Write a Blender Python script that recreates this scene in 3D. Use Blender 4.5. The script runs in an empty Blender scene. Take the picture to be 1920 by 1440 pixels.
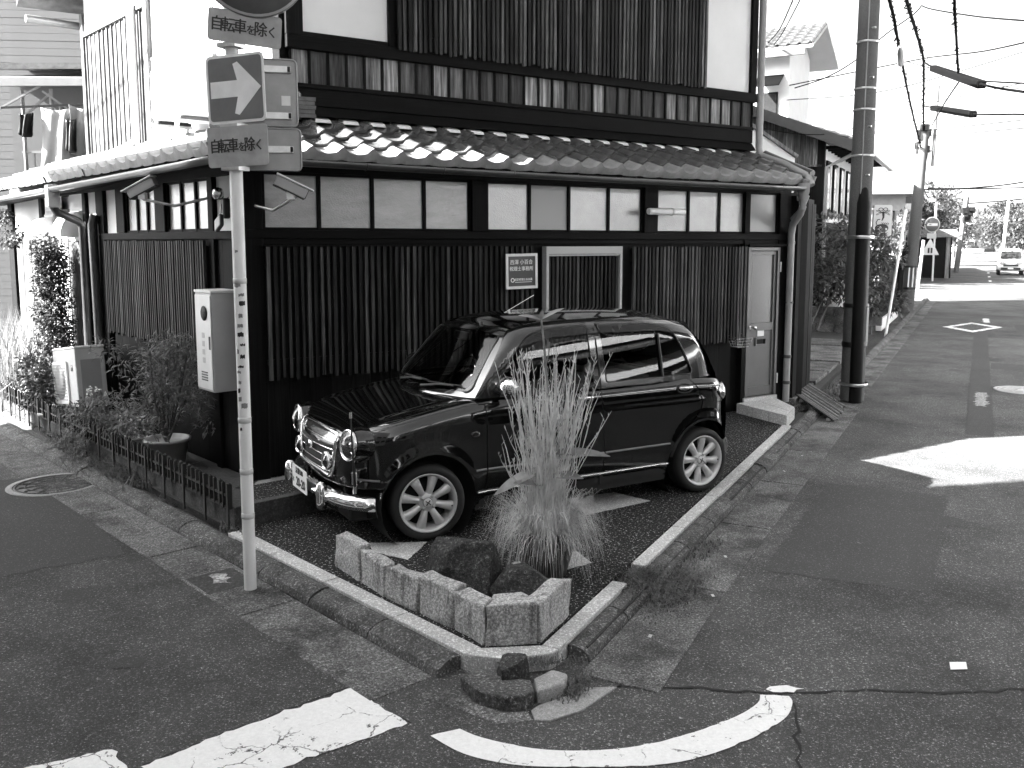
import bpy, bmesh, math, random
from mathutils import Vector, Matrix, Quaternion
from mathutils.geometry import delaunay_2d_cdt
R = math.radians
rnd = random.Random(7)
scn = bpy.context.scene
COL = scn.collection

# ------------------------------------------------------------------ camera, sky, sun, exposure
cd = bpy.data.cameras.new('camera'); cam = bpy.data.objects.new('camera', cd); COL.objects.link(cam)
cam.location = (0, 0, 2.0)
cam.rotation_euler = (R(90) - math.atan(199 / 1700), 0, 0)
cd.sensor_fit = 'HORIZONTAL'; cd.sensor_width = 36.0; cd.lens = 36.0 * 1700 / 1920
cd.shift_y = -66 / 1920
cd.clip_start = 0.05; cd.clip_end = 9000
scn.camera = cam

SUN_EL = R(31); TO_SUN = Vector((-math.cos(SUN_EL) * 0.98, -math.cos(SUN_EL) * 0.199, math.sin(SUN_EL))).normalized()
w = bpy.data.worlds.new('World'); scn.world = w; w.use_nodes = True
nt = w.node_tree; nt.nodes.clear()
sky = nt.nodes.new('ShaderNodeTexSky'); sky.sky_type = 'NISHITA'; sky.sun_disc = False
sky.sun_elevation = SUN_EL; sky.sun_rotation = math.atan2(TO_SUN.x, TO_SUN.y) % (2 * math.pi)
sky.air_density = 1.0; sky.dust_density = 4.5; sky.ozone_density = 1.0
bw = nt.nodes.new('ShaderNodeSeparateColor')   # red channel: the picture was taken in black and white with a red-filter look
bw_ = bw; bg = nt.nodes.new('ShaderNodeBackground'); wo = nt.nodes.new('ShaderNodeOutputWorld')
bg.inputs['Strength'].default_value = 0.05
nt.links.new(sky.outputs[0], bw.inputs[0]); nt.links.new(bw.outputs[0], bg.inputs[0]); nt.links.new(bg.outputs[0], wo.inputs[0])

sd = bpy.data.lights.new('sun', 'SUN'); sd.energy = 5.0; sd.angle = R(0.5); sd.color = (1, 1, 1)
sun = bpy.data.objects.new('sun', sd); COL.objects.link(sun)
sun.rotation_euler = TO_SUN.to_track_quat('Z', 'Y').to_euler(); sun.location = (-30, 0, 30)

vs = scn.view_settings
scn.display_settings.display_device = 'sRGB'
vs.view_transform = 'Standard'; vs.look = 'None'; vs.gamma = 1.0; vs.use_curve_mapping = False
vs.exposure = 4.0
scn.cycles.use_denoising = True
scn.cycles.max_bounces = 8; scn.cycles.diffuse_bounces = 4; scn.cycles.glossy_bounces = 4
scn.cycles.transparent_max_bounces = 12; scn.cycles.transmission_bounces = 6
scn.cycles.caustics_reflective = False; scn.cycles.caustics_refractive = False

# ------------------------------------------------------------------ helpers
def tag(o, label=None, cat=None, group=None, kind=None):
    if label: o['label'] = label
    if cat: o['category'] = cat
    if group: o['group'] = group
    if kind: o['kind'] = kind
    return o
def empty(name, loc=(0, 0, 0), rz=0, label=None, cat=None, group=None, parent=None):
    o = bpy.data.objects.new(name, None); COL.objects.link(o)
    o.location = loc; o.rotation_euler = (0, 0, rz); o.empty_display_size = 0.1
    if parent: o.parent = parent
    return tag(o, label, cat, group)
def link_mesh(name, me, mat, parent=None, loc=None, rot=None):
    o = bpy.data.objects.new(name, me); COL.objects.link(o)
    if mat and not me.materials: me.materials.append(mat)
    if parent: o.parent = parent
    if loc is not None: o.location = loc
    if rot is not None: o.rotation_euler = rot
    return o
def dup(o, parent=None, loc=None, rot=None):
    c = o.copy(); COL.objects.link(c)
    if parent is not None: c.parent = parent
    if loc is not None: c.location = loc
    if rot is not None: c.rotation_euler = rot
    return c
def dup_tree(o, parent=None):
    kids = [k for k in bpy.data.objects if k.parent == o]
    c = o.copy(); COL.objects.link(c); c.parent = parent
    for k in kids: dup_tree(k, c)
    return c

class MB:
    def __init__(s): s.v = []; s.f = []; s.sm = []
    def add(s, vs, fs, smooth=False):
        b = len(s.v); s.v += [tuple(v) for v in vs]
        s.f += [tuple(i + b for i in f) for f in fs]; s.sm += [smooth] * len(fs); return s
    def box(s, x0, x1, y0, y1, z0, z1, M=None):
        vs = [Vector(p) for p in ((x0,y0,z0),(x1,y0,z0),(x1,y1,z0),(x0,y1,z0),(x0,y0,z1),(x1,y0,z1),(x1,y1,z1),(x0,y1,z1))]
        if M: vs = [M @ v for v in vs]
        return s.add(vs, [(0,3,2,1),(4,5,6,7),(0,1,5,4),(1,2,6,5),(2,3,7,6),(3,0,4,7)])
    def hexa(s, p):   # 8 points: bottom 4 ccw, top 4
        return s.add(p, [(0,3,2,1),(4,5,6,7),(0,1,5,4),(1,2,6,5),(2,3,7,6),(3,0,4,7)])
    def beam(s, a, b, wd, ht, up=(0, 0, 1)):
        a = Vector(a); b = Vector(b); d = (b - a); L = d.length; d.normalize()
        u = Vector(up); x = d.cross(u)
        if x.length < 1e-4: x = d.cross(Vector((1, 0, 0)))
        x.normalize(); u = x.cross(d)
        M = Matrix((x, d, u)).transposed().to_4x4(); M.translation = a
        return s.box(-wd/2, wd/2, 0, L, -ht/2, ht/2, M)
    def tube(s, pts, r, n=8, caps=True, smooth=True):
        pts = [Vector(p) for p in pts]; rs = r if isinstance(r, (list, tuple)) else [r] * len(pts)
        base = len(s.v); prev = None; ring = []
        for i, p in enumerate(pts):
            d = (pts[min(i+1, len(pts)-1)] - pts[max(i-1, 0)])
            if d.length < 1e-9: d = Vector((0, 0, 1))
            d.normalize()
            if prev is None:
                a = Vector((0, 0, 1)) if abs(d.z) < .9 else Vector((1, 0, 0))
                x = d.cross(a).normalized()
            else:
                x = prev - d * prev.dot(d)
                x = x.normalized() if x.length > 1e-6 else d.orthogonal().normalized()
            prev = x; y = d.cross(x)
            ring.append([p + (x * math.cos(2*math.pi*k/n) + y * math.sin(2*math.pi*k/n)) * rs[i] for k in range(n)])
        vs = [q for g in ring for q in g]; fs = []
        for i in range(len(pts) - 1):
            for k in range(n):
                fs.append((i*n+k, i*n+(k+1)%n, (i+1)*n+(k+1)%n, (i+1)*n+k))
        s.add(vs, fs, smooth)
        if caps:
            m = len(pts) - 1
            s.add(ring[0], [tuple(range(n))[::-1]]); s.add(ring[m], [tuple(range(n))])
        return s
    def lathe(s, prof, n=24, M=None, smooth=True, a0=0, a1=2*math.pi):
        full = abs(a1 - a0 - 2*math.pi) < 1e-6; m = n if full else n + 1
        vs = []; fs = []
        for k in range(m):
            a = a0 + (a1-a0)*k/n
            for (r, z) in prof:
                p = Vector((r*math.cos(a), r*math.sin(a), z)); vs.append(M @ p if M else p)
        q = len(prof)
        for k in range(n):
            k2 = (k+1) % m
            for i in range(q-1): fs.append((k*q+i, k2*q+i, k2*q+i+1, k*q+i+1))
        return s.add(vs, fs, smooth)
    def prism(s, poly, z0, z1, M=None, smooth=False):
        n = len(poly)
        vs = [Vector((p[0], p[1], z0)) for p in poly] + [Vector((p[0], p[1], z1)) for p in poly]
        if M: vs = [M @ v for v in vs]
        fs = [tuple(range(n))[::-1], tuple(range(n, 2*n))] + [(i, (i+1) % n, n+(i+1) % n, n+i) for i in range(n)]
        return s.add(vs, fs, smooth)
    def grid(s, fn, nu, nv, smooth=True):
        vs = [fn(i/nu, j/nv) for i in range(nu+1) for j in range(nv+1)]
        fs = [(i*(nv+1)+j, (i+1)*(nv+1)+j, (i+1)*(nv+1)+j+1, i*(nv+1)+j+1) for i in range(nu) for j in range(nv)]
        return s.add(vs, fs, smooth)
    def mesh(s, name):
        me = bpy.data.meshes.new(name); me.from_pydata(s.v, [], s.f); me.update()
        me.polygons.foreach_set('use_smooth', s.sm); return me
    def build(s, name, mat, parent=None, loc=None, rot=None, bevel=0, label=None, cat=None, group=None, kind=None, fix=False):
        me = s.mesh(name)
        if fix:
            b = bmesh.new(); b.from_mesh(me); bmesh.ops.recalc_face_normals(b, faces=b.faces); b.to_mesh(me); b.free()
        o = link_mesh(name, me, mat, parent, loc, rot)
        if bevel:
            md = o.modifiers.new('bevel', 'BEVEL'); md.width = bevel; md.segments = 2; md.limit_method = 'ANGLE'; md.angle_limit = R(40)
        return tag(o, label, cat, group, kind)
def T(x, y, z): return Matrix.Translation((x, y, z))
def RX(d): return Matrix.Rotation(R(d), 4, 'X')
def RY(d): return Matrix.Rotation(R(d), 4, 'Y')
def RZ(d): return Matrix.Rotation(R(d), 4, 'Z')
def to_axis(d):  # matrix turning +Z onto direction d
    return Vector(d).to_track_quat('Z', 'Y').to_matrix().to_4x4()
def lerp(a, b, t): return a + (b - a) * t
def interp(tab, x):
    if x <= tab[0][0]: return tab[0][1]
    for (a, b), (c, d) in zip(tab, tab[1:]):
        if x <= c: return b + (d - b) * (x - a) / (c - a)
    return tab[-1][1]
def sinterp(tab, x):  # smooth (pchip-like)
    n = len(tab)
    if x <= tab[0][0]: return tab[0][1]
    if x >= tab[-1][0]: return tab[-1][1]
    for i in range(n-1):
        if x <= tab[i+1][0]: break
    def sl(k):
        if k == 0: return (tab[1][1]-tab[0][1])/(tab[1][0]-tab[0][0])
        if k == n-1: return (tab[-1][1]-tab[-2][1])/(tab[-1][0]-tab[-2][0])
        return (tab[k+1][1]-tab[k-1][1])/(tab[k+1][0]-tab[k-1][0])
    x0, y0 = tab[i]; x1, y1 = tab[i+1]; h = x1-x0; t = (x-x0)/h; m0 = sl(i)*h; m1 = sl(i+1)*h
    return (2*t**3-3*t*t+1)*y0 + (t**3-2*t*t+t)*m0 + (-2*t**3+3*t*t)*y1 + (t**3-t*t)*m1
def catmull(pts, k=6, closed=False):
    pts = [Vector(p) for p in pts]; out = []; n = len(pts)
    rng = range(n) if closed else range(n-1)
    for i in rng:
        if closed: a, b, c, d = pts[i-1], pts[i], pts[(i+1) % n], pts[(i+2) % n]
        else: a, b, c, d = pts[max(i-1, 0)], pts[i], pts[i+1], pts[min(i+2, n-1)]
        for j in range(k):
            t = j/k
            out.append(0.5*((2*b)+(c-a)*t+(2*a-5*b+4*c-d)*t*t+(3*b-a-3*c+d)*t**3))
    if not closed: out.append(pts[-1])
    return out
def roundrect(w_, h_, r, k=4):
    out = []
    for cx, cy, a in ((w_/2-r, h_/2-r, 0), (-w_/2+r, h_/2-r, 90), (-w_/2+r, -h_/2+r, 180), (w_/2-r, -h_/2+r, 270)):
        for j in range(k+1):
            t = R(a+90*j/k); out.append((cx+r*math.cos(t), cy+r*math.sin(t)))
    return out
def text_mesh(name, body, size, mat, M, parent=None, depth=0.001, align='CENTER', bold=0.0, xs=1.0):
    cu = bpy.data.curves.new(name, 'FONT'); cu.body = body; cu.size = size; cu.align_x = align; cu.align_y = 'CENTER'
    cu.extrude = depth; cu.offset = bold; cu.resolution_u = 3
    ob = bpy.data.objects.new(name, cu); COL.objects.link(ob)
    dg = bpy.context.evaluated_depsgraph_get()
    me = bpy.data.meshes.new_from_object(ob.evaluated_get(dg)); bpy.data.objects.remove(ob)
    me.transform(M @ Matrix.Diagonal((xs, 1, 1, 1))); me.name = name; me.materials.clear(); me.materials.append(mat)
    return link_mesh(name, me, mat, parent)

# ------------------------------------------------------------------ materials (grey values: the photograph is black and white)
class NT:
    def __init__(s, name):
        s.m = bpy.data.materials.new(name); s.m.use_nodes = True; s.t = s.m.node_tree
        s.b = s.t.nodes['Principled BSDF']; s.out = s.t.nodes['Material Output']
    def n(s, typ, **kw):
        x = s.t.nodes.new(typ)
        for k, v in kw.items(): setattr(x, k, v)
        return x
    def l(s, a, b): s.t.links.new(a, b)
    def coord(s, kind='Object', scale=(1, 1, 1)):
        tc = s.n('ShaderNodeTexCoord'); mp = s.n('ShaderNodeMapping'); mp.inputs['Scale'].default_value = scale
        s.l(tc.outputs[kind], mp.inputs[0]); return mp.outputs[0]
    def noise(s, co, scale, detail=4, rough=.55):
        x = s.n('ShaderNodeTexNoise'); x.inputs['Scale'].default_value = scale; x.inputs['Detail'].default_value = detail
        x.inputs['Roughness'].default_value = rough; s.l(co, x.inputs['Vector']); return x.outputs['Fac']
    def ramp(s, fac, stops):
        x = s.n('ShaderNodeValToRGB'); e = x.color_ramp.elements
        while len(e) < len(stops): e.new(.5)
        for i, (p, v) in enumerate(stops): e[i].position = p; e[i].color = (v, v, v, 1)
        s.l(fac, x.inputs[0]); return x.outputs[0]
    def math(s, op, a, b=None):
        x = s.n('ShaderNodeMath', operation=op)
        for i, q in enumerate((a, b)):
            if q is None: continue
            if isinstance(q, (int, float)): x.inputs[i].default_value = q
            else: s.l(q, x.inputs[i])
        return x.outputs[0]
    def mix(s, fac, a, b):
        x = s.n('ShaderNodeMix', data_type='RGBA')
        for i, q in ((0, fac), (6, a), (7, b)):
            if isinstance(q, (int, float)):
                x.inputs[i].default_value = q if i == 0 else (q, q, q, 1)
            else: s.l(q, x.inputs[i])
        return x.outputs[2]
    def bump(s, h, strength=.3, dist=.01):
        x = s.n('ShaderNodeBump'); x.inputs['Strength'].default_value = strength; x.inputs['Distance'].default_value = dist
        s.l(h, x.inputs['Height']); s.l(x.outputs[0], s.b.inputs['Normal']); return x
    def base(s, c):
        if isinstance(c, (int, float)): s.b.inputs['Base Color'].default_value = (c, c, c, 1)
        else: s.l(c, s.b.inputs['Base Color'])
    def set(s, **kw):
        for k, v in kw.items(): s.b.inputs[k.replace('_', ' ')].default_value = v
        return s
def plain(name, c, rough=.5, metal=0, var=.0, scale=12, bump=0, spec=.5, coat=0):
    q = NT(name); q.set(Roughness=rough, Metallic=metal); q.b.inputs['Specular IOR Level'].default_value = spec
    if coat: q.b.inputs['Coat Weight'].default_value = coat; q.b.inputs['Coat Roughness'].default_value = .03
    if var or bump:
        co = q.coord(); nz = q.noise(co, scale, 6, .6)
        q.base(q.ramp(nz, [(.25, max(c*(1-var), .0005)), (.75, c*(1+var))]))
        if bump: q.bump(nz, bump, .01)
    else: q.base(c)
    return q.m
def wood(name, lo, hi, rand=.6, rough=.65, axis='Z', gscale=60, spec=.25):
    q = NT(name); q.set(Roughness=rough); q.b.inputs['Specular IOR Level'].default_value = spec
    sc = {'Z': (gscale, gscale, 1.6), 'X': (1.6, gscale, gscale), 'Y': (gscale, 1.6, gscale)}[axis]
    oi = q.n('ShaderNodeObjectInfo')
    tc = q.n('ShaderNodeTexCoord'); mp = q.n('ShaderNodeMapping'); mp.inputs['Scale'].default_value = sc
    off = q.n('ShaderNodeVectorMath', operation='ADD'); sc2 = q.n('ShaderNodeVectorMath', operation='SCALE')
    q.l(oi.outputs['Random'], sc2.inputs[0]); sc2.inputs['Scale'].default_value = 37.0
    q.l(tc.outputs['Object'], mp.inputs[0]); q.l(mp.outputs[0], off.inputs[0]); q.l(sc2.outputs[0], off.inputs[1])
    g = q.noise(off.outputs[0], 1.0, 7, .65)
    co2 = q.coord('Object', (5, 5, 2)); patch = q.noise(co2, 1.2, 4, .6)
    c = q.ramp(g, [(.32, lo), (.5, lerp(lo, hi, .35)), (.72, hi)])
    k = q.math('ADD', q.math('MULTIPLY', q.math('POWER', oi.outputs['Random'], 2.2), rand*2.4), 1-rand*.62)
    k2 = q.math('MULTIPLY', k, q.math('ADD', q.math('MULTIPLY', patch, 1.2), .4))
    q.base(q.mix(1.0, c, c)); mx = q.n('ShaderNodeVectorMath', operation='SCALE')
    q.l(c, mx.inputs[0]); q.l(k2, mx.inputs['Scale']); q.l(mx.outputs[0], q.b.inputs['Base Color'])
    q.bump(g, .35, .004); return q.m
def speckle(name, dark, light, scale, thr=.62, soft=.08, rough=.85, stain=.35, bump=.5, big=.7, mid=None, spec=.3, dirt=0, fine_c=.28):
    q = NT(name); q.set(Roughness=rough); q.b.inputs['Specular IOR Level'].default_value = spec
    co = q.coord(); n1 = q.noise(co, scale, 3, .7); n2 = q.noise(co, scale*2.7, 2, .6); st = q.noise(co, big, 5, .6); st2 = q.noise(co, big*6, 5, .65)
    sp = q.ramp(n1, [(thr-soft, dark), (thr+soft*.2, mid if mid else lerp(dark, light, .35)), (thr+soft, light)])
    fine = q.ramp(n2, [(.3, 1-fine_c), (.7, 1+fine_c)])
    s2 = q.math('ADD', q.math('MULTIPLY', q.math('ADD', q.math('MULTIPLY', st, .65), q.math('MULTIPLY', st2, .35)), 2*stain), 1-stain)
    m1 = q.n('ShaderNodeVectorMath', operation='MULTIPLY'); q.l(sp, m1.inputs[0]); q.l(fine, m1.inputs[1])
    m2 = q.n('ShaderNodeVectorMath', operation='SCALE'); q.l(m1.outputs[0], m2.inputs[0]); q.l(s2, m2.inputs['Scale'])
    if dirt:
        dn = q.noise(co, big*2.3, 8, .72); dr = q.ramp(dn, [(.44, 1.0), (.62, 1-dirt)])
        m3 = q.n('ShaderNodeVectorMath', operation='MULTIPLY'); q.l(m2.outputs[0], m3.inputs[0]); q.l(dr, m3.inputs[1]); m2 = m3
    q.l(m2.outputs[0], q.b.inputs['Base Color'])
    q.bump(q.math('ADD', n1, q.math('MULTIPLY', n2, .5)), bump, .006); return q.m
def foliage(name, c, trans=.35, rough=.5):
    q = NT(name); oi = q.n('ShaderNodeObjectInfo'); co = q.coord(); nz = q.noise(co, 9, 3)
    col = q.ramp(nz, [(.3, c*.55), (.7, c*1.5)]); q.base(col); q.set(Roughness=rough)
    tr = q.n('ShaderNodeBsdfTranslucent'); q.l(col, tr.inputs[0]); mx = q.n('ShaderNodeMixShader'); mx.inputs[0].default_value = trans
    q.l(q.b.outputs[0], mx.inputs[1]); q.l(tr.outputs[0], mx.inputs[2]); q.l(mx.outputs[0], q.out.inputs[0]); return q.m
def glass(name, tint=.5, rough=.0, ior=1.5, boost=1.0):
    q = NT(name); tr = q.n('ShaderNodeBsdfTransparent'); tr.inputs[0].default_value = (tint, tint, tint, 1)
    gl = q.n('ShaderNodeBsdfGlossy'); gl.inputs['Roughness'].default_value = rough
    fr = q.n('ShaderNodeFresnel'); fr.inputs[0].default_value = ior
    mx = q.n('ShaderNodeMixShader'); q.l(q.math('MULTIPLY', fr.outputs[0], boost), mx.inputs[0])
    q.l(tr.outputs[0], mx.inputs[1]); q.l(gl.outputs[0], mx.inputs[2]); q.l(mx.outputs[0], q.out.inputs[0]); return q.m

def streaked(name, m):
    # dark rain streaks running down the stone, with a shape of their own
    t = m.node_tree; b = t.nodes['Principled BSDF']; src = b.inputs['Base Color'].links[0].from_socket
    tc = t.nodes.new('ShaderNodeTexCoord'); mp = t.nodes.new('ShaderNodeMapping'); mp.inputs['Scale'].default_value = (22, 22, 3.0); nz = t.nodes.new('ShaderNodeTexNoise'); nz.inputs['Scale'].default_value = 1.0; nz.inputs['Detail'].default_value = 5
    rp = t.nodes.new('ShaderNodeValToRGB'); rp.color_ramp.elements[0].position = .54; rp.color_ramp.elements[0].color = (1, 1, 1, 1); rp.color_ramp.elements[1].position = .72; rp.color_ramp.elements[1].color = (.25, .25, .25, 1)
    mu = t.nodes.new('ShaderNodeVectorMath'); mu.operation = 'MULTIPLY'
    t.links.new(tc.outputs['Object'], mp.inputs[0]); t.links.new(mp.outputs[0], nz.inputs['Vector']); t.links.new(nz.outputs['Fac'], rp.inputs[0]); t.links.new(src, mu.inputs[0]); t.links.new(rp.outputs[0], mu.inputs[1]); t.links.new(mu.outputs[0], b.inputs['Base Color']); return m
M_ = {}
M_['asphalt'] = speckle('asphalt', .064, .50, 92, thr=.59, soft=.10, stain=.95, bump=1.0, big=.26, mid=.125, dirt=.5, fine_c=.6)
M_['asphalt_patch'] = speckle('asphalt_patch', .045, .22, 80, thr=.62, soft=.07, stain=.35, bump=.6, big=.8, mid=.08)
M_['pebble'] = speckle('exposed_pebble', .004, .60, 58, thr=.59, soft=.055, stain=.45, bump=1.0, big=.6, mid=.05)
M_['granite'] = speckle('granite', .38, .80, 90, thr=.5, soft=.12, stain=.35, bump=.35, big=2.2, mid=.42)
M_['granite_rough'] = streaked('granite_rough', speckle('granite_rough', .16, .60, 80, thr=.48, soft=.16, stain=.6, bump=1.0, big=2.4, mid=.34))
M_['rock_dark'] = speckle('rock_dark', .012, .24, 60, thr=.52, soft=.24, stain=.95, bump=.8, big=4.5, mid=.055, dirt=.6, fine_c=.6)
M_['kerb'] = speckle('kerb_concrete', .06, .46, 75, thr=.55, soft=.15, dirt=.6, stain=.85, bump=.9, big=2.0, mid=.13)
M_['slab'] = speckle('gutter_concrete', .075, .50, 85, thr=.56, soft=.14, stain=.8, bump=.8, big=.9, mid=.20, dirt=.68, fine_c=.45)
M_['concrete'] = speckle('concrete', .22, .36, 60, thr=.5, soft=.2, stain=.4, bump=.35, big=1.0, mid=.29)
M_['concrete_dark'] = speckle('concrete_dark', .03, .10, 50, thr=.5, soft=.2, stain=.7, bump=.4, big=2.0, mid=.05)
M_['pole_concrete'] = speckle('pole_concrete', .07, .15, 120, thr=.5, soft=.2, stain=.3, bump=.25, big=.6, mid=.10)
M_['line'] = None
def road_paint():
    q = NT('road_paint'); q.set(Roughness=.7); co = q.coord()
    n1 = q.noise(co, 3.2, 8, .72); n2 = q.noise(co, 60, 4, .7); n3 = q.noise(co, 15, 5, .7)
    wear = q.math('ADD', q.math('MULTIPLY', n1, .55), q.math('MULTIPLY', n3, .45))
    m = q.ramp(q.math('ADD', wear, q.math('MULTIPLY', n2, .12)), [(.645, 0), (.665, 1)])
    vo = q.n('ShaderNodeTexVoronoi', feature='DISTANCE_TO_EDGE'); vo.inputs['Scale'].default_value = 3.1
    wco = q.n('ShaderNodeVectorMath', operation='ADD'); ns = q.n('ShaderNodeTexNoise'); ns.inputs['Scale'].default_value = 9; ns.inputs['Detail'].default_value = 5
    scl = q.n('ShaderNodeVectorMath', operation='SCALE'); scl.inputs['Scale'].default_value = .12
    q.l(co, ns.inputs['Vector']); q.l(ns.outputs['Color'], scl.inputs[0]); q.l(co, wco.inputs[0]); q.l(scl.outputs[0], wco.inputs[1]); q.l(wco.outputs[0], vo.inputs['Vector'])
    crack = q.ramp(vo.outputs['Distance'], [(.003, 1), (.010, 0)])
    cm = q.math('MULTIPLY', crack, q.ramp(n1, [(.48, 0), (.56, 1)]))
    q.base(q.mix(q.math('MAXIMUM', m, cm), q.ramp(n2, [(.3, .70), (.7, .84)]), .05)); q.bump(n2, .3, .004); return q.m
M_['paint'] = road_paint()
M_['paint_old'] = speckle('road_paint_worn', .10, .6, 40, thr=.5, soft=.15, stain=.5, bump=.3, mid=.3)
M_['wood_dark'] = wood('wood_charred', .0008, .007, .6, spec=.08)
M_['wood_slat'] = wood('wood_slat', .002, .060, .99, gscale=45, spec=.12)
M_['wood_slat_up'] = wood('wood_slat_upper', .003, .10, .99, gscale=45, spec=.12)
M_['wood_beam'] = wood('wood_beam', .0008, .006, .3, axis='X', spec=.08)
M_['wood_beam_y'] = wood('wood_beam_side', .0008, .006, .3, axis='Y', spec=.08)
M_['wood_band'] = wood('wood_band', .004, .24, .9, gscale=30)
M_['wood_grey'] = wood('wood_weathered', .03, .20, .7, gscale=40)
M_['wood_pale'] = wood('wood_pale_boards', .025, .12, .6, gscale=30)
M_['wood_sun'] = wood('wood_sunned_boards', .012, .12, .6, gscale=26)
M_['plaster'] = plain('plaster_white', .66, .8, var=.05, scale=3, bump=.08)
M_['plaster_grey'] = plain('plaster_grey', .45, .8, var=.06, scale=3)
M_['white'] = plain('white_paint', .76, .45, var=.05, scale=8)
M_['cream'] = plain('cream_metal', .50, .4, var=.08, scale=5)
M_['beige'] = plain('beige_metal', .30, .42, var=.10, scale=4)
M_['alu'] = plain('aluminium', .24, .38, metal=.4, var=.1, scale=6)
M_['door_alu'] = plain('door_aluminium', .10, .4, metal=.4, var=.1, scale=6)
M_['door_panel'] = plain('door_panel_grey', .085, .45, var=.15, scale=4)
M_['siding'] = plain('siding_grey', .075, .8, var=.08, scale=3)
M_['dull_white'] = plain('weathered_white', .16, .7, var=.15, scale=6)
M_['laundry'] = plain('laundry_cloth', .22, .9, var=.1, scale=6)
M_['steel'] = plain('galvanised_steel', .5, .32, metal=.85, var=.15, scale=20)
M_['gutter'] = plain('gutter_metal', .09, .3, metal=.6, var=.2, scale=6)
M_['pipe'] = plain('pipe_plastic', .27, .45, var=.18, scale=4)
M_['pipe_dark'] = plain('pipe_dark', .035, .4, var=.2, scale=6)
M_['black'] = plain('black_paint', .004, .6, spec=.15)
M_['iron'] = plain('black_iron', .014, .45, var=.3, scale=30)
M_['rubber'] = plain('rubber', .012, .75, var=.2, scale=40)
M_['matte_black'] = plain('matte_black', .006, .8)
M_['ink'] = plain('sign_ink', .02, .6)
M_['sign_white'] = plain('sign_white', .66, .45, var=.12, scale=9)
M_['sign_grey'] = plain('sign_blue_face', .12, .42, var=.22, scale=7)
M_['sign_back'] = plain('sign_back_metal', .22, .35, metal=.6, var=.25, scale=5)
M_['sign_plate'] = plain('sign_plate_grey', .30, .5, var=.2, scale=12)
M_['pot'] = plain('pot_pale', .32, .6, var=.15, scale=5)
M_['pot_dark'] = plain('pot_dark', .05, .5, var=.3, scale=9)
M_['soil'] = plain('soil', .03, .95, var=.6, scale=40, bump=.8)
M_['leaf'] = foliage('leaf', .13)
M_['leaf_far'] = foliage('leaf_far', .035, .3)
M_['leaf_dark'] = foliage('leaf_dark', .075, .3)
M_['leaf_light'] = foliage('leaf_light', .24, .4)
M_['straw'] = foliage('grass_straw', .50, .35, .6)
M_['straw_dark'] = foliage('grass_green', .26, .35, .6)
M_['bark'] = plain('bark', .06, .9, var=.5, scale=25, bump=.6)
M_['moss'] = foliage('moss_weeds', .11, .25)
M_['flower'] = foliage('flower_white', .7, .3)
M_['chrome'] = plain('chrome', .82, .05, metal=1)
M_['alloy'] = plain('alloy_wheel', .62, .35, metal=.35)
M_['carpaint'] = plain('car_paint_black', .0016, .12, spec=.5, coat=1.0)
M_['trim'] = plain('black_trim', .006, .45)
M_['carglass'] = glass('car_glass', .40, 0, 1.5, 1.0)
M_['visor'] = glass('visor_acrylic', .35, .02, 1.5, 1.2)
M_['lens'] = glass('lamp_lens', .85, .02, 1.5, 1.6)
M_['lamp_in'] = plain('lamp_reflector', .7, .18, metal=.9, var=.2, scale=40)
M_['interior'] = plain('car_interior', .03, .8)
M_['seat'] = plain('seat_cloth', .06, .9, var=.3, scale=60)
M_['screen'] = plain('sunshade', .62, .6)
M_['plate'] = plain('plate_white', .74, .5)
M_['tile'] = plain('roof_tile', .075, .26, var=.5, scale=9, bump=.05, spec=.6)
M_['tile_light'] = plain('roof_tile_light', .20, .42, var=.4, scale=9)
M_['cable'] = plain('cable', .002, .9, spec=.05)
M_['brick'] = plain('brick_pale', .30, .85, var=.3, scale=7)
M_['hill'] = plain('hill_forest', .02, .95, var=.4, scale=.01)
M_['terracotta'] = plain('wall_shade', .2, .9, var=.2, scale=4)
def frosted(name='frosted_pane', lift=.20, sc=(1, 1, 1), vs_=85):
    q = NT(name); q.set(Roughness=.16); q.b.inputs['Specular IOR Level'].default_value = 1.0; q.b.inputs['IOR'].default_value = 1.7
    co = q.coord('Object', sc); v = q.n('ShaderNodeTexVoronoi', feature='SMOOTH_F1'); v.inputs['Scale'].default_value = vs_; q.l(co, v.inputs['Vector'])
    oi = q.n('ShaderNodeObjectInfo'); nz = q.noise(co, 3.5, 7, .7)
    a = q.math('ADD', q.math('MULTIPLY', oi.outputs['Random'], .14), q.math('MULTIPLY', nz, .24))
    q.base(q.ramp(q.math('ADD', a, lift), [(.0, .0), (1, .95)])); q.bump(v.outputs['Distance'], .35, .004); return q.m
M_['frost'] = frosted()
M_['frost_ripple_dimmed'] = frosted('rippled_pane_dimmed', .09, (1, 1, 3.2), 60)  # rippled glass; its darker base colour stands in for a dimmer reflection
M_['pane_plain'] = plain('plain_pane', .30, .25, spec=.6)
M_['pane_door'] = plain('door_pane_frosted', .085, .22, var=.1, scale=60, bump=.08, spec=.8)
M_['pane_dark'] = plain('dark_window_pane', .02, .08, spec=.8)
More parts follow.
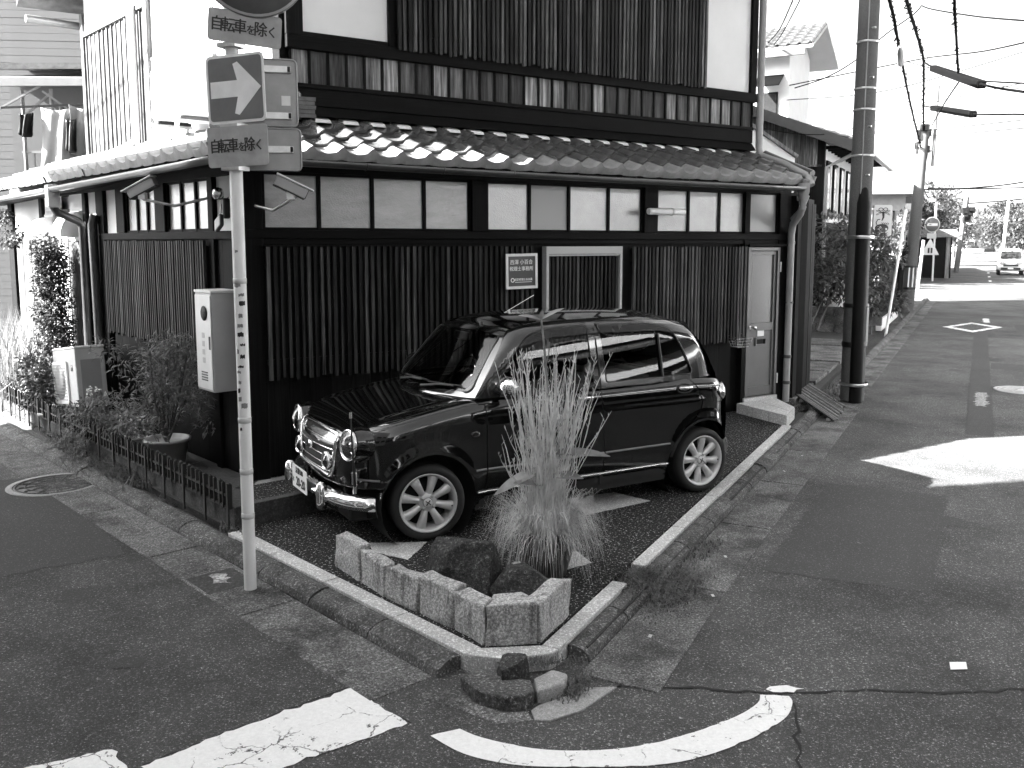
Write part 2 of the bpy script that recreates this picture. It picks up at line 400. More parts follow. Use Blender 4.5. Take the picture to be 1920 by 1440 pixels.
# ------------------------------------------------------------------ ground, roads, kerbs, markings
from mathutils import noise as mnoise
RZ0 = -0.08
def V2(p): return Vector((p[0], p[1]))
def ribbon(pts, wd, z, jit=0.0, step=None):
    pts = [V2(p) for p in pts]; mb = MB(); L = []; Rr = []
    for i, p in enumerate(pts):
        d = (pts[min(i+1, len(pts)-1)] - pts[max(i-1, 0)]).normalized(); n = Vector((-d.y, d.x))
        wv = wd[i] if isinstance(wd, (list, tuple)) else wd
        L.append(p + n*(wv/2 + rnd.uniform(-jit, jit))); Rr.append(p - n*(wv/2 + rnd.uniform(-jit, jit)))
    n = len(pts); mb.add([(q.x, q.y, z) for q in L] + [(q.x, q.y, z) for q in Rr], [(n+i, n+i+1, i+1, i) for i in range(n-1)]); return mb
def rag(poly, step=.03, j=.006):
    out = []
    n = len(poly)
    for i in range(n):
        a = V2(poly[i]); b = V2(poly[(i+1) % n]); k = max(1, int((b-a).length/step)); d = (b-a).normalized(); nn = Vector((-d.y, d.x))
        for q in range(k):
            p = a.lerp(b, q/k); out.append(p + nn*rnd.gauss(0, j) if q else p)
    return out
def sheet(name, poly, z, mat, kind='structure', j=0.0, parent=None):
    pl = rag(poly, .03, j) if j else [V2(p) for p in poly]
    mb = MB(); mb.add([(p.x, p.y, z) for p in pl], [tuple(range(len(pl)))])
    o = mb.build(name, mat, parent, fix=True); me = o.data
    if me.polygons[0].normal.z < 0: me.flip_normals()
    if not parent: o['kind'] = kind
    return o
# main sheet
mb = MB(); S = 3200
mb.add([(-S, -S, RZ0), (S, -S, RZ0), (S, S, RZ0), (-S, S, RZ0)], [(0, 1, 2, 3)])
road = mb.build('road', M_['asphalt'], kind='structure')
Adir = Vector((.839, .544)); Sdir = Vector((.4575, .8892)); Ldir = Vector((-.671, .741))
A0 = Vector((-2.181, 7.511)); nLo = Vector((-.741, -.671)); nS = Vector((.8892, -.4575))
def along(p, d, t, n=None, o=0): 
    q = V2(p) + d*t
    return q + n*o if n is not None else q
# forecourt slab
fc = [(-2.18, 7.55), (-1.93, 6.19), (-.15, 4.31), (.128, 4.315), (3.36, 10.60), (3.62, 11.12), (3.2, 11.1)]
mb = MB().prism(fc, -.2, 0.0); fore = mb.build('forecourt', M_['pebble'], kind='structure', fix=True)
# pale inlays in the forecourt
for nm, pl in (('paving_inlay', [(-1.66, 7.10), (-1.28, 6.82), (-1.30, 6.66), (-1.68, 6.80)]), ('paving_inlay', [(-.97, 5.88), (-.57, 5.90), (-.66, 5.55), (-.89, 5.69)]),
               ('paving_inlay', [(.42, 6.92), (.82, 7.12), (1.08, 6.87), (.55, 6.50)]), ('paving_inlay', [(.0, 5.5), (.42, 5.72), (.5, 5.5), (.1, 5.2)])):
    sheet(nm, pl, .004, M_['granite'], j=.003)
sheet('wall_foot_strip', [(-2.28, 7.20), (-2.12, 7.36), (-1.60, 7.80), (.6, 9.2), (.55, 9.27), (-1.68, 7.86), (-2.2, 7.45)], .004, M_['concrete'])
# granite edging strips
gs = M_['granite']
edging = MB().box(-.05, .05, -.05, .05, -.3, -.2).build('granite_edging', gs, kind='structure', loc=(0, 4.6, 0))
def strip_piece(a, b, wd, n, z1=.006, z0=-.12, name='edging_stone', parent=edging, mat=gs):
    a = V2(a); b = V2(b); q = [a, b, b+n*wd, a+n*wd]
    o = MB().prism([(p.x, p.y-4.6) for p in q], z0, z1).build(name, mat, parent, bevel=.004, fix=True); return o
pR = Vector((.150, 4.325)); k = 0.0
segsR = [(0.0, .98), (1.30, 2.15), (2.155, 3.05), (3.055, 3.95), (3.955, 4.85), (4.855, 5.75), (5.755, 6.20)]
for a, b in segsR: strip_piece(pR+Sdir*a, pR+Sdir*(b-.004), .092, nS)
dL = Vector((-.682, .731)); nL2 = Vector((-.731, -.682)); pL = Vector((-.152, 4.295))
for a, b in ((.0, .6), (.604, 1.3), (1.304, 1.95), (1.954, 2.55)): strip_piece(pL+dL*a, pL+dL*(b-.004), .105, nL2)
o = MB().prism([(-.152, -.305), (.150, -.275), (.232, -.318), (.18, -.372), (-.06, -.42), (-.229, -.377)], -.12, .005).build('edging_stone', gs, edging, bevel=.006, fix=True)
# kerb stones
kerb = MB().box(-.05, .05, -.05, .05, -.3, -.2).build('kerb', M_['kerb'], kind='structure', loc=(0, 4.5, 0))
def kerb_stone(a, b, wd, n, h=-.012, z0=-.16, par=kerb):
    a = V2(a); b = V2(b); d = (b-a); L = d.length; d.normalize(); prof = [(0, z0), (0, h), (wd*.25, h+.008), (wd*.62, h-.004), (wd*.92, h-.028), (wd, h-.062), (wd*1.0, z0)]
    k = max(2, int(L/.07)); vs = []
    sd = rnd.random()*50
    for i in range(k+1):
        for (o_, z) in prof:
            p = a + d*(L*i/k) + n*o_; e = mnoise.noise(Vector((p.x*9, p.y*9, z*9+sd)))*.008 if 0 < o_ else 0
            if i in (0, k) and o_ > 0: e -= .004
            vs.append((p.x, p.y-4.5, z+e))
    m = len(prof); fs = [(i*m+j, (i+1)*m+j, (i+1)*m+j+1, i*m+j+1) for i in range(k) for j in range(m-1)] + [tuple(range(m))[::-1], tuple(k*m+j for j in range(m))]
    mb_ = MB(); mb_.add(vs, fs, False); o = mb_.build('kerb_stone', M_['kerb'], par, fix=True); return o
pKR = pR + nS*.096
MB().prism([tuple(pR+Sdir*.14), tuple(pR+Sdir*7.2), tuple(pR+Sdir*7.2+nS*.19), tuple(pR+Sdir*.14+nS*.19)], -.2, -.022).build('kerb_bed', M_['soil'], kind='structure', fix=True)
MB().prism([tuple(pL+dL*.08), tuple(pL+dL*2.6), tuple(pL+dL*2.6+nL2*.23), tuple(pL+dL*.08+nL2*.23)], -.2, -.03).build('kerb_bed', M_['soil'], kind='structure', fix=True)
t = .10
while t < 7.0:
    L = rnd.choice((.56, .6, .62)); kerb_stone(pKR+Sdir*t, pKR+Sdir*(t+L-.012), .125, nS, h=-.012+rnd.uniform(-.006, .004)); t += L
while t < 32:   # on along the street
    kerb_stone(pKR+Sdir*t, pKR+Sdir*(t+1.19), .13, nS, h=.0); t += 1.2
pKL = pL + nL2*.110; t = .03
while t < 13:
    L = .6 if t < 4 else 1.0
    kerb_stone(pKL+dL*t, pKL+dL*(t+L-.012), .15, nL2, h=-.010+rnd.uniform(-.008, .004)); t += L
# curved kerb pieces at the corner and the loose one
def blocky(name, poly, z0, z1, mat, parent, loc, jit=.008, bev=.012):
    mb_ = MB().prism([(p[0]-loc[0], p[1]-loc[1]) for p in poly], z0, z1); me = mb_.mesh(name); b = bmesh.new(); b.from_mesh(me)
    bmesh.ops.recalc_face_normals(b, faces=b.faces); bmesh.ops.triangulate(b, faces=[f for f in b.faces if len(f.verts) > 4])
    bmesh.ops.subdivide_edges(b, edges=b.edges, cuts=2, use_grid_fill=True)
    sd = rnd.random()*90
    for v in b.verts:
        v.co += Vector((mnoise.noise(v.co*9+Vector((sd, 0, 0))), mnoise.noise(v.co*9+Vector((0, sd, 0))), mnoise.noise(v.co*9+Vector((0, 0, sd)))))*jit
    b.to_mesh(me); b.free(); o = link_mesh(name, me, mat, parent, None if parent else (loc[0], loc[1], 0))
    if bev:
        md = o.modifiers.new('bevel', 'BEVEL'); md.width = bev; md.segments = 2; md.limit_method = 'ANGLE'; md.angle_limit = R(50)
    return o
blocky('kerb_stone', [(-.245, 4.055), (-.16, 4.125), (-.06, 4.055), (.085, 4.01), (.10, 3.90), (.06, 3.845), (-.04, 3.835), (-.17, 3.915)], -.16, -.015, M_['kerb'], kerb, (0, 4.5))
blocky('kerb_stone', [(.10, 4.015), (.19, 4.10), (.265, 4.06), (.235, 3.97), (.115, 3.895)], -.16, -.012, M_['concrete'], kerb, (0, 4.5))
# gutter slabs
gut = MB().box(-.05, .05, -.05, .05, -.3, -.2).build('gutter', M_['slab'], kind='structure', loc=(0, 4.5, 0))
def gslab(poly, z=-.074, mat=None): 
    return MB().prism([(p[0], p[1]-4.5) for p in poly], -.14, z).build('gutter_slab', mat or M_['slab'], gut, bevel=.005, fix=True)
gR = pKR + nS*.128; t = -.05
while t < 30:
    L = 1.35 if t < 7 else 2.4
    a = gR+Sdir*t; b = gR+Sdir*(t+L-.012); wd = .37 if t < 7 else .30
    gslab([a, b, b+nS*wd, a+nS*(wd if t > 0 else .40)], z=-.075+rnd.uniform(0, .004)); t += L
gL = pKL + nL2*.152; t = .06
while t < 13:
    L = 1.3; a = gL+dL*t; b = gL+dL*(t+L-.012)
    gslab([a, b, b+nL2*.36, a+nL2*.36], z=-.076+rnd.uniform(0, .003)); t += L
gslab([(-.40, 3.93), (-.43, 4.0), (-.245, 4.02), (-.17, 3.90), (-.04, 3.82), (.07, 3.83), (.09, 3.755), (-.05, 3.72), (-.24, 3.85)], -.0755)
gslab([(.085, 3.835), (.12, 3.88), (.25, 3.965), (.29, 4.04), (.495, 4.05), (.31, 3.83), (.16, 3.745), (.10, 3.752)], -.072, M_['concrete'])
# planting bed soil
sheet('planting_bed', [A0+nLo*.74+Ldir*-.95, A0+Ldir*-.05, A0+Ldir*14, A0+nLo*.74+Ldir*14], .004, M_['soil'])
MB().prism([tuple(A0+nLo*.70+Ldir*-1.06), tuple(A0+Ldir*0.0+Vector((.02, -.1))), tuple(A0+Ldir*14), tuple(A0+nLo*.74+Ldir*14)], -.2, 0).build('bed_base', M_['concrete_dark'], kind='structure', fix=True)
# markings
sheet('crosswalk_bar', [(-.752, 4.044), (-.455, 3.726), (-.80, 3.47), (-1.15, 3.22), (-1.48, 3.40), (-1.24, 3.63)], -.0755, M_['paint'], j=.006)
sheet('crosswalk_bar', [(-1.65, 3.522), (-1.523, 3.377), (-1.80, 3.15), (-2.2, 2.9), (-2.35, 3.1), (-1.95, 3.38)], -.0755, M_['paint'], j=.006)
arc_in = [(-.225, 3.683), (-.124, 3.611), (.088, 3.53), (.307, 3.514), (.532, 3.55), (.774, 3.653), (.988, 3.784), (1.114, 3.9), (1.147, 3.978)]
arc_out = [(-.346, 3.627), (-.196, 3.49), (0, 3.414), (.213, 3.396), (.511, 3.403), (.734, 3.452), (.986, 3.59), (1.193, 3.761), (1.273, 3.9), (1.277, 3.965)]
sm = lambda l: [(p.x, p.y) for p in catmull([(a, b, 0) for a, b in l], 4)]
sheet('corner_line', sm(arc_out) + sm(arc_in)[::-1], -.0755, M_['paint'], j=.0035)
sheet('corner_line', [(1.188, 4.029), (1.25, 4.062), (1.298, 4.07), (1.369, 4.034), (1.31, 3.998), (1.25, 4.0)], -.0755, M_['paint'], j=.008)
sheet('survey_marker', [(2.179, 4.305), (2.262, 4.305), (2.231, 4.228), (2.146, 4.224)], -.0745, M_['white'])
dia = [Vector((10.70, 22.44)), Vector((12.03, 23.65)), Vector((12.12, 22.30)), Vector((10.74, 21.05))]; cc = sum(dia, Vector((0, 0)))/4
for i in range(4):
    a, b = dia[i], dia[(i+1) % 4]
    sheet('diamond_mark', [a, b, b.lerp(cc, .30), a.lerp(cc, .30)], -.0755, M_['paint'], j=.02)
# lane marks down the street
for t0, t1, off, mt in ((3.0, 4.2, 1.78, 'paint_old'), (16.8, 18.2, 1.9, 'paint'), (45, 47, 2.2, 'paint'), (52, 54, 2.2, 'paint'), (60, 62, 2.2, 'paint')):
    a = pKR+Sdir*(t0+6)+nS*off; b = pKR+Sdir*(t1+6)+nS*off
    sheet('lane_mark', [a, b, b+nS*.14, a+nS*.14], -.0755, M_[mt], j=.02)
for t0, L, o0, wd in ((9.5, 1.0, 3.3, 1.5), (13, .8, 2.0, 3.2), (20, 2.5, 2.6, 1.4), (33, 5, 1.5, 2.2)):
    a = pKR+Sdir*t0+nS*o0; b = a+Sdir*L
    sheet('asphalt_patch', [a, b, b+nS*wd, a+nS*wd], -.078, M_['asphalt_patch'], j=.012)
sheet('asphalt_patch', [pKR+Sdir*7+nS*1.70, pKR+Sdir*21+nS*1.70, pKR+Sdir*21+nS*1.98, pKR+Sdir*7+nS*1.98], -.0779, M_['asphalt_patch'], j=.006)
def crack(pts, wd=.012):
    p2 = []
    for a, b in zip(pts, pts[1:]):
        a = V2(a); b = V2(b); k = max(2, int((b-a).length/.05))
        for i in range(k): p2.append(a.lerp(b, i/k)+Vector((rnd.gauss(0, .008), rnd.gauss(0, .008))))
    p2.append(V2(pts[-1])); n = len(p2)
    o = ribbon(p2, [max(.003, wd*rnd.uniform(.4, 1.5)) for _ in p2], -.0768, .001).build('road_crack', M_['matte_black']); o['kind'] = 'structure'
crack([(.50, 4.06), (.8, 4.05), (1.05, 4.01), (1.30, 3.99), (1.6, 4.03), (2.1, 4.0), (3, 4.1)], .016)
crack([(1.29, 3.9), (1.2, 3.62), (1.16, 3.45), (1.1, 3.2)], .012)
crack([(-.45, 3.73), (-.62, 3.88), (-.72, 4.0)], .010)
crack([(-1.48, 3.41), (-1.24, 3.64), (-.76, 4.06)], .012)
crack([(-.805, 4.45), (-1.1, 4.85), (-1.8, 5.69), (-2.8, 6.87), (-4, 8.3)], .014)
crack([(.30, 3.835), (.18, 3.86), (.12, 3.9)], .008)
crack([(1.2, 5.47), (.757, 4.6), (.50, 4.05)], .016)
crack([(1.95, 7.0), (1.2, 5.47)], .014)
crack([(3.8, 10.6), (1.95, 7.0)], .010)
for c, r_ in (((.9, 4.6), .09), ((-2.6, 5.2), .12), ((2.6, 5.6), .10), ((-1.9, 4.3), .07), ((3.3, 6.6), .13)):
    sheet('oil_stain', [(c[0]+r_*rnd.uniform(.6, 1.2)*math.cos(a)*1.3, c[1]+r_*rnd.uniform(.6, 1.2)*math.sin(a)) for a in [6.283*k/14 for k in range(14)]], -.0778, M_['asphalt_patch'], j=.008)
sheet('asphalt_patch', [(1.6, 5.6), (2.5, 5.2), (3.6, 7.3), (2.75, 7.7)], -.0782, M_['asphalt_patch'], j=.012)
sheet('asphalt_patch', [(-3.3, 5.4), (-2.6, 5.9), (-4.2, 8.0), (-4.9, 7.5)], -.0782, M_['asphalt_patch'], j=.012)
# manhole covers
def manhole(c, r, label, rim='concrete', pat=True):
    t = empty('manhole_cover', (c[0], c[1], RZ0), 0, label, 'manhole cover')
    MB().lathe([(r*1.0, .001), (r*1.0, .006), (r*.87, .007)], 40, T(0, 0, 0)).build('rim', M_[rim], t)
    MB().lathe([(r*.855, .001), (r*.85, .005), (.0001, .005)], 40).build('lid', M_['iron'] if rim != 'steel' else M_['steel'], t)
    mbp = MB()
    for a in range(12):
        an = 2*math.pi*a/12
        for rr in (.28, .48, .68):
            mbp.box(-r*.05, r*.05, -r*.02, r*.02, .004, .0095, Matrix.Rotation(an, 4, 'Z') @ T(r*rr, 0, 0))
        mbp.beam((r*.2*math.cos(an), r*.2*math.sin(an), .006), (r*.8*math.cos(an+.1), r*.8*math.sin(an+.1), .006), r*.025, .006)
    for rr in (.4, .6, .8): mbp.lathe([(r*rr*1.02, .004), (r*rr*1.02, .009), (r*rr*.98, .009), (r*rr*.98, .004)], 40, smooth=False)
    mbp.build('lid_pattern', M_['concrete_dark'] if rim != 'steel' else M_['steel'], t)
manhole((-3.95, 7.66), .385, 'round iron manhole cover with pale ring in left street beside fence')
manhole((7.25, 12.70), .38, 'light steel manhole cover at right edge of the street', 'steel')
t = empty('valve_cover', (-1.80, 5.40, RZ0), R(132), 'square dark utility lid with worn white paint at foot of sign pole', 'utility cover')
MB().box(-.17, .17, -.15, .15, .001, .006).build('lid', M_['concrete_dark'], t)
sheet('paint_smear', [(-.09, -.05), (.1, -.06), (.12, .03), (-.02, .06)], .009, M_['paint_old'], j=.02, parent=t)
# granite planter of rough blocks
plant = empty('stone_planter', (-.2, 4.9, 0), 0, 'low wall of rough granite blocks in a V at the forecourt corner', 'planter')
base = [(-1.105, 5.463), (-.913, 5.194), (-.721, 4.949), (-.511, 4.739), (-.306, 4.52), (-.138, 4.313), (.139, 4.349), (.325, 4.725)]
hts = [.195, .185, .185, .215, .215, .215, .22]; ths = [.085, .085, .085, .10, .10, .16, .10]
for i in range(7):
    a = V2(base[i]); b = V2(base[i+1]); d = (b-a).normalized(); n = Vector((-d.y, d.x))
    e = .007; a2 = a+d*e; b2 = b-d*e; th = ths[i]
    sk = d*(.02 if i < 5 else 0)
    poly = [a2, b2, b2+n*th + (d*-.05 if i in (4, 6) else d*0) , a2+n*th + (d*.04 if i in (5, 6) else d*0)]
    if i == 5: poly = [a2, b2, b2+n*th*.9-d*.05, a2+n*th*.9+d*.05]
    o = blocky('granite_block', poly, -.06, hts[i]+rnd.uniform(-.018, .018), M_['granite_rough'], plant, (-.2, 4.9), jit=.024, bev=.010)
def rock(name, loc, size, seed, mat, label, rz=0, cut=.75):
    r_ = random.Random(seed); b = bmesh.new(); bmesh.ops.create_icosphere(b, subdivisions=5, radius=1)
    pl = [(Vector((r_.gauss(0, 1), r_.gauss(0, 1), r_.uniform(-.1, 1))).normalized(), r_.uniform(.80, 1.05)) for _ in range(9)]
    for v in b.verts:
        m = max(abs(v.co.x), abs(v.co.y), abs(v.co.z)); v.co /= m**.82
        for n, d in pl:
            e = v.co.dot(n)-d
            if e > 0: v.co -= n*e*.96
        v.co *= 1+.045*mnoise.noise(v.co*2.6+Vector((seed, 0, 0)))+.025*mnoise.noise(v.co*8)+.010*mnoise.noise(v.co*22)
        v.co = Vector((v.co.x*size[0]*(1-.10*v.co.z), v.co.y*size[1]*(1-.10*v.co.z), v.co.z*size[2]))
    zmin = min(v.co.z for v in b.verts)
    for v in b.verts: v.co.z -= zmin
    me = bpy.data.meshes.new(name); b.to_mesh(me); b.free(); me.polygons.foreach_set('use_smooth', [True]*len(me.polygons))
    o = link_mesh(name, me, mat, None, loc, (0, 0, rz)); return tag(o, label, 'rock')
rock('boulder', (-.28, 5.0, -.04), (.21, .13, .185), 3, M_['rock_dark'], 'tall dark mottled rock standing inside the stone planter', R(-28))
rock('boulder', (.05, 4.88, -.03), (.19, .15, .115), 9, M_['rock_dark'], 'rounded speckled rock in front of the grass pot', R(20))
rock('boulder', (-.42, 5.15, -.02), (.09, .08, .13), 14, M_['rock_dark'], 'small dark rock at the back left of the stone planter', R(-40))
rock('corner_stone', (.005, 4.075, -.06), (.075, .07, .065), 21, M_['rock_dark'], 'small dark square stone on the kerb at the corner tip', R(10), .7)
# weeds (uncountable)
def blades(mb_, c, sx, sy, n, h, wdt=.006, lean=.6, ang=0.0, z=0.0):
    for _ in range(n):
        x = rnd.gauss(0, sx); y = rnd.gauss(0, sy); ca, sa = math.cos(ang), math.sin(ang)
        p = Vector((c[0]+x*ca-y*sa, c[1]+x*sa+y*ca, z)); a = rnd.uniform(0, 6.28); hh = h*rnd.uniform(.35, 1.2); l = lean*rnd.uniform(.2, 1.3)*hh
        d = Vector((math.cos(a), math.sin(a), 0)); s_ = Vector((-d.y, d.x, 0))*wdt*rnd.uniform(.6, 1.3)
        q = p+d*l*.4+Vector((0, 0, hh*.65)); e = p+d*l+Vector((0, 0, hh*rnd.uniform(.6, 1)))
        mb_.add([p-s_, p+s_, q+s_*.8, q-s_*.8, e], [(0, 1, 2, 3), (3, 2, 4)])
mbw = MB(); sa = math.atan2(Sdir.y, Sdir.x)
blades(mbw, (.78, 5.30), .13, .06, 1500, .032, .003, 1.4, sa, -.02); blades(mbw, (.95, 5.22), .20, .08, 2000, .028, .003, 1.6, sa, -.075)
blades(mbw, (1.05, 5.62), .16, .05, 350, .035, .004, 1.2, sa, -.07); blades(mbw, (1.3, 5.95), .14, .05, 250, .03, .004, 1.2, sa, -.072)
blades(mbw, (.30, 4.02), .07, .03, 260, .04, .003, 1.2, sa, -.07); blades(mbw, (.13, 4.18), .10, .03, 240, .03, .003, 1.2, 0, -.02)
blades(mbw, (-3.42, 8.0), .32, .13, 2600, .13, .005, 1.5, 2.3, -.05); blades(mbw, (-3.25, 7.8), .16, .12, 500, .08, .005, 1.4, 2.3, -.06)
blades(mbw, (-2.75, 7.1), .10, .05, 300, .04, .004, 1.3, 2.3, -.07); blades(mbw, (-4.6, 9.15), .5, .05, 500, .06, .005, 1.2, 2.3, -.02)
blades(mbw, (-1.95, 6.18), .06, .04, 160, .05, .004, 1.2, 2.3, -.01)
blades(mbw, (4.3, 12.0), .5, .06, 300, .08, .006, 1.0, sa, -.03); blades(mbw, (3.55, 11.0), .1, .1, 150, .08, .006, 1.0, sa, -.03)
mbw.build('weeds', M_['moss'], label='low weeds and moss growing along the kerbs and gutter', cat='weeds', kind='stuff')
mbl = MB()
for t_, o_ in ((2.4, .25), (2.9, .3), (3.3, .22), (3.5, .33), (4.0, .2), (4.4, .26), (1.9, .35), (5.1, .3), (1.2, .45), (2.6, 1.1), (.5, .3)):
    p = pKR+Sdir*t_+nS*o_; a = rnd.uniform(0, 6); u = Vector((math.cos(a), math.sin(a), 0))*.022; v_ = Vector((-u.y, u.x, .008))*.6; c = Vector((p.x, p.y, -.066))
    mbl.add([c-u, c+v_, c+u, c-v_], [(0, 1, 2, 3)])
mbl.build('fallen_leaves', M_['straw'], label='few pale dry leaves lying in the right gutter', cat='leaves', kind='stuff')
# ------------------------------------------------------------------ the corner house (local x along the front, y into the house)
house = empty('corner_house', (-2.181, 7.511, 0), math.atan2(.544, .839), 'dark two storey timber house with tiled pent roof and slatted lattice on the corner', 'house')
lx, ly = -.160, .987; ox, oy = -.987, -.160
def LP(u, off, z): return Vector((u*lx+off*ox, u*ly+off*oy, z))
ML = Matrix(((lx, -ox, 0, 0), (ly, -oy, 0, 0), (0, 0, 1, 0), (0, 0, 0, 1)))  # (u, inward, z) -> house local
wd_, ws_, wb_ = M_['wood_dark'], M_['wood_slat'], M_['wood_beam']
# wall cores
MB().box(.01, 6.66, .03, .16, -.1, 2.05).build('wall', wd_, house)
MB().box(.02, 6.66, .10, .16, 2.05, 2.75).build('wall', M_['matte_black'], house)
MB().box(.05, 7.6, .03, .16, -.1, 2.08, ML).build('wall', wd_, house)
MB().box(.05, 7.6, .09, .16, 2.08, 2.75, ML).build('wall', M_['plaster'], house)
# inner floor/soffit so no light leaks
MB().add([(-.30, -.36, 2.655), (6.5, -.36, 2.655), (6.6, 1.0, 2.655), (.55, 1.0, 2.655)], [(0, 1, 2, 3)]).build('soffit', wd_, house)
MB().add([LP(-.42, .36, 2.655), LP(.2, -1.0, 2.66), LP(7.6, -1.0, 2.60), LP(7.6, .36, 2.50)], [(0, 1, 2, 3)]).build('soffit', wd_, house)
# sill and head beams
def fbeam(x0, x1, y0, y1, z0, z1, nm='beam', mat=wb_, bev=.004): return MB().box(x0, x1, y0, y1, z0, z1).build(nm, mat, house, bevel=bev)
fbeam(-.02, 6.62, -.055, .10, 2.035, 2.105); fbeam(.0, 6.60, -.03, .06, 1.985, 2.033); fbeam(-.02, 6.6, -.03, .11, 2.585, 2.66)
def lbeam(u0, u1, y0, y1, z0, z1, nm='beam', mat=None, bev=.004): return MB().box(u0, u1, y0, y1, z0, z1, ML).build(nm, mat or M_['wood_beam_y'], house, bevel=bev)
lbeam(.0, 3.4, -.05, .10, 2.03, 2.10); lbeam(-.02, 7.5, -.03, .10, 2.56, 2.65)
# posts
for x0, x1, z0 in ((-.03, .125, 0), (2.125, 2.30, 2.106), (4.262, 4.455, 2.106), (6.39, 6.62, 0), (5.80, 5.865, 0)):
    MB().box(x0, x1, -.045, .09, z0, 2.584).build('post', wd_, house, bevel=.006)
for u0, u1, z0 in ((.55, .655, 0), (1.62, 1.86, 2.101), (2.70, 2.93, 2.101), (3.32, 3.56, 0), (3.92, 4.02, 0), (5.62, 5.74, 0), (7.05, 7.25, 0)):
    MB().box(u0, u1, -.04, .08, z0, 2.56, ML).build('post', wd_, house, bevel=.006)
# transom windows on the front
def window_row(xs, plainidx=(), gl='frost'):
    wdw = MB()
    for x in xs: wdw.box(x-.016, x+.016, -.012, .03, 2.106, 2.584)
    wdw.box(xs[0], xs[-1], -.008, .03, 2.106, 2.128); wdw.box(xs[0], xs[-1], -.008, .03, 2.562, 2.584)
    o = wdw.build('window', wb_, house)
    for i in range(len(xs)-1):
        MB().box(xs[i]+.015, xs[i+1]-.015, .008, .014, 2.126, 2.564).build('pane', M_['pane_plain'] if i in plainidx else M_[gl], o)
window_row([.14, .627, 1.123, 1.638, 2.119], (), 'frost_ripple_dimmed'); window_row([2.307, 2.80, 3.283, 3.795, 4.256], (1,)); window_row([4.461, 4.933, 5.414, 5.902, 6.387], (3,))
def window_row_L(us):
    wdw = MB()
    for x in us: wdw.box(x-.017, x+.017, -.012, .03, 2.101, 2.56, ML)
    wdw.box(us[0], us[-1], -.008, .03, 2.101, 2.125, ML); wdw.box(us[0], us[-1], -.008, .03, 2.54, 2.56, ML)
    o = wdw.build('window', M_['wood_beam_y'], house)
    for i in range(len(us)-1): MB().box(us[i]+.016, us[i+1]-.016, .008, .014, 2.12, 2.545, ML).build('pane', M_['frost'], o)
window_row_L([.66, .97, 1.29, 1.61]); window_row_L([1.87, 2.13, 2.40, 2.69])
MB().box(.10, .54, .0, .02, 2.10, 2.56, ML).build('plaster_panel', M_['plaster'], house)
for a, b in ((2.94, 3.31), (3.57, 3.91), (4.03, 4.60), (5.0, 5.61), (5.75, 7.04)): MB().box(a, b, .0, .03, 2.09, 2.56, ML).build('plaster_panel', M_['plaster'], house)
# wall boards of the front, each a board
bm_ = MB().box(0, .188, -.012, .028, .02, 1.984).mesh('board'); bm_.materials.append(wd_)
x = .13
while x < 5.62: link_mesh('board', bm_, None, house, (x, rnd.uniform(-.003, .003), 0)); x += .190
bmL = MB().box(0, .21, -.010, .028, .02, 2.028, ML).mesh('board'); bmL.materials.append(wd_)
u = .02
while u < 3.05: link_mesh('board', bmL, None, house, tuple(LP(u, 0, 0)*1.0)); u += .213
bmS = MB().box(0, .098, -.012, .028, .05, 2.085, ML).mesh('board'); bmS.materials.append(M_['wood_sun'])
u = 3.57
while u < 6.95:
    if not (4.62 < u < 5.55): link_mesh('board', bmS, None, house, tuple(LP(u, rnd.uniform(-.004, .006), 0)))
    u += .101
# lattices: rails plus single slats
def lattice(x0, x1, n, z0, z1, y, mat, sw, rails, M=None, sd=.028, rmat=wb_, stag=.0, par=None):
    lat = None
    for zr in rails:
        o_ = MB().box(x0, x1, y+sd, y+sd+.03, zr-.022, zr+.022, M).build('lattice' if lat is None else 'rail', rmat, lat or par or house)
        lat = lat or o_
    me = MB().box(-sw/2, sw/2, 0, sd, z0, z1, M).mesh('slat'); me.materials.append(mat)
    me2 = MB().box(-sw/2*.8, sw/2*.8, 0, sd, z0+.02, z1, M).mesh('slat'); me2.materials.append(mat)
    for i in range(n):
        x_ = lerp(x0+sw/2, x1-sw/2, i/(n-1))+rnd.uniform(-.003, .003); p = Vector((x_, y+rnd.uniform(-.003, .003), rnd.uniform(-.008, .004)))
        if M: p = M @ Vector((p.x, p.y, 0))+Vector((0, 0, p.z))
        link_mesh('slat', me if rnd.random() < .75 else me2, None, lat, tuple(p))
    return lat
lattice(.125, 2.79, 46, .85, 1.965, -.095, ws_, .030, (1.93, 1.80, 1.0))
MB().box(.11, 2.80, -.10, -.03, 1.966, 1.982).build('lattice_cap', wb_, house)
lattice(4.08, 5.79, 33, .85, 1.955, -.095, ws_, .030, (1.92, 1.78, 1.0))
lattice(2.975, 3.875, 18, .85, 1.862, -.085, ws_, .028, (1.0, 1.4))
fr = MB(); fr.box(2.935, 3.91, -.11, -.03, 1.885, 1.962); fr.box(2.935, 2.968, -.11, -.03, .82, 1.885); fr.box(3.877, 3.91, -.11, -.03, .82, 1.885); fr.box(2.97, 3.876, -.10, -.06, 1.866, 1.882)
fr.build('window_frame', M_['plaster_grey'], house, bevel=.004)
lattice(.66, 3.20, 50, 1.03, 2.02, -.09, ws_, .027, (1.95, 1.1), ML)
lattice(4.66, 5.56, 14, .3, 2.30, -.03, M_['plaster_grey'], .022, (2.25, 2.05, 1.95, 1.2, .35), ML, rmat=M_['plaster_grey'])
MB().box(4.64, 5.58, .0, .05, .0, 2.4, ML).build('doorway', M_['matte_black'], house)
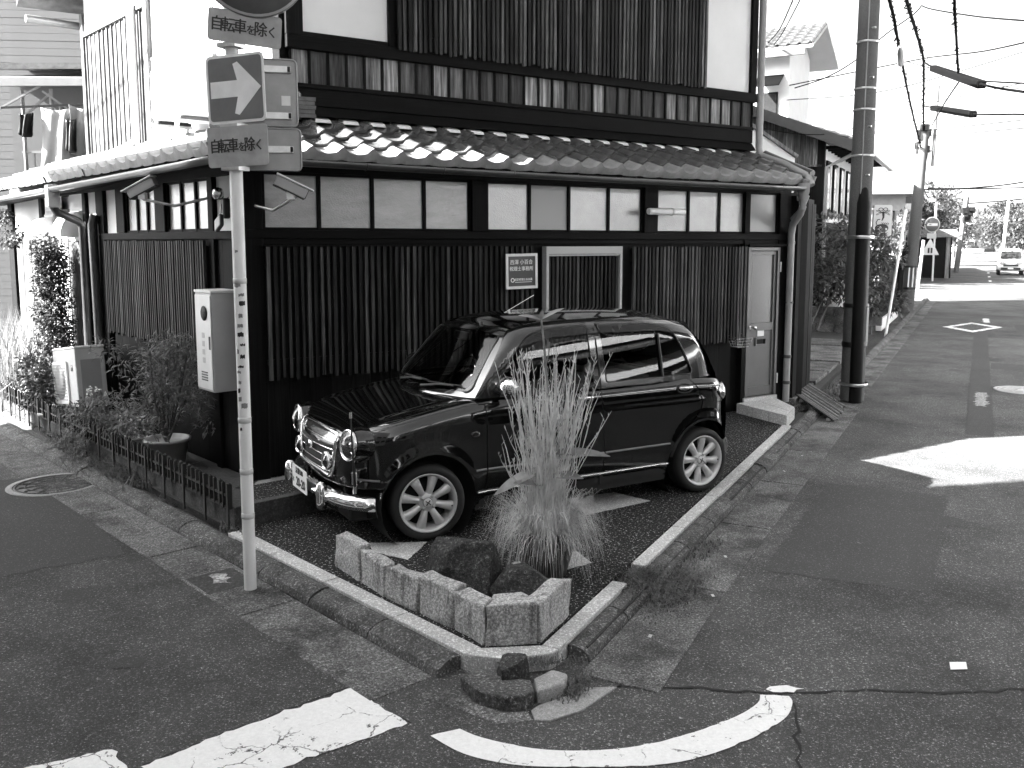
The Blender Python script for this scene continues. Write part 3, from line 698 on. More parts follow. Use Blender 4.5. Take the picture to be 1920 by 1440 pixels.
# side door
door = empty('door', (0, 0, 0), 0, parent=house)
al = M_['door_alu']
d = MB(); d.box(5.868, 5.905, -.05, .05, .165, 1.945); d.box(6.372, 6.415, -.05, .05, .165, 1.945); d.box(5.905, 6.372, -.05, .05, 1.905, 1.945)
d.build('door_frame', al, door, bevel=.003)
d = MB(); d.box(5.907, 5.95, -.03, .02, .17, 1.90); d.box(6.33, 6.37, -.03, .02, .17, 1.90); d.box(5.95, 6.33, -.03, .02, 1.855, 1.90); d.box(5.95, 6.33, -.035, .02, .955, 1.045); d.box(5.95, 6.33, -.03, .02, .17, .28)
d.build('door_stile', al, door, bevel=.003)
MB().box(5.95, 6.33, -.012, .004, 1.045, 1.855).build('door_pane', M_['pane_door'], door)
MB().box(5.95, 6.33, -.016, .004, .28, .955).build('door_panel', M_['door_panel'], door)
MB().lathe([(.0, .075), (.02, .072), (.026, .055), (.02, .04), (.012, .035), (.012, .0), (.03, -.001)], 16, T(5.965, -.035, 1.0) @ RX(90)).build('door_knob', M_['chrome'], door)
mbs = MB(); mbs.box(6.05, 6.24, -.032, -.016, .77, .79); mbs.box(6.05, 6.24, -.032, -.016, .85, .87); mbs.box(6.05, 6.07, -.032, -.016, .79, .85); mbs.box(6.22, 6.24, -.032, -.016, .79, .85)
mbs.build('letter_slot', al, door, bevel=.002)
MB().box(6.07, 6.22, -.018, -.014, .79, .85).build('letter_opening', M_['black'], door)
MB().box(6.09, 6.20, -.022, -.016, .885, .965).build('paper_notice', M_['white'], door, rot=None)
for z in (.30, 1.65): MB().box(6.418, 6.428, -.06, -.03, z, z+.12).build('hinge', M_['white'], door)
fbeam(5.84, 6.56, -.09, .02, 1.955, 1.985, 'door_head')
# tiled threshold and step
st = MB().box(5.84, 6.42, -.06, .05, -.02, .158).build('threshold', M_['concrete'], house)
for i in range(2): MB().box(5.845+i*.29, 5.845+i*.29+.283, -.066, -.06, .0, .153).build('tile', M_['granite'], st)
sp = [(5.72, -.068), (6.40, -.068), (6.10, -.60), (5.60, -.905)]
stp = MB().prism(sp, -.05, .108).build('door_step', M_['concrete'], house, fix=True)
def quadtile(a, b, c, dd, z): MB().prism([a, b, c, dd], .108, z).build('tile', M_['granite'], stp, fix=True)
L2 = lambda a, b, t: (lerp(a[0], b[0], t), lerp(a[1], b[1], t))
for i in range(3):
    t0, t1 = i/3+.006, (i+1)/3-.006
    for s0, s1 in ((.01, .49), (.51, .99)):
        f = lambda s, t: L2(L2(sp[0], sp[1], s), L2(sp[3], sp[2], s), t)
        quadtile(f(s0, t0), f(s1, t0), f(s1, t1), f(s0, t1), .115)
def face_tile(a, b, n):
    for i in range(n):
        p = Vector((*L2(a, b, (i+.03)/n), 0)); q = Vector((*L2(a, b, (i+.97)/n), 0)); nn = (q-p).cross(Vector((0, 0, 1))).normalized()*.006
        MB().hexa([p+Vector((0, 0, -.05)), q+Vector((0, 0, -.05)), q+nn+Vector((0, 0, -.05)), p+nn+Vector((0, 0, -.05)), p+Vector((0, 0, .104)), q+Vector((0, 0, .104)), q+nn+Vector((0, 0, .104)), p+nn+Vector((0, 0, .104))]).build('tile', M_['granite'], stp, fix=True)
face_tile(sp[3], sp[2], 3); face_tile(sp[0], sp[3], 3)
# right end: board return wall along the street
def W2H(x_, y_): 
    d_ = Vector((x_+2.181, y_-7.511)); return (d_.x*.839+d_.y*.544, -d_.x*.544+d_.y*.839)
ra = W2H(3.44, 11.02); rb = W2H(4.02, 12.14)
dv = Vector((rb[0]-ra[0], rb[1]-ra[1], 0)); Lr = dv.length; dv.normalize(); nv = Vector((dv.y, -dv.x, 0))
MR = Matrix(((dv.x, -nv.x, 0, ra[0]), (dv.y, -nv.y, 0, ra[1]), (0, 0, 1, 0), (0, 0, 0, 1)))
sw_ = MB().box(0, Lr, .02, .10, .02, 2.56, MR).build('side_wall', wd_, house)
n = 9
for i in range(n): MB().box(Lr*i/n+.003, Lr*(i+1)/n-.003, -.006+rnd.uniform(-.004, .004), .02, .10, 2.5, MR).build('board', wd_, sw_)
MB().box(-.05, Lr+.05, -.05, .10, -.1, .10, MR).build('side_footing', M_['kerb'], house, bevel=.01)
MB().box(6.60, 6.95, .0, .12, -.05, 2.6).build('wall', wd_, house)
# drain pipe at the right end, gutter, hopper
gm = M_['gutter']
def halfpipe(pts, r, n=8):
    mb_ = MB(); pts = [Vector(p) for p in pts]; vs = []; m = n+1
    for i, p in enumerate(pts):
        d_ = (pts[min(i+1, len(pts)-1)]-pts[max(i-1, 0)]).normalized(); s_ = Vector((-d_.y, d_.x, 0)).normalized(); up = Vector((0, 0, 1))
        for k_ in range(m):
            a = math.pi+math.pi*k_/n; vs.append(p+s_*math.cos(a)*r+up*math.sin(a)*r)
    mb_.add(vs, [(i*m+k_, (i+1)*m+k_, (i+1)*m+k_+1, i*m+k_+1) for i in range(len(pts)-1) for k_ in range(n)], True); return mb_
def thick(o, t=.003):
    md = o.modifiers.new('solid', 'SOLIDIFY'); md.thickness = t; return o
g1 = [(lerp(-.36, 6.30, i/12), -.445, lerp(2.655, 2.635, i/12)-.02*math.sin(math.pi*i/12)*.4) for i in range(13)]
thick(halfpipe(g1, .048).build('gutter', gm, house))
for i in range(9): 
    x_ = .15+i*.72; MB().tube([(x_, -.40+.05*math.cos(a), 2.645-.052*math.sin(a)-.0) for a in [math.pi*k/6 for k in range(7)]][:], .006, 6).build('gutter_bracket', gm, house, loc=(0, -.045, 0))
MB().lathe([(.09, .10), (.09, .0), (.045, -.10), (.045, -.2)], 4, T(6.36, -.40, 2.58)).build('gutter_hopper', M_['pipe'], house)
MB().tube([(6.36, -.40, 2.42), (6.40, -.33, 2.33), (6.50, -.15, 2.22), (6.535, -.10, 2.10), (6.55, -.09, 1.0), (6.555, -.085, .06)], .042, 12).build('drain_pipe', M_['pipe'], house)
for z in (.30, .62, 1.28, 2.0): MB().lathe([(.046, -.02), (.050, 0), (.046, .02)], 12, T(6.553, -.088, z)).build('pipe_joint', M_['pipe_dark'], house)
MB().tube([(6.48, -.36, 2.55), (6.47, -.30, 2.40), (6.52, -.12, 2.28)], .028, 8).build('drain_pipe', M_['pipe'], house)
# roof tiles
TW, TE = .266, .232
def tile_mesh(wd, ln, eave=False, clip=None):
    na = 10; nb = 1; th = .016
    def prof(a):
        t_ = a/wd
        return -.016*math.sin(math.pi*t_/.66) if t_ < .66 else .046*math.sin(math.pi*(t_-.66)/.34)**1.3
    top = []; bot = []
    mb_ = MB(); A_ = [wd*1.06*i/na for i in range(na+1)]
    ht = [prof(min(a, wd)) if a <= wd else prof(a-wd)*.9+.0 for a in A_]
    v = [(a, 0, h+.040) for a, h in zip(A_, ht)] + [(a, ln, h+.004) for a, h in zip(A_, ht)]
    lip = .060 if eave else .030
    v += [(a, 0.002, h+.040-lip-(0.012 if eave else 0)) for a, h in zip(A_, ht)] if not eave else [(a, .002, -.035+h*.15) for a, h in zip(A_, ht)]
    m = na+1; mb_.add(v, [(i, i+1, m+i+1, m+i) for i in range(na)], True)
    mb_.add([v[i] for i in range(m)]+[v[2*m+i] for i in range(m)], [(m+i, m+i+1, i+1, i) for i in range(na)], False)
    return mb_.mesh('tile')
def pent(name, org, ex, eu, slope_len, rise, ncol, clip_planes, tmat, lmat):
    """org: eave start; ex: along-eave unit; eu: horizontal up-slope unit"""
    ex = Vector(ex); up = (Vector(eu)*math.sqrt(slope_len**2-rise**2)+Vector((0, 0, rise))).normalized(); nn = ex.cross(up)
    if nn.z < 0: nn = -nn
    F = Matrix((ex, up, nn)).transposed().to_4x4(); F.translation = Vector(org)
    wdt = ncol*TW
    deck = MB().box(0, wdt, .03, slope_len+.05, -.06, -.045, F)
    me = deck.mesh('pent_roof'); b = bmesh.new(); b.from_mesh(me)
    for co, no in clip_planes: bmesh.ops.bisect_plane(b, geom=b.verts[:]+b.edges[:]+b.faces[:], plane_co=co, plane_no=no, clear_outer=True)
    b.to_mesh(me); b.free(); roof = link_mesh(name, me, wd_, house)
    m0 = tile_mesh(TW, TE+.05); m1 = tile_mesh(TW, TE+.05, True)
    m0.materials.append(tmat); m1.materials.append(lmat)
    nrow = int(math.ceil(slope_len/TE))
    for j in range(nrow):
        for i in range(ncol):
            Mx = F @ T(i*TW, j*TE-.02+rnd.uniform(-.008, .006), rnd.uniform(-.003, .006)) @ Matrix.Rotation(rnd.uniform(-.024, .024), 4, 'Z')
            src = m1 if j == 0 else m0
            cs = [Mx @ Vector((a, b_, 0)) for a in (0, TW*1.06) for b_ in (0, TE)]
            state = 1; cross = False
            for co, no in clip_planes:
                ds = [(c-Vector(co)).dot(Vector(no)) for c in cs]
                if min(ds) > 0: state = 0
                elif max(ds) > 0: cross = True
            if not state: continue
            if cross:
                me2 = src.copy(); me2.transform(Mx); b = bmesh.new(); b.from_mesh(me2)
                for co, no in clip_planes: bmesh.ops.bisect_plane(b, geom=b.verts[:]+b.edges[:]+b.faces[:], plane_co=co, plane_no=no, clear_outer=True)
                b.to_mesh(me2); b.free()
                if len(me2.polygons): link_mesh('tile', me2, None, roof)
            else:
                o = link_mesh('tile', src, None, roof); o.matrix_local = Mx
    return roof, F
EC = Vector((-.340, -.40, 2.715)); UC = Vector((.52, .45, 3.085))
hd = (UC-EC); hn = Vector((hd.y, -hd.x, 0)).normalized()   # plane normal along +x side
clipF = [(EC, -hn)]; clipL = [(EC, hn)]
sl = math.hypot(.85, .37)
pent('pent_roof', (-.34, -.40, 2.70), (1, 0, 0), (0, 1, 0), sl, .37, 26, clipF+[(Vector((6.52, 0, 0)), Vector((1, 0, 0)))], M_['tile'], M_['tile_light'])
e0 = LP(7.2, .40, 2.70)
exL = (-lx, -ly, 0); euL = (-ox, -oy, 0)
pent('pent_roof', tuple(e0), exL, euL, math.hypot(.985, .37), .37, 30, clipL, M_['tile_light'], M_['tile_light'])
# hip ridge: stacked flat tiles with round cap, end ornament
hb = MB()
for i in range(4):
    wv = .17-.012*i; z0 = .03+i*.028
    hb.beam(EC+hd*.02+Vector((0, 0, z0)), UC+hd*-.02+Vector((0, 0, z0)), wv, .024)
ridge = hb.build('hip_ridge', M_['tile'], house)
n = 5
for i in range(n):
    a = EC+hd*(.03+.94*i/n)+Vector((0, 0, .155)); b = EC+hd*(.03+.94*(i+.96)/n)+Vector((0, 0, .15))
    MB().tube([a, b], [.062, .056], 12).build('ridge_tile', M_['tile'], ridge)
MB().box(-.10, .10, -.03, .03, 0, .25, T(*(UC+Vector((.02, -.05, -.02)))) @ RZ(-40)).build('ridge_end', M_['tile'], house, bevel=.02)
for i in range(5): MB().box(-.13+.01*(i % 2), .13-.01*(i % 2), -.06, .06, i*.036, i*.036+.033, T(*(UC+Vector((.09, -.10, .0)))) @ RZ(-10)).build('ridge_tile', M_['tile'], ridge)
# plaster fillets under the flashing
pf = MB()
for i in range(24):
    x_ = -.34+i*TW+.02
    if x_ > .6: pf.hexa([(x_, .35, 3.06), (x_+.16, .35, 3.06), (x_+.16, .45, 3.075), (x_, .45, 3.075), (x_+.01, .352, 3.090), (x_+.15, .352, 3.085), (x_+.16, .45, 3.12), (x_, .45, 3.12)])
pf.build('plaster_fillet', M_['white'], house)
# upper storey
UX0, UX1, UY = .52, 6.38, .45
MB().box(UX0+.02, UX1-.02, UY+.06, UY+.16, 2.7, 5.3).build('upper_wall', wd_, house)
MB().hexa([(UX0+.08, UY-.10, 3.115), (UX1, UY-.10, 3.115), (UX1, UY+.06, 3.115), (UX0+.08, UY+.06, 3.115), (UX0+.05, UY-.02, 3.21), (UX1, UY-.02, 3.21), (UX1, UY+.06, 3.21), (UX0+.05, UY+.06, 3.21)]).build('flashing', wb_, house)
fbeam(UX0+.02, UX1, UY-.035, UY+.06, 3.212, 3.36, 'beam'); fbeam(UX0, UX1, UY-.05, UY+.06, 3.362, 3.40)
fbeam(UX0, UX1+.02, UY-.075, UY+.06, 3.69, 3.80)
bb = MB().box(.004, .168, UY-.015, UY+.055, 3.402, 3.688).mesh('board'); bb.materials.append(M_['wood_band'])
x = UX0+.04; i = 0
while x < UX1-.1: link_mesh('board', bb, None, house, (x, rnd.uniform(-.004, .004), 0)); x += .176; i += 1
bt = MB().box(-.012, .012, UY-.03, UY-.015, 3.402, 3.688).mesh('batten'); bt.materials.append(wd_)
x = UX0+.04
while x < UX1: link_mesh('batten', bt, None, house, (x, 0, 0)); x += .176
for x0, x1 in ((UX0, .675), (1.50, 1.565), (6.30, 6.40)): MB().box(x0, x1, UY-.06, UY+.06, 3.802, 5.4).build('post', wd_, house, bevel=.006)
MB().box(.675, 1.50, UY-.02, UY+.05, 3.84, 5.4).build('plaster_panel', M_['plaster'], house); MB().box(5.515, 6.30, UY-.02, UY+.05, 3.80, 5.4).build('plaster_panel', M_['plaster'], house)
fbeam(.675, 1.50, UY-.04, UY+.05, 3.802, 3.845); 
lattice(1.57, 5.51, 74, 3.775, 5.4, UY-.115, M_['wood_slat_up'], .030, (3.95, 4.7), sd=.03)
MB().tube([(6.47, UY-.06, 5.5), (6.47, UY-.06, 3.16), (6.47, UY-.09, 3.07), (6.47, -.02, 2.93), (6.47, -.36, 2.78), (6.46, -.43, 2.66)], .044, 12).build('drain_pipe', M_['pipe'], house)
MB().tube([(6.50, UY-.13, 3.075), (6.50, -.02, 2.935), (6.50, -.40, 2.79)], .05, 10).build('verge_roll', gm, house)
# left upper wall
uo = -.585
def UB(u0, u1, d0, d1, z0, z1, nm, mat, bev=0): return MB().box(u0, u1, -uo+d0, -uo+d1, z0, z1, ML).build(nm, mat, house, bevel=bev)
UB(.40, 5.5, .06, .16, 2.6, 5.0, 'upper_wall', M_['plaster_grey'])
UB(.36, .50, -.05, .06, 3.1, 5.4, 'post', wd_, .006)
UB(.50, 1.40, .0, .06, 3.06, 5.2, 'plaster_panel', M_['plaster']); UB(1.40, 3.36, .0, .06, 3.06, 3.72, 'plaster_panel', M_['plaster']); UB(2.84, 3.36, .0, .06, 3.72, 5.2, 'plaster_panel', M_['plaster'])
UB(3.46, 5.5, -.02, .055, 4.66, 5.3, 'plaster_panel', M_['plaster']); UB(3.46, 5.5, -.05, .055, 4.60, 4.66, 'beam', M_['wood_grey'])
UB(3.36, 3.46, -.05, .06, 3.0, 5.4, 'post', M_['wood_grey'], .006); UB(5.5, 5.6, -.05, .06, 3.0, 4.9, 'post', M_['wood_grey'], .006)
lattice(1.42, 2.82, 34, 3.72, 5.2, -uo-.07, M_['plaster_grey'], .020, (3.8, 4.6), ML)
bp = MB().box(.003, .148, -uo-.012, -uo+.055, 3.02, 4.60, ML).mesh('board'); bp.materials.append(M_['wood_pale'])
u = 3.47
while u < 5.45: link_mesh('board', bp, None, house, tuple(LP(u, rnd.uniform(-.006, .006), 0))); u += .153
btL = MB().box(-.010, .010, -uo-.03, -uo-.012, 3.02, 4.60, ML).mesh('batten'); btL.materials.append(M_['wood_grey'])
u = 3.47
while u < 5.5: link_mesh('batten', btL, None, house, tuple(LP(u, 0, 0))); u += .153
MB().tube([LP(3.72, -.50, 5.6), LP(3.72, -.50, 3.18), LP(3.85, -.42, 3.08), LP(5.2, -.36, 2.97), LP(7.0, -.36, 2.93)], .045, 10).build('drain_pipe', M_['white'], house)
# left gutter and pipe
g2 = [LP(lerp(-.42, 6.9, i/14), .445, lerp(2.64, 2.55, i/14)+.0) for i in range(15)]
thick(halfpipe(g2, .048).build('gutter', M_['alu'], house))
MB().box(3.62, 3.74, -.50, -.38, 2.38, 2.62, ML).build('gutter_hopper', M_['white'], house, bevel=.01)
MB().tube([LP(3.68, .44, 2.40), LP(3.7, .40, 2.33), LP(3.90, .12, 2.24), LP(3.94, .07, 2.17), LP(3.95, .07, 0)], .043, 10).build('drain_pipe', M_['pipe_dark'], house)
MB().tube([LP(3.50, .07, 2.30), LP(3.50, .10, 2.20), LP(3.50, .08, 0)], .05, 10).build('duct', M_['pipe_dark'], house)
# main roof (gable end over the left wall)
rf = MB()
def rp(y_, z_, side): 
    return LP(y_/ly, .0 if side == 0 else 0, z_) 
def slab(y0, z0, y1, z1, th=.10):
    a = Vector((y0*lx/ly-.05, y0, z0)); b = Vector((y1*lx/ly-.05, y1, z1)); c = Vector((6.75, y1, z1)); d_ = Vector((6.75, y0, z0)); t_ = Vector((0, 0, th))
    rf.hexa([a, d_, c, b, a+t_, d_+t_, c+t_, b+t_])
slab(-.20, 5.55, 2.75, 6.95); slab(2.75, 6.95, 6.05, 5.0)
rf.build('main_roof', M_['tile'], house)
MB().hexa([LP(.36, -.585, 5.0), LP(5.55, -.585, 4.85), LP(5.55, -.75, 4.85), LP(.36, -.75, 5.0), LP(.36, -.585, 5.6), LP(2.7, -.585, 6.85), LP(2.7, -.75, 6.85), LP(.36, -.75, 5.6)]).build('gable_wall', M_['plaster_grey'], house)
MB().add([LP(.4, -.62, 5.0), LP(2.75, -.62, 6.85), LP(5.55, -.62, 4.9), LP(3, -.62, 4.8)], [(0, 1, 2, 3)]).build('gable_wall', M_['plaster_grey'], house)
MB().box(.6, 6.35, .7, 5.4, 2.7, 5.3).build('upper_core', M_['plaster_grey'], house)
MB().box(.4, 6.6, .3, 7.0, -.1, 2.6).build('lower_core', M_['matte_black'], house)
MB().tube([LP(5.95, .0, 4.83), LP(5.95, -.7, 4.83), (6.0, 5.9, 4.83)], .05, 8).build('gutter', M_['alu'], house)
# ------------------------------------------------------------------ parked car (local x from nose to tail, y away from the camera, z up)
CY = R(60); cax = Vector((math.sin(CY), math.cos(CY), 0)); cay = Vector((-cax.y, cax.x, 0))
cO = Vector((.4835, 6.5415, 0)) - cax*1.82 + cay*.70
car = empty('parked_car', tuple(cO), math.atan2(cax.y, cax.x), 'small glossy black retro hatchback with chrome grille and silver wheels parked before the house', 'car')
P_ = M_['carpaint']; CH = M_['chrome']; TR = M_['trim']
W0 = .735; XF, AF, PF = .055, .46, 2.5; XRr, AR, PR = 3.40, .34, 2.6
FX, FZ, RXc = .62, .262, 3.02; ARCH = .335
def wplan(x):
    a = 1.0
    if x < XF+AF: a = min(a, max(1-max(1-(x-XF)/AF, 0)**PF, 1e-4)**(1/PF))
    if x > XRr-AR: a = min(a, max(1-max(1-(XRr-x)/AR, 0)**PR, 1e-4)**(1/PR))
    return W0*a
HT = [(.0, .66), (.06, .705), (.12, .745), (.22, .785), (.4, .83), (.7, .885), (1.0, .925), (1.3, .945), (2.8, .955), (3.1, .945), (3.25, .915), (3.4, .85)]
RS = .115
def ztop(x): return sinterp(HT, x)
def flare(x, z):
    e = 0
    for cx in (FX, RXc):
        d = math.hypot(x-cx, z-FZ)
        if d > ARCH-.02: e += .013*math.exp(-((d-ARCH-.01)/.05)**2)
    return e
def sst(a, b, x): t = min(max((x-a)/(b-a), 0), 1); return t*t*(3-2*t)
def bodyW(x, z):
    wv = wplan(x); zt = ztop(x); zs = zt-RS
    y = wv
    if z < .46: y -= .055*((.46-z)/.26)**2
    y -= .010*sst(.775, .80, z)*sst(.9, 1.1, x)
    if z > zs: y -= RS-math.sqrt(max(RS*RS-min(z-zs, RS)**2, 0))
    return y+flare(x, z)*(1 if z < zs else max(0, 1-(z-zs)/.06))
def side_pt(x, z, s=-1, o=0.0): return Vector((x, s*(bodyW(x, z)+o), z))
def inpoly(p, poly):
    x, y = p; c = False; n = len(poly); j = n-1
    for i in range(n):
        xi, yi = poly[i]; xj, yj = poly[j]
        if (yi > y) != (yj > y) and x < (xj-xi)*(y-yi)/(yj-yi)+xi: c = not c
        j = i
    return c
def resamp(poly, st):
    out = []
    for i in range(len(poly)):
        a = V2(poly[i]); b = V2(poly[(i+1) % len(poly)]); k = max(1, int(math.ceil((b-a).length/st)))
        for q in range(k): out.append(tuple(a.lerp(b, q/k)))
    return out
def panel_mesh(name, poly, holes, fn, st=.035, flip=False):
    loops = [resamp(poly, st)]+[resamp(h, st*.8) for h in holes]
    pts = []; edges = []
    for lp in loops:
        b = len(pts); pts += [Vector(p) for p in lp]; edges += [(b+i, b+(i+1) % len(lp)) for i in range(len(lp))]
    bx = [p[0] for p in loops[0]]; by = [p[1] for p in loops[0]]
    x = min(bx)+st*.5
    bpts = list(pts)
    while x < max(bx):
        y = min(by)+st*.5
        while y < max(by):
            if inpoly((x, y), loops[0]) and not any(inpoly((x, y), h) for h in loops[1:]):
                if min((q-Vector((x, y))).length_squared for q in bpts) > (st*.45)**2: pts.append(Vector((x, y)))
            y += st
        x += st
    vo, eo, fo, *_ = delaunay_2d_cdt(pts, edges, [], 0, 1e-6)
    fs = []
    for f in fo:
        c = sum((vo[i] for i in f), Vector((0, 0)))/len(f)
        if inpoly(c, loops[0]) and not any(inpoly(c, h) for h in loops[1:]): fs.append(tuple(f) if not flip else tuple(f)[::-1])
    e = 2e-3
    V = [fn(p.x, p.y) for p in vo]; N = []
    for p in vo:
        du = fn(p.x+e, p.y)-fn(p.x-e, p.y); dv_ = fn(p.x, p.y+e)-fn(p.x, p.y-e); n_ = du.cross(dv_)
        n_ = n_.normalized() if n_.length > 1e-12 else Vector((0, 0, 1)); N.append(-n_ if flip else n_)
    me = bpy.data.meshes.new(name); me.from_pydata(V, [], fs); me.update()
    me.polygons.foreach_set('use_smooth', [True]*len(me.polygons)); me.normals_split_custom_set_from_vertices(N); return me
def both(name, poly, holes, fn_s, mat, st=.035, parent=None):
    out = []
    for s in (-1, 1):
        me = panel_mesh(name, poly, holes, lambda a, b: fn_s(a, b, s), st, flip=(s > 0)); out.append(link_mesh(name, me, mat, parent or car))
    return out
def archpts(cx, a0, a1, n=18, r=ARCH): return [(cx+r*math.cos(R(lerp(a0, a1, i/n))), FZ+r*math.sin(R(lerp(a0, a1, i/n)))) for i in range(n+1)]
def ctop(x, k=.80): return ztop(x)-RS+RS*k
g = .0035
zb = .20
HK = .80   # how far round the shoulder the side panels reach
tops = lambda a, b, n=8: [(lerp(a, b, i/n), ctop(lerp(a, b, i/n), HK)) for i in range(n+1)]
# front fender
fen = [(.155, .30)] + [(.155, ctop(.155, HK))] + tops(.2, 1.045-g, 9) + [(1.045-g, zb)] + [(FX+ARCH*math.cos(R(-8)), zb)] + archpts(FX, -6, 186)[0:] + [(.25, .24)]
fen = [p for p in fen if not (p[0] < .30 and p[1] < .25)] + [(.272, .25)]
fen2 = [(.155, .33), (.155, ctop(.155, HK))] + tops(.2, 1.045-g, 9)[:] + [(1.045-g, zb)] + [(FX+ARCH+.004, zb)] + archpts(FX, 0, 172) + [(.26, .33)]
both('front_fender', fen2, [], side_pt, P_)
d1 = [(1.045+g, zb+.07)] + tops(1.045+g, 2.015-g, 8) + [(2.03-g, .6), (2.04-g, zb+.07)]
both('front_door', d1, [], side_pt, P_)
ra_ = [(2.99, .70), (2.93, .64), (2.86, .585)]
d2 = [(2.04+g, zb+.07), (2.03+g, .6)] + tops(2.015+g, 2.885-g, 8) + [(2.945-g, .86), (2.985-g, .76), (2.975-g, .70), (2.90-g, .62)] + [p for p in archpts(RXc, 120, 168, 6, ARCH+.035)] + [(2.655, zb+.07)]
both('rear_door', d2, [], side_pt, P_)
qp = [(2.885+g, ctop(2.885, HK))] + tops(2.9, 3.28, 5)[1:] + [(3.30, .33)] + archpts(RXc, 12, 168, 18) + archpts(RXc, 168, 120, 6, ARCH+.030) + [(2.905+g, .618), (2.98+g, .70), (2.99+g, .76), (2.95+g, .86)]
both('quarter_panel', qp, [], side_pt, P_)
sil = [(FX+ARCH+.01, zb-.03), (FX+ARCH+.01, zb+.064), (2.66, zb+.064), (2.66, zb-.03)]
both('sill', sil, [], lambda x, z, s: side_pt(x, z, s, -.004), P_, .05)
# inner dark hull so gaps read dark and nothing shows through
hull = MB()
def hullpt(u, v):
    x = lerp(.2, 3.25, u); z = lerp(zb-.03, ztop(x)-.06, v); return Vector((x, -(bodyW(x, z)-.03-.0), z))
for s in (1, -1):
    hull.grid(lambda u, v: (lambda p: Vector((p.x, p.y*s, p.z)))(hullpt(u, v)), 1, 1)
hull = MB(); hull.box(.98, 2.66, -.68, .68, .15, .24); hull.box(.30, .98, -.40, .40, .18, .55); hull.box(2.6, 3.2, -.45, .45, .18, .6)
hull.box(1.0, 1.04, -.69, .69, .2, .86); hull.box(2.02, 2.05, -.70, -.64, .2, .9); hull.box(2.02, 2.05, .64, .70, .2, .9); hull.box(3.15, 3.2, -.55, .55, .2, .9)
hull.box(1.0, 2.66, -.695, -.665, .2, .90); hull.box(1.0, 2.66, .665, .695, .2, .90)
hull.build('floor_pan', M_['matte_black'], car)
for cx, nm in ((FX, 'wheel_house'), (RXc, 'wheel_house')):
    for s in (-1, 1):
        MB().lathe([(ARCH+.012, -.34), (ARCH+.012, .0)], 24, T(cx, s*(.70 if cx < 2 else .60), FZ) @ RX(90 if s < 0 else -90) @ T(0, 0, 0), a0=0, a1=2*math.pi).build(nm, M_['matte_black'], car)
        MB().lathe([(ARCH+.012, -.34), (.001, -.34)], 24, T(cx, s*.715, FZ) @ RX(90 if s < 0 else -90)).build('wheel_house', M_['matte_black'], car)
# hood (height field between the shoulder lines)
def hoodz(x, y):
    wv = wplan(x); zt = ztop(x); yi = max(wv-RS, .01); ay_ = abs(y)
    if ay_ <= yi:
        return zt+.018*(1-(ay_/yi)**2)*sst(.05, .3, x)-.012*math.exp(-((ay_-yi*.86)/.03)**2)*sst(.25, .5, x)
    return zt-RS+math.sqrt(max(RS*RS-min(ay_-yi, RS)**2, 0))
def hood_pt(x, y): return Vector((x, y, hoodz(x, y)))
def yedge(x): yi = wplan(x)-RS; return yi+RS*math.sqrt(max(1-HK*HK, 0))
xs = [lerp(.12, .99, i/14) for i in range(15)]
cowl = lambda y: 1.02-.16*(1-(abs(y)/.62)**2)
hp = [(x, -yedge(x)+.002) for x in xs] + [(cowl(y), y) for y in [lerp(-.58, .58, i/8) for i in range(9)]] + [(x, yedge(x)-.002) for x in xs[::-1]]
nose = [(.075+.05*(abs(y)/.5)**2, y) for y in [lerp(.50, -.50, i/8) for i in range(9)]]
me = panel_mesh('hood', hp+nose, [], hood_pt, .04); link_mesh('hood', me, P_, car)
# front fascia
def xfront(y): 
    a = min(abs(y)/W0, .999); return XF+AF*(1-(1-a**PF)**(1/PF))
def fas_pt(y, z):
    t = sst(.60, .78, z); return Vector((xfront(y)+.06*t*t+.05*max(0, (.30-z)/.1)**1.0*.3, y, z))
ye = [lerp(-.655, .655, i/16) for i in range(17)]
fp = [(y, .19) for y in ye] + [(y, hoodz(max(xfront(y)+.05, .12), y)-.004) for y in ye[::-1]]
me = panel_mesh('front_fascia', fp, [], lambda y, z: fas_pt(y, z), .035, flip=True); link_mesh('front_fascia', me, P_, car)
# grille
gr = empty('grille', parent=car)
def trapz(yt, yb, zt_, zb_, r=.05, k=4):
    c = [(-yt, zt_), (yt, zt_), (yb, zb_), (-yb, zb_)]; out = []
    for i in range(4):
        p = V2(c[i]); a = (V2(c[i-1])-p).normalized(); b = (V2(c[(i+1) % 4])-p).normalized()
        for j in range(k+1):
            t = j/k; out.append(tuple((p+a*r)*(1-t)**2+2*t*(1-t)*p+(p+b*r)*t*t))
    return out
GX = -.012
def gpt(y, z, o=0): return Vector((xfront(y)+GX-o+.05*sst(.62, .76, z), y, z))
tz = trapz(.375, .335, .725, .435)
MB().tube([gpt(y, z) for y, z in tz]+[gpt(*tz[0])], .017, 8, caps=False).build('grille_surround', CH, gr)
me = panel_mesh('grille_back', trapz(.37, .33, .72, .44), [], lambda y, z: gpt(y, z, -.008), .05, flip=True); link_mesh('grille_back', me, M_['matte_black'], gr)
for z in (.675, .62, .565, .51, .465):
    yy = lerp(.33, .365, (z-.44)/.28); MB().tube([gpt(lerp(-yy, yy, i/12), z, .002) for i in range(13)], .0045, 6).build('grille_bar', CH, gr)
MB().lathe([(.036, 0), (.036, .012), (.030, .016), (.001, .017)], 20, T(xfront(0)+GX-.012, 0, .60) @ Matrix.Diagonal((1, 1.15, .85, 1)) @ RY(-90)).build('emblem', CH, gr)
MB().tube([(xfront(0)+GX-.031, -.018+.036*i/8, .592+.012*math.sin(i*.9)) for i in range(9)], .004, 5).build('emblem_mark', TR, gr)
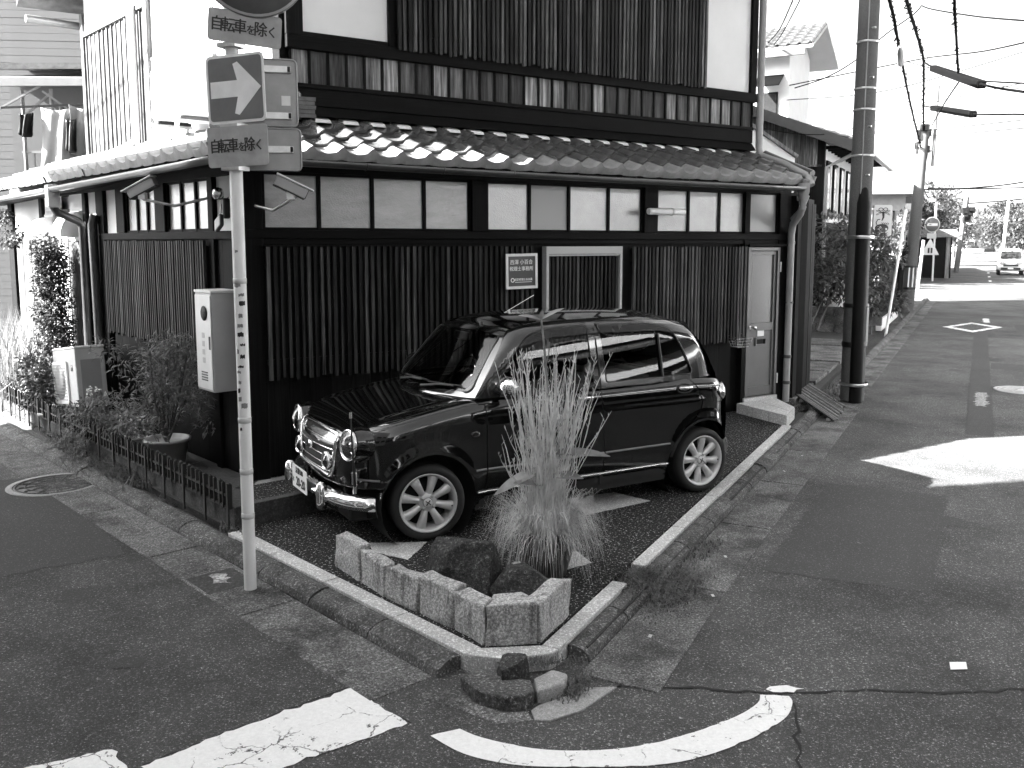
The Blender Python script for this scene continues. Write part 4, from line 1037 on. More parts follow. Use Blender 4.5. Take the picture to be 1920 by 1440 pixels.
# fog lamps
def lamp(name, c, r, ax_, parent=car, dome=.35):
    M4 = T(*c) @ to_axis(ax_); l = empty(name, parent=parent)
    MB().lathe([(r*.55, -.06), (r*.98, -.05), (r*1.06, -.01), (r*1.08, .008), (r*.98, .018), (r*.90, .010), (r*.88, .0)], 28, M4).build('lamp_ring', CH, l)
    MB().lathe([(r*.90, .0), (r*.75, -r*.35), (r*.4, -r*.55), (.001, -r*.6)], 24, M4).build('reflector', M_['lamp_in'], l)
    MB().lathe([(r*.91, .006), (r*.75, .006+r*dome*.35), (r*.45, .006+r*dome*.75), (.001, .006+r*dome)], 24, M4).build('lens', M_['lens'], l)
    MB().lathe([(r*.22, -r*.5), (r*.2, -r*.05), (.001, 0)], 12, M4).build('bulb', M_['chrome'], l); return l
for s in (-1, 1): lamp('fog_lamp', (.045, s*.30, .535), .062, (-1, 0, .02))
# headlamps on pods
for s in (-1, 1):
    c = Vector((.118, s*.555, .685)); ax_ = Vector((-1, s*.10, .10))
    MB().lathe([(.112, -.005), (.120, -.05), (.118, -.12), (.10, -.22), (.06, -.34), (.0, -.42)], 28, T(*c) @ to_axis(ax_)).build('lamp_pod', P_, car)
    lamp('headlight', tuple(c+Vector((-.005, 0, 0))), .100, ax_, dome=.42)
    # indicator
    yv = s*.56; i_ = empty('indicator', parent=car)
    MB().box(-.03, .012, -.085, .085, -.045, .045, T(xfront(yv)+.005, yv, .475) @ RZ(s*33)).build('housing', CH, i_, bevel=.01)
    MB().box(-.038, -.028, -.078, .078, -.037, .037, T(xfront(yv)+.005, yv, .475) @ RZ(s*33)).build('lens', M_['lens'], i_, bevel=.004)
# bumper
bx_ = []
def bpt(y, z=.335, o=0):
    a = min(abs(y)/.76, .9995); return Vector((.015+.34*(1-(1-a**2.6)**(1/2.6))-o, y, z))
def bumper(name, zc, hh):
    mb_ = MB(); ys = [lerp(-.735, .735, i/36) for i in range(37)]; prof = [(.0, -hh), (-.035, -hh*.75), (-.055, -hh*.2), (-.055, hh*.3), (-.030, hh*.85), (.0, hh)]
    vs = []
    for y in ys:
        p = bpt(y); n_ = (bpt(y+.004)-bpt(y-.004)); n_ = Vector((-n_.y, n_.x, 0)).normalized()
        if n_.x > 0: n_ = -n_
        for o_, z in prof: q = p-n_*o_*1.0*1; vs.append(Vector((p.x+n_.x*(-o_), p.y+n_.y*(-o_), zc+z)))
    m = len(prof); mb_.add(vs, [(i*m+j, (i+1)*m+j, (i+1)*m+j+1, i*m+j+1) for i in range(36) for j in range(m-1)], True)
    o = mb_.build(name, CH, car, fix=True); thick(o, .004); return o
bumper('front_bumper', .315, .052)
for s in (-1, 1):
    p = bpt(s*.36)
    mbo = MB().tube([p+Vector((-.03, 0, z)) for z in (-.100, -.085, -.04, .03, .075, .09)], [.012, .034, .042, .040, .032, .012], 10)
    mbo.build('overrider', CH, car, loc=(-.02, 0, -.015))
MB().box(.10, .30, -.6, .6, .17, .30).build('lower_valance', TR, car, bevel=.03)
# number plate
pl = MB().prism(roundrect(.33, .165, .012), 0, .004, T(-.052, 0, .355) @ RY(-90) @ RZ(90)).build('number_plate', M_['plate'], car, fix=True)
MPl = T(-.0575, 0, .355) @ Matrix(((0, 0, -1, 0), (-1, 0, 0, 0), (0, 1, 0, 0), (0, 0, 0, 1)))
text_mesh('plate_text', '20-20', .088, M_['ink'], MPl @ T(.028, -.030, 0), pl, bold=.002)
text_mesh('plate_text', '京都580', .050, M_['ink'], MPl @ T(0, .048, 0), pl, bold=.0006)
text_mesh('plate_text', 'む', .036, M_['ink'], MPl @ T(-.135, -.03, 0), pl)
# corner pole
MB().tube([(.115, -.655, .40), (.10, -.662, .65), (.09, -.668, .885)], [.011, .006, .005], 8).build('corner_pole', TR, car)
MB().tube([(.09, -.668, .885), (.0895, -.6685, .925)], [.011, .010], 10).build('pole_tip', CH, car); MB().tube([(.115, -.655, .385), (.113, -.656, .43)], .014, 8).build('pole_foot', CH, car)
# greenhouse
ZB = .930
RT = [(.95, 1.0), (1.20, 1.26), (1.32, 1.362), (1.45, 1.403), (1.7, 1.425), (2.1, 1.432), (2.5, 1.424), (2.75, 1.402), (2.90, 1.375), (3.02, 1.325), (3.14, 1.15), (3.25, .95)]
def zr(x): return sinterp(RT, x)
WG = [(.95, .655), (1.2, .688), (1.6, .702), (2.2, .705), (2.7, .69), (3.0, .655), (3.2, .60)]
def gW(x, z):
    y = sinterp(WG, x)-.20*(z-ZB)-.10*max(z-ZB-.1, 0)**2; zz = zr(x)-.13
    if z > zz: y -= .105*((z-zz)/.13)**3
    return y
def gs_pt(x, z, s=-1, o=0.0): return Vector((x, s*(gW(x, z)+o), z))
AP = [(.985, ZB), (1.09, 1.075), (1.20, 1.22), (1.29, 1.33), (1.335, 1.372)]
roofedge = [(x, zr(x)) for x in (1.36, 1.45, 1.6, 1.8, 2.0, 2.2, 2.4, 2.6, 2.75, 2.88, 2.97, 3.03)]
outl = AP+roofedge+[(3.085, 1.22), (3.135, 1.10), (3.17, 1.0), (3.19, ZB)]
def rnd_poly(pts, r=.03, k=4):
    out = []; n = len(pts)
    for i in range(n):
        p = V2(pts[i][:2]); rr = pts[i][2] if len(pts[i]) > 2 else r
        a = V2(pts[i-1][:2])-p; b = V2(pts[(i+1) % n][:2])-p; ra__ = min(rr, a.length*.45, b.length*.45); a.normalize(); b.normalize()
        for j in range(k+1):
            t = j/k; out.append(tuple((p+a*ra__)*(1-t)**2+2*t*(1-t)*p+(p+b*ra__)*t*t))
    return out
wF = rnd_poly([(1.125, .968, .02), (1.325, 1.235, .06), (1.425, 1.335, .06), (1.55, 1.368, .05), (1.955, 1.388, .025), (1.965, .968, .02)])
wR = rnd_poly([(2.075, .968, .02), (2.065, 1.388, .025), (2.55, 1.380, .06), (2.76, 1.335, .09), (2.88, 1.13, .12), (2.94, .985, .04), (2.90, .968, .02)])
both('cabin_side', outl, [wF, wR], gs_pt, P_, .03)
shr = lambda po, e: [tuple(V2(p)+(V2(p)-sum((V2(q) for q in po), Vector((0, 0)))/len(po)).normalized()*e) for p in po]
both('side_window', shr(wF, .004), [], lambda x, z, s: gs_pt(x, z, s, -.010), M_['carglass'], .06)
rw_ = both('rear_window', shr(wR, .004), [], lambda x, z, s: gs_pt(x, z, s, -.010), M_['carglass'], .06)
for s in (-1, 1):
    for po in (wF, wR): MB().tube([gs_pt(x, z, s, .001) for x, z in po]+[gs_pt(*po[0], s, .001)], .0055, 5, caps=False).build('window_seal', TR, car)
    MB().tube([gs_pt(2.615, z, s, .002) for z in (.972, 1.1, 1.2, 1.30)], .011, 6).build('window_divider', TR, car)
    MB().tube([gs_pt(2.018, z, s, .002) for z in (.94, 1.1, 1.25, 1.37)], .006, 6).build('pillar_seam', M_['matte_black'], car)
    MB().beam(gs_pt(2.0, .95, s, .001), gs_pt(2.0, 1.365, s, .001), .05, .006, (0, s, 0)).build('pillar_trim', TR, car)
vis1 = rnd_poly([(1.22, 1.12, .02), (1.36, 1.285, .05), (1.45, 1.335, .05), (1.57, 1.39, .04), (1.975, 1.41, .012), (1.975, 1.335, .012), (1.60, 1.322, .06), (1.46, 1.275, .06), (1.33, 1.16, .04)])
vis2 = rnd_poly([(2.055, 1.41, .012), (2.52, 1.403, .04), (2.73, 1.362, .06), (2.81, 1.29, .03), (2.75, 1.29, .02), (2.65, 1.322, .03), (2.06, 1.335, .012)])
both('window_visor', vis1, [], lambda x, z, s: gs_pt(x, z, s, .022-.06*(z-1.25)), M_['visor'], .04)
both('window_visor', vis2, [], lambda x, z, s: gs_pt(x, z, s, .022-.06*(z-1.25)), M_['visor'], .04)
# windscreen
def apx(z): return interp([(b, a) for a, b in AP]+[(1.40, 1.42)], z)
def ws_pt(y, z): 
    xa = apx(z); ya = gW(xa, z); t = min(abs(y)/ya, 1); return Vector((xa-(.155-.08*(z-ZB)/.42)*(1-t**2.2), y, z+.018*(1-t*t)*sst(1.1, 1.35, z)))
ZT = 1.372
def wsy(z): return gW(apx(z), z)
zsv = [lerp(ZB-.01, ZT, i/10) for i in range(11)]
wsp = [(-wsy(z)+.002, z) for z in zsv]+[(wsy(z)-.002, z) for z in zsv[::-1]]
gi = .045
wsg = rnd_poly([(-wsy(.99)+gi, .965, .05), (-wsy(1.32)+gi, 1.340, .04), (wsy(1.32)-gi, 1.340, .04), (wsy(.99)-gi, .965, .05)])
me = panel_mesh('windscreen_frame', wsp, [wsg], ws_pt, .04, flip=True); link_mesh('windscreen_frame', me, P_, car)
me = panel_mesh('windscreen', shr(wsg, .004), [], lambda y, z: ws_pt(y, z)+Vector((.006, 0, 0)), .06, flip=True); link_mesh('windscreen', me, M_['carglass'], car)
MB().tube([ws_pt(y, z)+Vector((-.002, 0, .001)) for y, z in wsg]+[ws_pt(*wsg[0])], .007, 5, caps=False).build('window_seal', TR, car)
# roof
def roof_pt(x, y):
    e = gW(x, zr(x)); t = min(abs(y)/max(e, .05), 1); return Vector((x, y, zr(x)+.045*(1-t*t)**1.0*sst(1.15, 1.5, x)*1.0+.0*x))
def rfront(y): return ws_pt(y, ZT).x+.0
def roofmap(x, y):
    p = roof_pt(x, y); b = sst(0, .16, x-rfront(y)); q = ws_pt(max(min(y, wsy(ZT)), -wsy(ZT)), ZT).z
    return Vector((x, y, lerp(q, p.z, b) if x < 1.7 else p.z))
rx = [1.36, 1.45, 1.6, 1.8, 2.0, 2.2, 2.4, 2.6, 2.75, 2.88, 2.97, 3.03]
yf = [lerp(-wsy(ZT)+.002, wsy(ZT)-.002, i/12) for i in range(13)]
rp_ = [(x, -gW(x, zr(x))) for x in rx][::-1]+[(rfront(y), y) for y in yf]+[(x, gW(x, zr(x))) for x in rx]
rp_ = rp_[::-1]
me = panel_mesh('roof', rp_+[], [], roofmap, .05); link_mesh('roof', me, P_, car)
nz_ = [p.normal.z for p in me.polygons]
if sum(nz_) < 0: me.flip_normals()
# tailgate
def tg_pt(y, z):
    x0 = interp([(.20, 3.33), (.45, 3.36), (.75, 3.345), (.93, 3.24), (1.10, 3.16), (1.25, 3.09), (1.36, 3.01)], z); t = min(abs(y)/.72, 1); return Vector((x0+.05*(1-t*t)-.06*t**4, y, z))
def tw(z): return bodyW(3.28, z)+.01 if z < .9 else gW(3.08, min(z, 1.25))-.0
zz_ = [.20, .4, .6, .75, .88]; z2 = [.95, 1.1, 1.2, 1.28, 1.36]
tp = [(-tw(z), z) for z in zz_+z2]+[(tw(z), z) for z in (zz_+z2)[::-1]]
me = panel_mesh('tailgate', tp, [rnd_poly([(-.50, 1.0), (-.46, 1.27), (.46, 1.27), (.50, 1.0)], .05)], tg_pt, .06); link_mesh('tailgate', me, P_, car)
me = panel_mesh('tailgate_window', rnd_poly([(-.505, .995), (-.465, 1.275), (.465, 1.275), (.505, .995)], .05), [], lambda y, z: tg_pt(y, z)-Vector((.006, 0, 0)), .1); link_mesh('tailgate_window', me, M_['carglass'], car)
for s in (-1, 1):
    t_ = empty('tail_lamp', parent=car)
    MB().lathe([(.085, -.02), (.088, .01), (.070, .02)], 20, T(3.285, s*.62, .80) @ to_axis((1, s*.75, .1)) @ Matrix.Diagonal((1.5, .8, 1, 1))).build('lamp_ring', CH, t_)
    MB().lathe([(.074, .012), (.05, .03), (.001, .036)], 20, T(3.285, s*.62, .80) @ to_axis((1, s*.75, .1)) @ Matrix.Diagonal((1.5, .8, 1, 1))).build('lens', M_['lens'], t_)
rb = MB(); ys = [lerp(-.70, .70, i/24) for i in range(25)]
rb.tube([Vector((3.395-.30*(1-(1-min(abs(y)/.73, .999)**2.8)**(1/2.8)), y, .36)) for y in ys], .055, 8); rb.build('rear_bumper', CH, car)
# lower trims
for s in (-1, 1):
    MB().tube([side_pt(lerp(.975, 2.655, i/20), .285, s, .006) for i in range(21)], .0085, 6).build('sill_trim', CH, car)
    for a, b, nm in ((.955, 1.038, 'side_moulding'), (1.052, 2.032, 'side_moulding'), (2.046, 2.66, 'side_moulding')):
        MB().tube([side_pt(lerp(a, b, i/12), .447, s, .004) for i in range(13)], .0075, 6).build(nm, TR if nm == 'x' else M_['alu'], car)
    MB().tube([side_pt(lerp(.17, .275, i/6), .45, s, .004) for i in range(7)], .0075, 6).build('side_moulding', M_['alu'], car)
    for hx in (1.865, 2.81):
        h_ = empty('door_handle', parent=car)
        MB().tube([side_pt(hx+.075*math.cos(a), .865+.034*math.sin(a), s, .003) for a in [2*math.pi*k/16 for k in range(17)]], .006, 5, caps=False).build('handle_bezel', TR, h_)
        MB().tube([side_pt(hx-.055, .872, s, .012), side_pt(hx-.04, .873, s, .022), side_pt(hx+.04, .873, s, .022), side_pt(hx+.055, .872, s, .012)], .015, 8).build('handle_grip', CH, h_)
    MB().tube([side_pt(.955+.030*math.cos(a), .70+.016*math.sin(a), s, .004) for a in [2*math.pi*k/12 for k in range(13)]], .005, 5, caps=False).build('side_repeater', M_['lens'], car)
    # mirror
    m_ = empty('door_mirror', parent=car)
    pm = gs_pt(1.19, 1.015, s, .12)
    b = bmesh.new(); bmesh.ops.create_uvsphere(b, u_segments=20, v_segments=12, radius=1)
    for v in b.verts: v.co = Vector((v.co.x*.075*(1 if v.co.x < 0 else .35), v.co.y*.12, v.co.z*.075))
    me = bpy.data.meshes.new('mirror_shell'); b.to_mesh(me); b.free(); me.polygons.foreach_set('use_smooth', [True]*len(me.polygons))
    link_mesh('mirror_shell', me, CH, m_, tuple(pm)); MB().tube([gs_pt(1.16, .975, s, -.01), pm+Vector((0, -s*.05, -.04))], .022, 8).build('mirror_arm', TR, m_)
# fuel flap outline on the near quarter
ff = rnd_poly([(3.10, .735), (3.10, .865), (3.235, .855), (3.235, .725)], .02)
MB().tube([side_pt(x, z, -1, .0006) for x, z in resamp(ff, .03)]+[side_pt(*ff[0], -1, .0006)], .0028, 4, caps=False).build('fuel_flap', M_['matte_black'], car)
# wipers, cowl, aerial
MB().tube([(cowl(y)+.012, y, hoodz(cowl(y), y)+.006) for y in [lerp(-.55, .55, i/10) for i in range(11)]], .020, 6).build('cowl_grille', TR, car)
for y0, y1 in ((.30, -.12), (-.12, -.52)):
    wp = empty('wiper', parent=car); a = ws_pt(y0, .955)+Vector((-.03, 0, .012)); c = ws_pt(y1, 1.0)+Vector((-.016, 0, .004)); d_ = ws_pt(y0-.02, .99)+Vector((-.014, 0, .004))
    MB().tube([a, a.lerp(c, .5)+Vector((-.014, 0, .012)), a.lerp(c, .8)], [.010, .008, .006], 6).build('wiper_arm', TR, wp); MB().tube([d_, c], .006, 5).build('wiper_blade', M_['rubber'], wp)
pA = roofmap(1.33, -.12)
MB().tube([pA, pA+Vector((.18, .06, .05)), pA+Vector((.62, .26, .19))], [.004, .003, .002], 5).build('aerial', M_['steel'], car)
MB().lathe([(.016, 0), (.012, .02), (.001, .026)], 10, T(*pA)).build('aerial_base', TR, car)
# interior
inn = M_['interior']; se = M_['seat']
MB().grid(lambda u, v: Vector((lerp(.93, 1.25, v)-.06*(1-(2*u-1)**2), lerp(-.58, .58, u), .885-.05*v*v)), 10, 4).build('dashboard', inn, car)
for sy in (-.31, .31):
    s_ = empty('seat', parent=car)
    MB().box(-.25, .25, -.21, .21, -.07, .07, T(1.68, sy, .47)).build('seat_cushion', se, s_, bevel=.05); MB().box(-.06, .06, -.20, .20, 0, .56, T(1.90, sy, .48) @ RY(14)).build('seat_back', se, s_, bevel=.05); MB().box(-.045, .045, -.12, .12, 0, .17, T(2.06, sy, 1.06) @ RY(10)).build('headrest', se, s_, bevel=.04)
MB().box(-.07, .07, -.58, .58, 0, .50, T(2.70, 0, .48) @ RY(16)).build('rear_seat', se, car, bevel=.05)
MB().box(2.95, 3.2, -.5, .5, .86, .88).build('parcel_shelf', inn, car)
MB().lathe([(.175, 0), (.183, .012), (.175, .024), (.167, .012), (.175, 0)], 28, T(1.40, .31, .93) @ RY(-62)).build('steering_wheel', TR, car)
MB().box(-.012, .012, -.11, .11, -.032, .032, T(1.24, .02, 1.30)).build('rear_view_mirror', TR, car, bevel=.012)
MB().grid(lambda u, v: Vector((lerp(1.02, 1.25, v)+.015*math.sin(3*u), -.615+.25*u*(1-.35*v)+.06*v, lerp(.925, 1.19-.12*u*u, v))), 8, 8).build('sunshade', M_['screen'], car)
MB().box(2.25, 2.45, -.30, -.12, .93, 1.03, RZ(4)).build('parcel', M_['white'], car, bevel=.02)
MB().box(2.35, 2.95, -.2, .25, .90, .93, RZ(-3)).build('parcel', M_['beige'], car, bevel=.01)
# wheels (lathe axis = local z, outward)
def make_wheel():
    w_ = empty('wheel', parent=car)
    MB().lathe([(.195, -.075), (.215, -.088), (.245, -.085), (.260, -.060), (.2625, -.02), (.2625, .02), (.260, .060), (.248, .082), (.222, .088), (.200, .078), (.192, .06)], 48).build('tyre', M_['rubber'], w_)
    for zg in (-.03, 0, .03): MB().lathe([(.2632, zg-.004), (.2605, zg), (.2632, zg+.004)], 48).build('tread_groove', M_['matte_black'], w_)
    MB().lathe([(.184, -.07), (.176, -.03), (.172, .02), (.178, .045), (.184, .066), (.193, .080), (.202, .084), (.204, .078), (.198, .070)], 48).build('rim', M_['alloy'], w_)
    MB().lathe([(.165, -.02), (.001, -.02)], 32).build('brake_disc', M_['matte_black'], w_)
    mb_ = MB()
    for k in range(8):
        a = 2*math.pi*(k+.5)/8; Mk = Matrix.Rotation(a, 4, 'Z')
        secs = [(.045, .026, .046), (.075, .022, .054), (.115, .026, .061), (.150, .031, .062), (.182, .038, .056)]
        vs = []
        for (r_, hw, z) in secs:
            for (oy_, dz) in ((-hw, -.03), (-hw*.95, -.008), (-hw*.5, .004), (0, .007), (hw*.5, .004), (hw*.95, -.008), (hw, -.03)): vs.append(Mk @ Vector((r_, oy_, z+dz)))
        mb_.add(vs, [(i*7+j, (i+1)*7+j, (i+1)*7+j+1, i*7+j+1) for i in range(4) for j in range(6)], True)
    mb_.build('spokes', M_['alloy'], w_)
    MB().lathe([(.066, .02), (.066, .048), (.058, .056), (.034, .058)], 24).build('hub', M_['alloy'], w_)
    MB().lathe([(.031, .056), (.031, .068), (.026, .072), (.001, .072)], 20).build('centre_cap', M_['sign_white'], w_)
    mk = MB()
    for a in (45, 135, 225, 315): mk.box(-.010, .010, -.003, .003, .072, .0745, RZ(a) @ T(.012, 0, 0))
    mk.build('cap_mark', TR, w_)
    for k in range(4):
        a = math.pi/4+k*math.pi/2; MB().lathe([(.011, .05), (.011, .066), (.006, .07), (.001, .07)], 6, T(.050*math.cos(a), .050*math.sin(a), 0)).build('wheel_nut', M_['steel'], w_)
    MB().tube([(.178*math.cos(-.35), .178*math.sin(-.35), .05), (.170*math.cos(-.35), .170*math.sin(-.35), .075)], .005, 6).build('valve', M_['rubber'], w_)
    return w_
whl = make_wheel(); whl.matrix_local = T(FX, -.635, FZ) @ Matrix.Rotation(R(-9), 4, 'Z') @ RX(90) @ RZ(8)
for x, s, rr in ((FX, 1, -9), (RXc, -1, 0), (RXc, 1, 0)):
    c = dup_tree(whl, car); c.matrix_local = T(x, s*.635, FZ) @ Matrix.Rotation(R(rr), 4, 'Z') @ (RX(90) if s < 0 else RX(-90)) @ RZ(rnd.uniform(0, 45))
# ------------------------------------------------------------------ street furniture and things on the house
def HW(x_, y_, z_): # house local -> world
    return Vector((-2.181+x_*.839-y_*.544, 7.511+x_*.544+y_*.839, z_))
hrz = math.atan2(.544, .839)
def LW(u, off, z): p = LP(u, off, z); return HW(p.x, p.y, p.z)
lrz = math.atan2(.741, -.671)
# sign pole
PX, PY = -1.579, 5.271
sp_ = empty('sign_pole', (PX, PY, RZ0), 0, 'white steel pole with one-way arrow and bicycle exemption plates at the corner', 'road sign')
MB().tube([(0, 0, 0), (0, 0, 3.9)], .0365, 20).build('pole', M_['white'], sp_)
for z in (.46, .73, 1.04, 1.86): MB().lathe([(.0368, -.016), (.0385, -.015), (.0385, .015), (.0368, .016)], 20, T(0, 0, z)).build('band', M_['cream'], sp_)
r9 = random.Random(4)
zz = [.99, 1.13, 1.17, 1.22, 1.27, 1.33, 1.36, 1.42, 1.45, 1.49, 1.55, 1.60, 1.66, 1.73, 1.78, 1.84, 2.03]
for z in zz:
    a0 = R(r9.uniform(225, 275)); wv = r9.uniform(.35, 1.1); h0 = r9.uniform(.010, .03); k = 8
    pts = [(a0+wv*i/k) for i in range(k+1)]; vs = [(.0372*math.cos(a), .0372*math.sin(a), z-h0/2+r9.uniform(-.004, .004)) for a in pts]+[(.0372*math.cos(a), .0372*math.sin(a), z+h0/2+r9.uniform(-.004, .004)) for a in pts]
    MB().add(vs, [(i, i+1, k+2+i, k+1+i) for i in range(k)]).build('sticker_remnant', M_['terracotta'] if r9.random() < .5 else M_['trim'], sp_)
def sign_frame(c, yaw, pitch=0, roll=0):  # text plane: local x right, y up, z toward viewer
    return T(c[0]-PX, c[1]-PY, c[2]-RZ0) @ RZ(yaw) @ RX(90) @ RZ(roll) @ RX(pitch)
def plate(name, c, yaw, wd, ht, mat, roll=0, r=.02, th=.004):
    Mx = sign_frame(c, yaw, 0, roll); o = MB().prism(roundrect(wd, ht, r), -th, 0, Mx).build(name, mat, sp_, fix=True); return o, Mx
def exempt(Mx, par, s):
    x = -.158*s
    for chs, sz, dy, dx in (('自', .066, 0, .054), ('転', .066, 0, .056), ('車', .066, 0, .052), ('を', .045, -.008, .046), ('除', .066, 0, .056), ('く', .052, -.004, .05)):
        for ddx, ddy in ((-.0016, 0), (.0016, 0), (0, .0014)): text_mesh('lettering', chs, sz*s*1.14, M_['ink'], Mx @ T(x+.024*s+ddx, dy*s+ddy, .0015+abs(ddx)*.1), par, .0005, bold=0, xs=.88)
        x += dx*s
o, Mx = plate('exemption_plate', (-1.48, 5.20, 3.18), 22, .395, .175, M_['sign_plate'], -4); exempt(Mx, o, 1.12)
o, Mx = plate('arrow_sign', (-1.545, 5.20, 2.855), -20, .385, .375, M_['sign_white'], 1.5, .03)
me = MB().prism(roundrect(.355, .345, .02), 0, .0012, Mx).build('blue_face', M_['sign_grey'], o, fix=True)
arw = [(-.165, -.045), (.015, -.045), (-.01, -.135), (.02, -.145), (.17, 0), (.02, .145), (-.01, .135), (.015, .045), (-.165, .045)]
MB().prism(arw, .0012, .0024, Mx).build('arrow', M_['sign_white'], o, fix=True)
o, Mx = plate('exemption_plate', (-1.545, 5.20, 2.540), -20, .405, .225, M_['sign_plate'], 1.5, .02); exempt(Mx, o, 1.12)
for c, wd, ht in (((-1.425, 5.33, 2.855), .38, .38), ((-1.42, 5.33, 2.535), .40, .24)):
    o, Mx = plate('sign_back', c, 14, wd, ht, M_['sign_back'], 0, .025)
    MB().tube([(p[0], p[1], 0) for p in roundrect(wd*.985, ht*.985, .025)]+[(*roundrect(wd*.985, ht*.985, .025)[0], 0)], .006, 5, caps=False).build('sign_edge', M_['alu'], o).matrix_local = Mx
    for dy in ((-.13, .13) if ht > .3 else (.0,)):
        MB().box(-.12, .155, dy-.018, dy+.018, .0, .022, Mx).build('bracket', M_['steel'], o); MB().tube([(0.145, dy-.014, .03), (0.145, dy+.014, .03)], .008, 6).build('bolt', M_['matte_black'], o).matrix_local = Mx
    if ht > .3: MB().box(.10, .15, -.07, -.015, .001, .002, Mx).build('maker_label', M_['sign_white'], o)
o, Mx = plate('round_sign', (-1.43, 5.21, 3.545), 20, .01, .01, M_['sign_white'], 0, .001)
bpy.data.objects.remove(o)
rs_ = MB().lathe([(.30, -.004), (.30, .0), (.001, .0)], 48, Mx).build('round_sign', M_['sign_white'], sp_, fix=True)
MB().lathe([(.285, .0005), (.285, .0015), (.001, .0015)], 48, Mx).build('sign_face', M_['sign_grey'], rs_, fix=True); MB().lathe([(.30, -.02), (.306, -.01), (.30, .004)], 48, Mx).build('sign_rim', M_['alu'], rs_)
for z in (2.42, 2.66, 2.72, 3.02, 3.10, 3.27): MB().box(-.06, .06, -.055, .045, z-.012+.08, z+.012+.08, RZ(-20)).build('bracket', M_['steel'], sp_)
# office sign board on the lattice
ob = empty('office_sign', tuple(HW(2.626, -.125, 1.725)), hrz, 'small dark square office sign with white frame on the slatted wall', 'sign')
MF = Matrix(((1, 0, 0, 0), (0, 0, -1, 0), (0, 1, 0, 0), (0, 0, 0, 1))) @ RZ(.8)
fr = MB(); w_, h_ = .183, .170
for a in ((-w_, w_, h_-.026, h_), (-w_, w_, -h_, -h_+.026), (-w_, -w_+.026, -h_+.026, h_-.026), (w_-.026, w_, -h_+.026, h_-.026)): fr.box(a[0], a[1], a[2], a[3], 0, .014, MF)
fr.build('frame', M_['sign_white'], ob); MB().box(-w_+.02, w_-.02, -h_+.02, h_-.02, -.006, .004, MF).build('face', plain('sign_face_dark', .045, .35), ob)
text_mesh('lettering', '西澤 小百合', .050, M_['white'], MF @ T(0, .085, .005), ob, .0004, bold=.0003); text_mesh('lettering', '税理士事務所', .046, M_['white'], MF @ T(0, .022, .005), ob, .0004, bold=.0003)
text_mesh('lettering', '近畿税理士会会員', .026, M_['white'], MF @ T(.022, -.082, .005), ob, .0004, bold=.0004)
MB().box(-.075, .118, -.108, -.103, .004, .0055, MF).build('rule_line', M_['white'], ob)
MB().lathe([(.022, .004), (.022, .0055), (.014, .0055), (.014, .004)], 20, MF @ T(-.104, -.085, 0)).build('logo_ring', M_['white'], ob)
# tube lamp under the eave
tl = empty('tube_lamp', tuple(HW(4.49, -.14, 2.33)), hrz, 'horizontal white tube lamp mounted across the window post', 'lamp')
MB().tube([(-.26, 0, 0), (-.24, 0, 0), (.06, 0, 0)], [.034, .036, .036], 16).build('diffuser', M_['white'], tl); MB().tube([(.06, 0, 0), (.085, 0, 0)], .041, 16).build('collar', M_['cream'], tl); MB().tube([(.085, 0, 0), (.24, 0, 0), (.255, 0, 0)], [.034, .034, .028], 16).build('cap', M_['white'], tl); MB().box(-.12, .05, .03, .12, -.025, .025).build('bracket', M_['black'], tl)
# wire basket
wbk = empty('wire_basket', tuple(HW(5.66, -.15, .80)), hrz, 'small white wire basket hanging on the wall beside the door', 'basket')
mbk = MB(); h0 = .10; tw_, bw_ = .13, .085
for i in range(6):
    t_ = -1+2*i/5; mbk.tube([(t_*tw_, -.07, h0), (t_*bw_, -.05, 0), (t_*bw_, .05, 0), (t_*tw_, .07, h0)], .0025, 4)
for j in range(4):
    z = h0*j/3; ww = lerp(bw_, tw_, j/3); yy = lerp(.05, .07, j/3); mbk.tube([(-ww, -yy, z), (ww, -yy, z), (ww, yy, z), (-ww, yy, z), (-ww, -yy, z)], .0025, 4)
mbk.build('wire_body', M_['steel'], wbk); MB().tube([(-tw_, .07, h0), (-.06, .08, h0+.09), (0, .08, h0), (.06, .08, h0+.09), (tw_, .07, h0)], .003, 4).build('handle', M_['steel'], wbk)
# meter box, air conditioners, vents, cameras on the left wall
mbx = empty('meter_box', tuple(LW(.32, 0, .755)), lrz, 'tall pale metal meter box with round hole on the side wall', 'meter box')
# local x along wall (u), local y = inward
def lbox(name, u0, u1, o0, o1, z0, z1, mat, par, bev=0): return MB().box(u0, u1, o0, o1, z0, z1, ).build(name, mat, par, bevel=bev)
lbox('case', -.16, .16, .005, .255, 0, .83, M_['beige'], mbx, .008); lbox('roof_plate', -.168, .168, .0, .262, .83, .852, M_['cream'], mbx, .004)
lbox('door', -.150, .150, .256, .262, .02, .81, M_['cream'], mbx, .003)
MB().lathe([(.062, 0), (.062, .004), (.001, .004)], 24, T(-.03, .263, .66) @ RX(-90)).build('inspection_hole', M_['matte_black'], mbx, fix=True); MB().box(-.13, -.11, .262, .268, .36, .47).build('latch', M_['trim'], mbx)
for i in range(4): MB().box(-.06, .06, .262, .265, .09+i*.022, .10+i*.022).build('vent_slot', M_['trim'], mbx)
for i in range(4): MB().box(-.02+.0*i, .03, .262, .2632, .24+i*.07, .285+i*.07).build('worn_letter', M_['beige'], mbx)
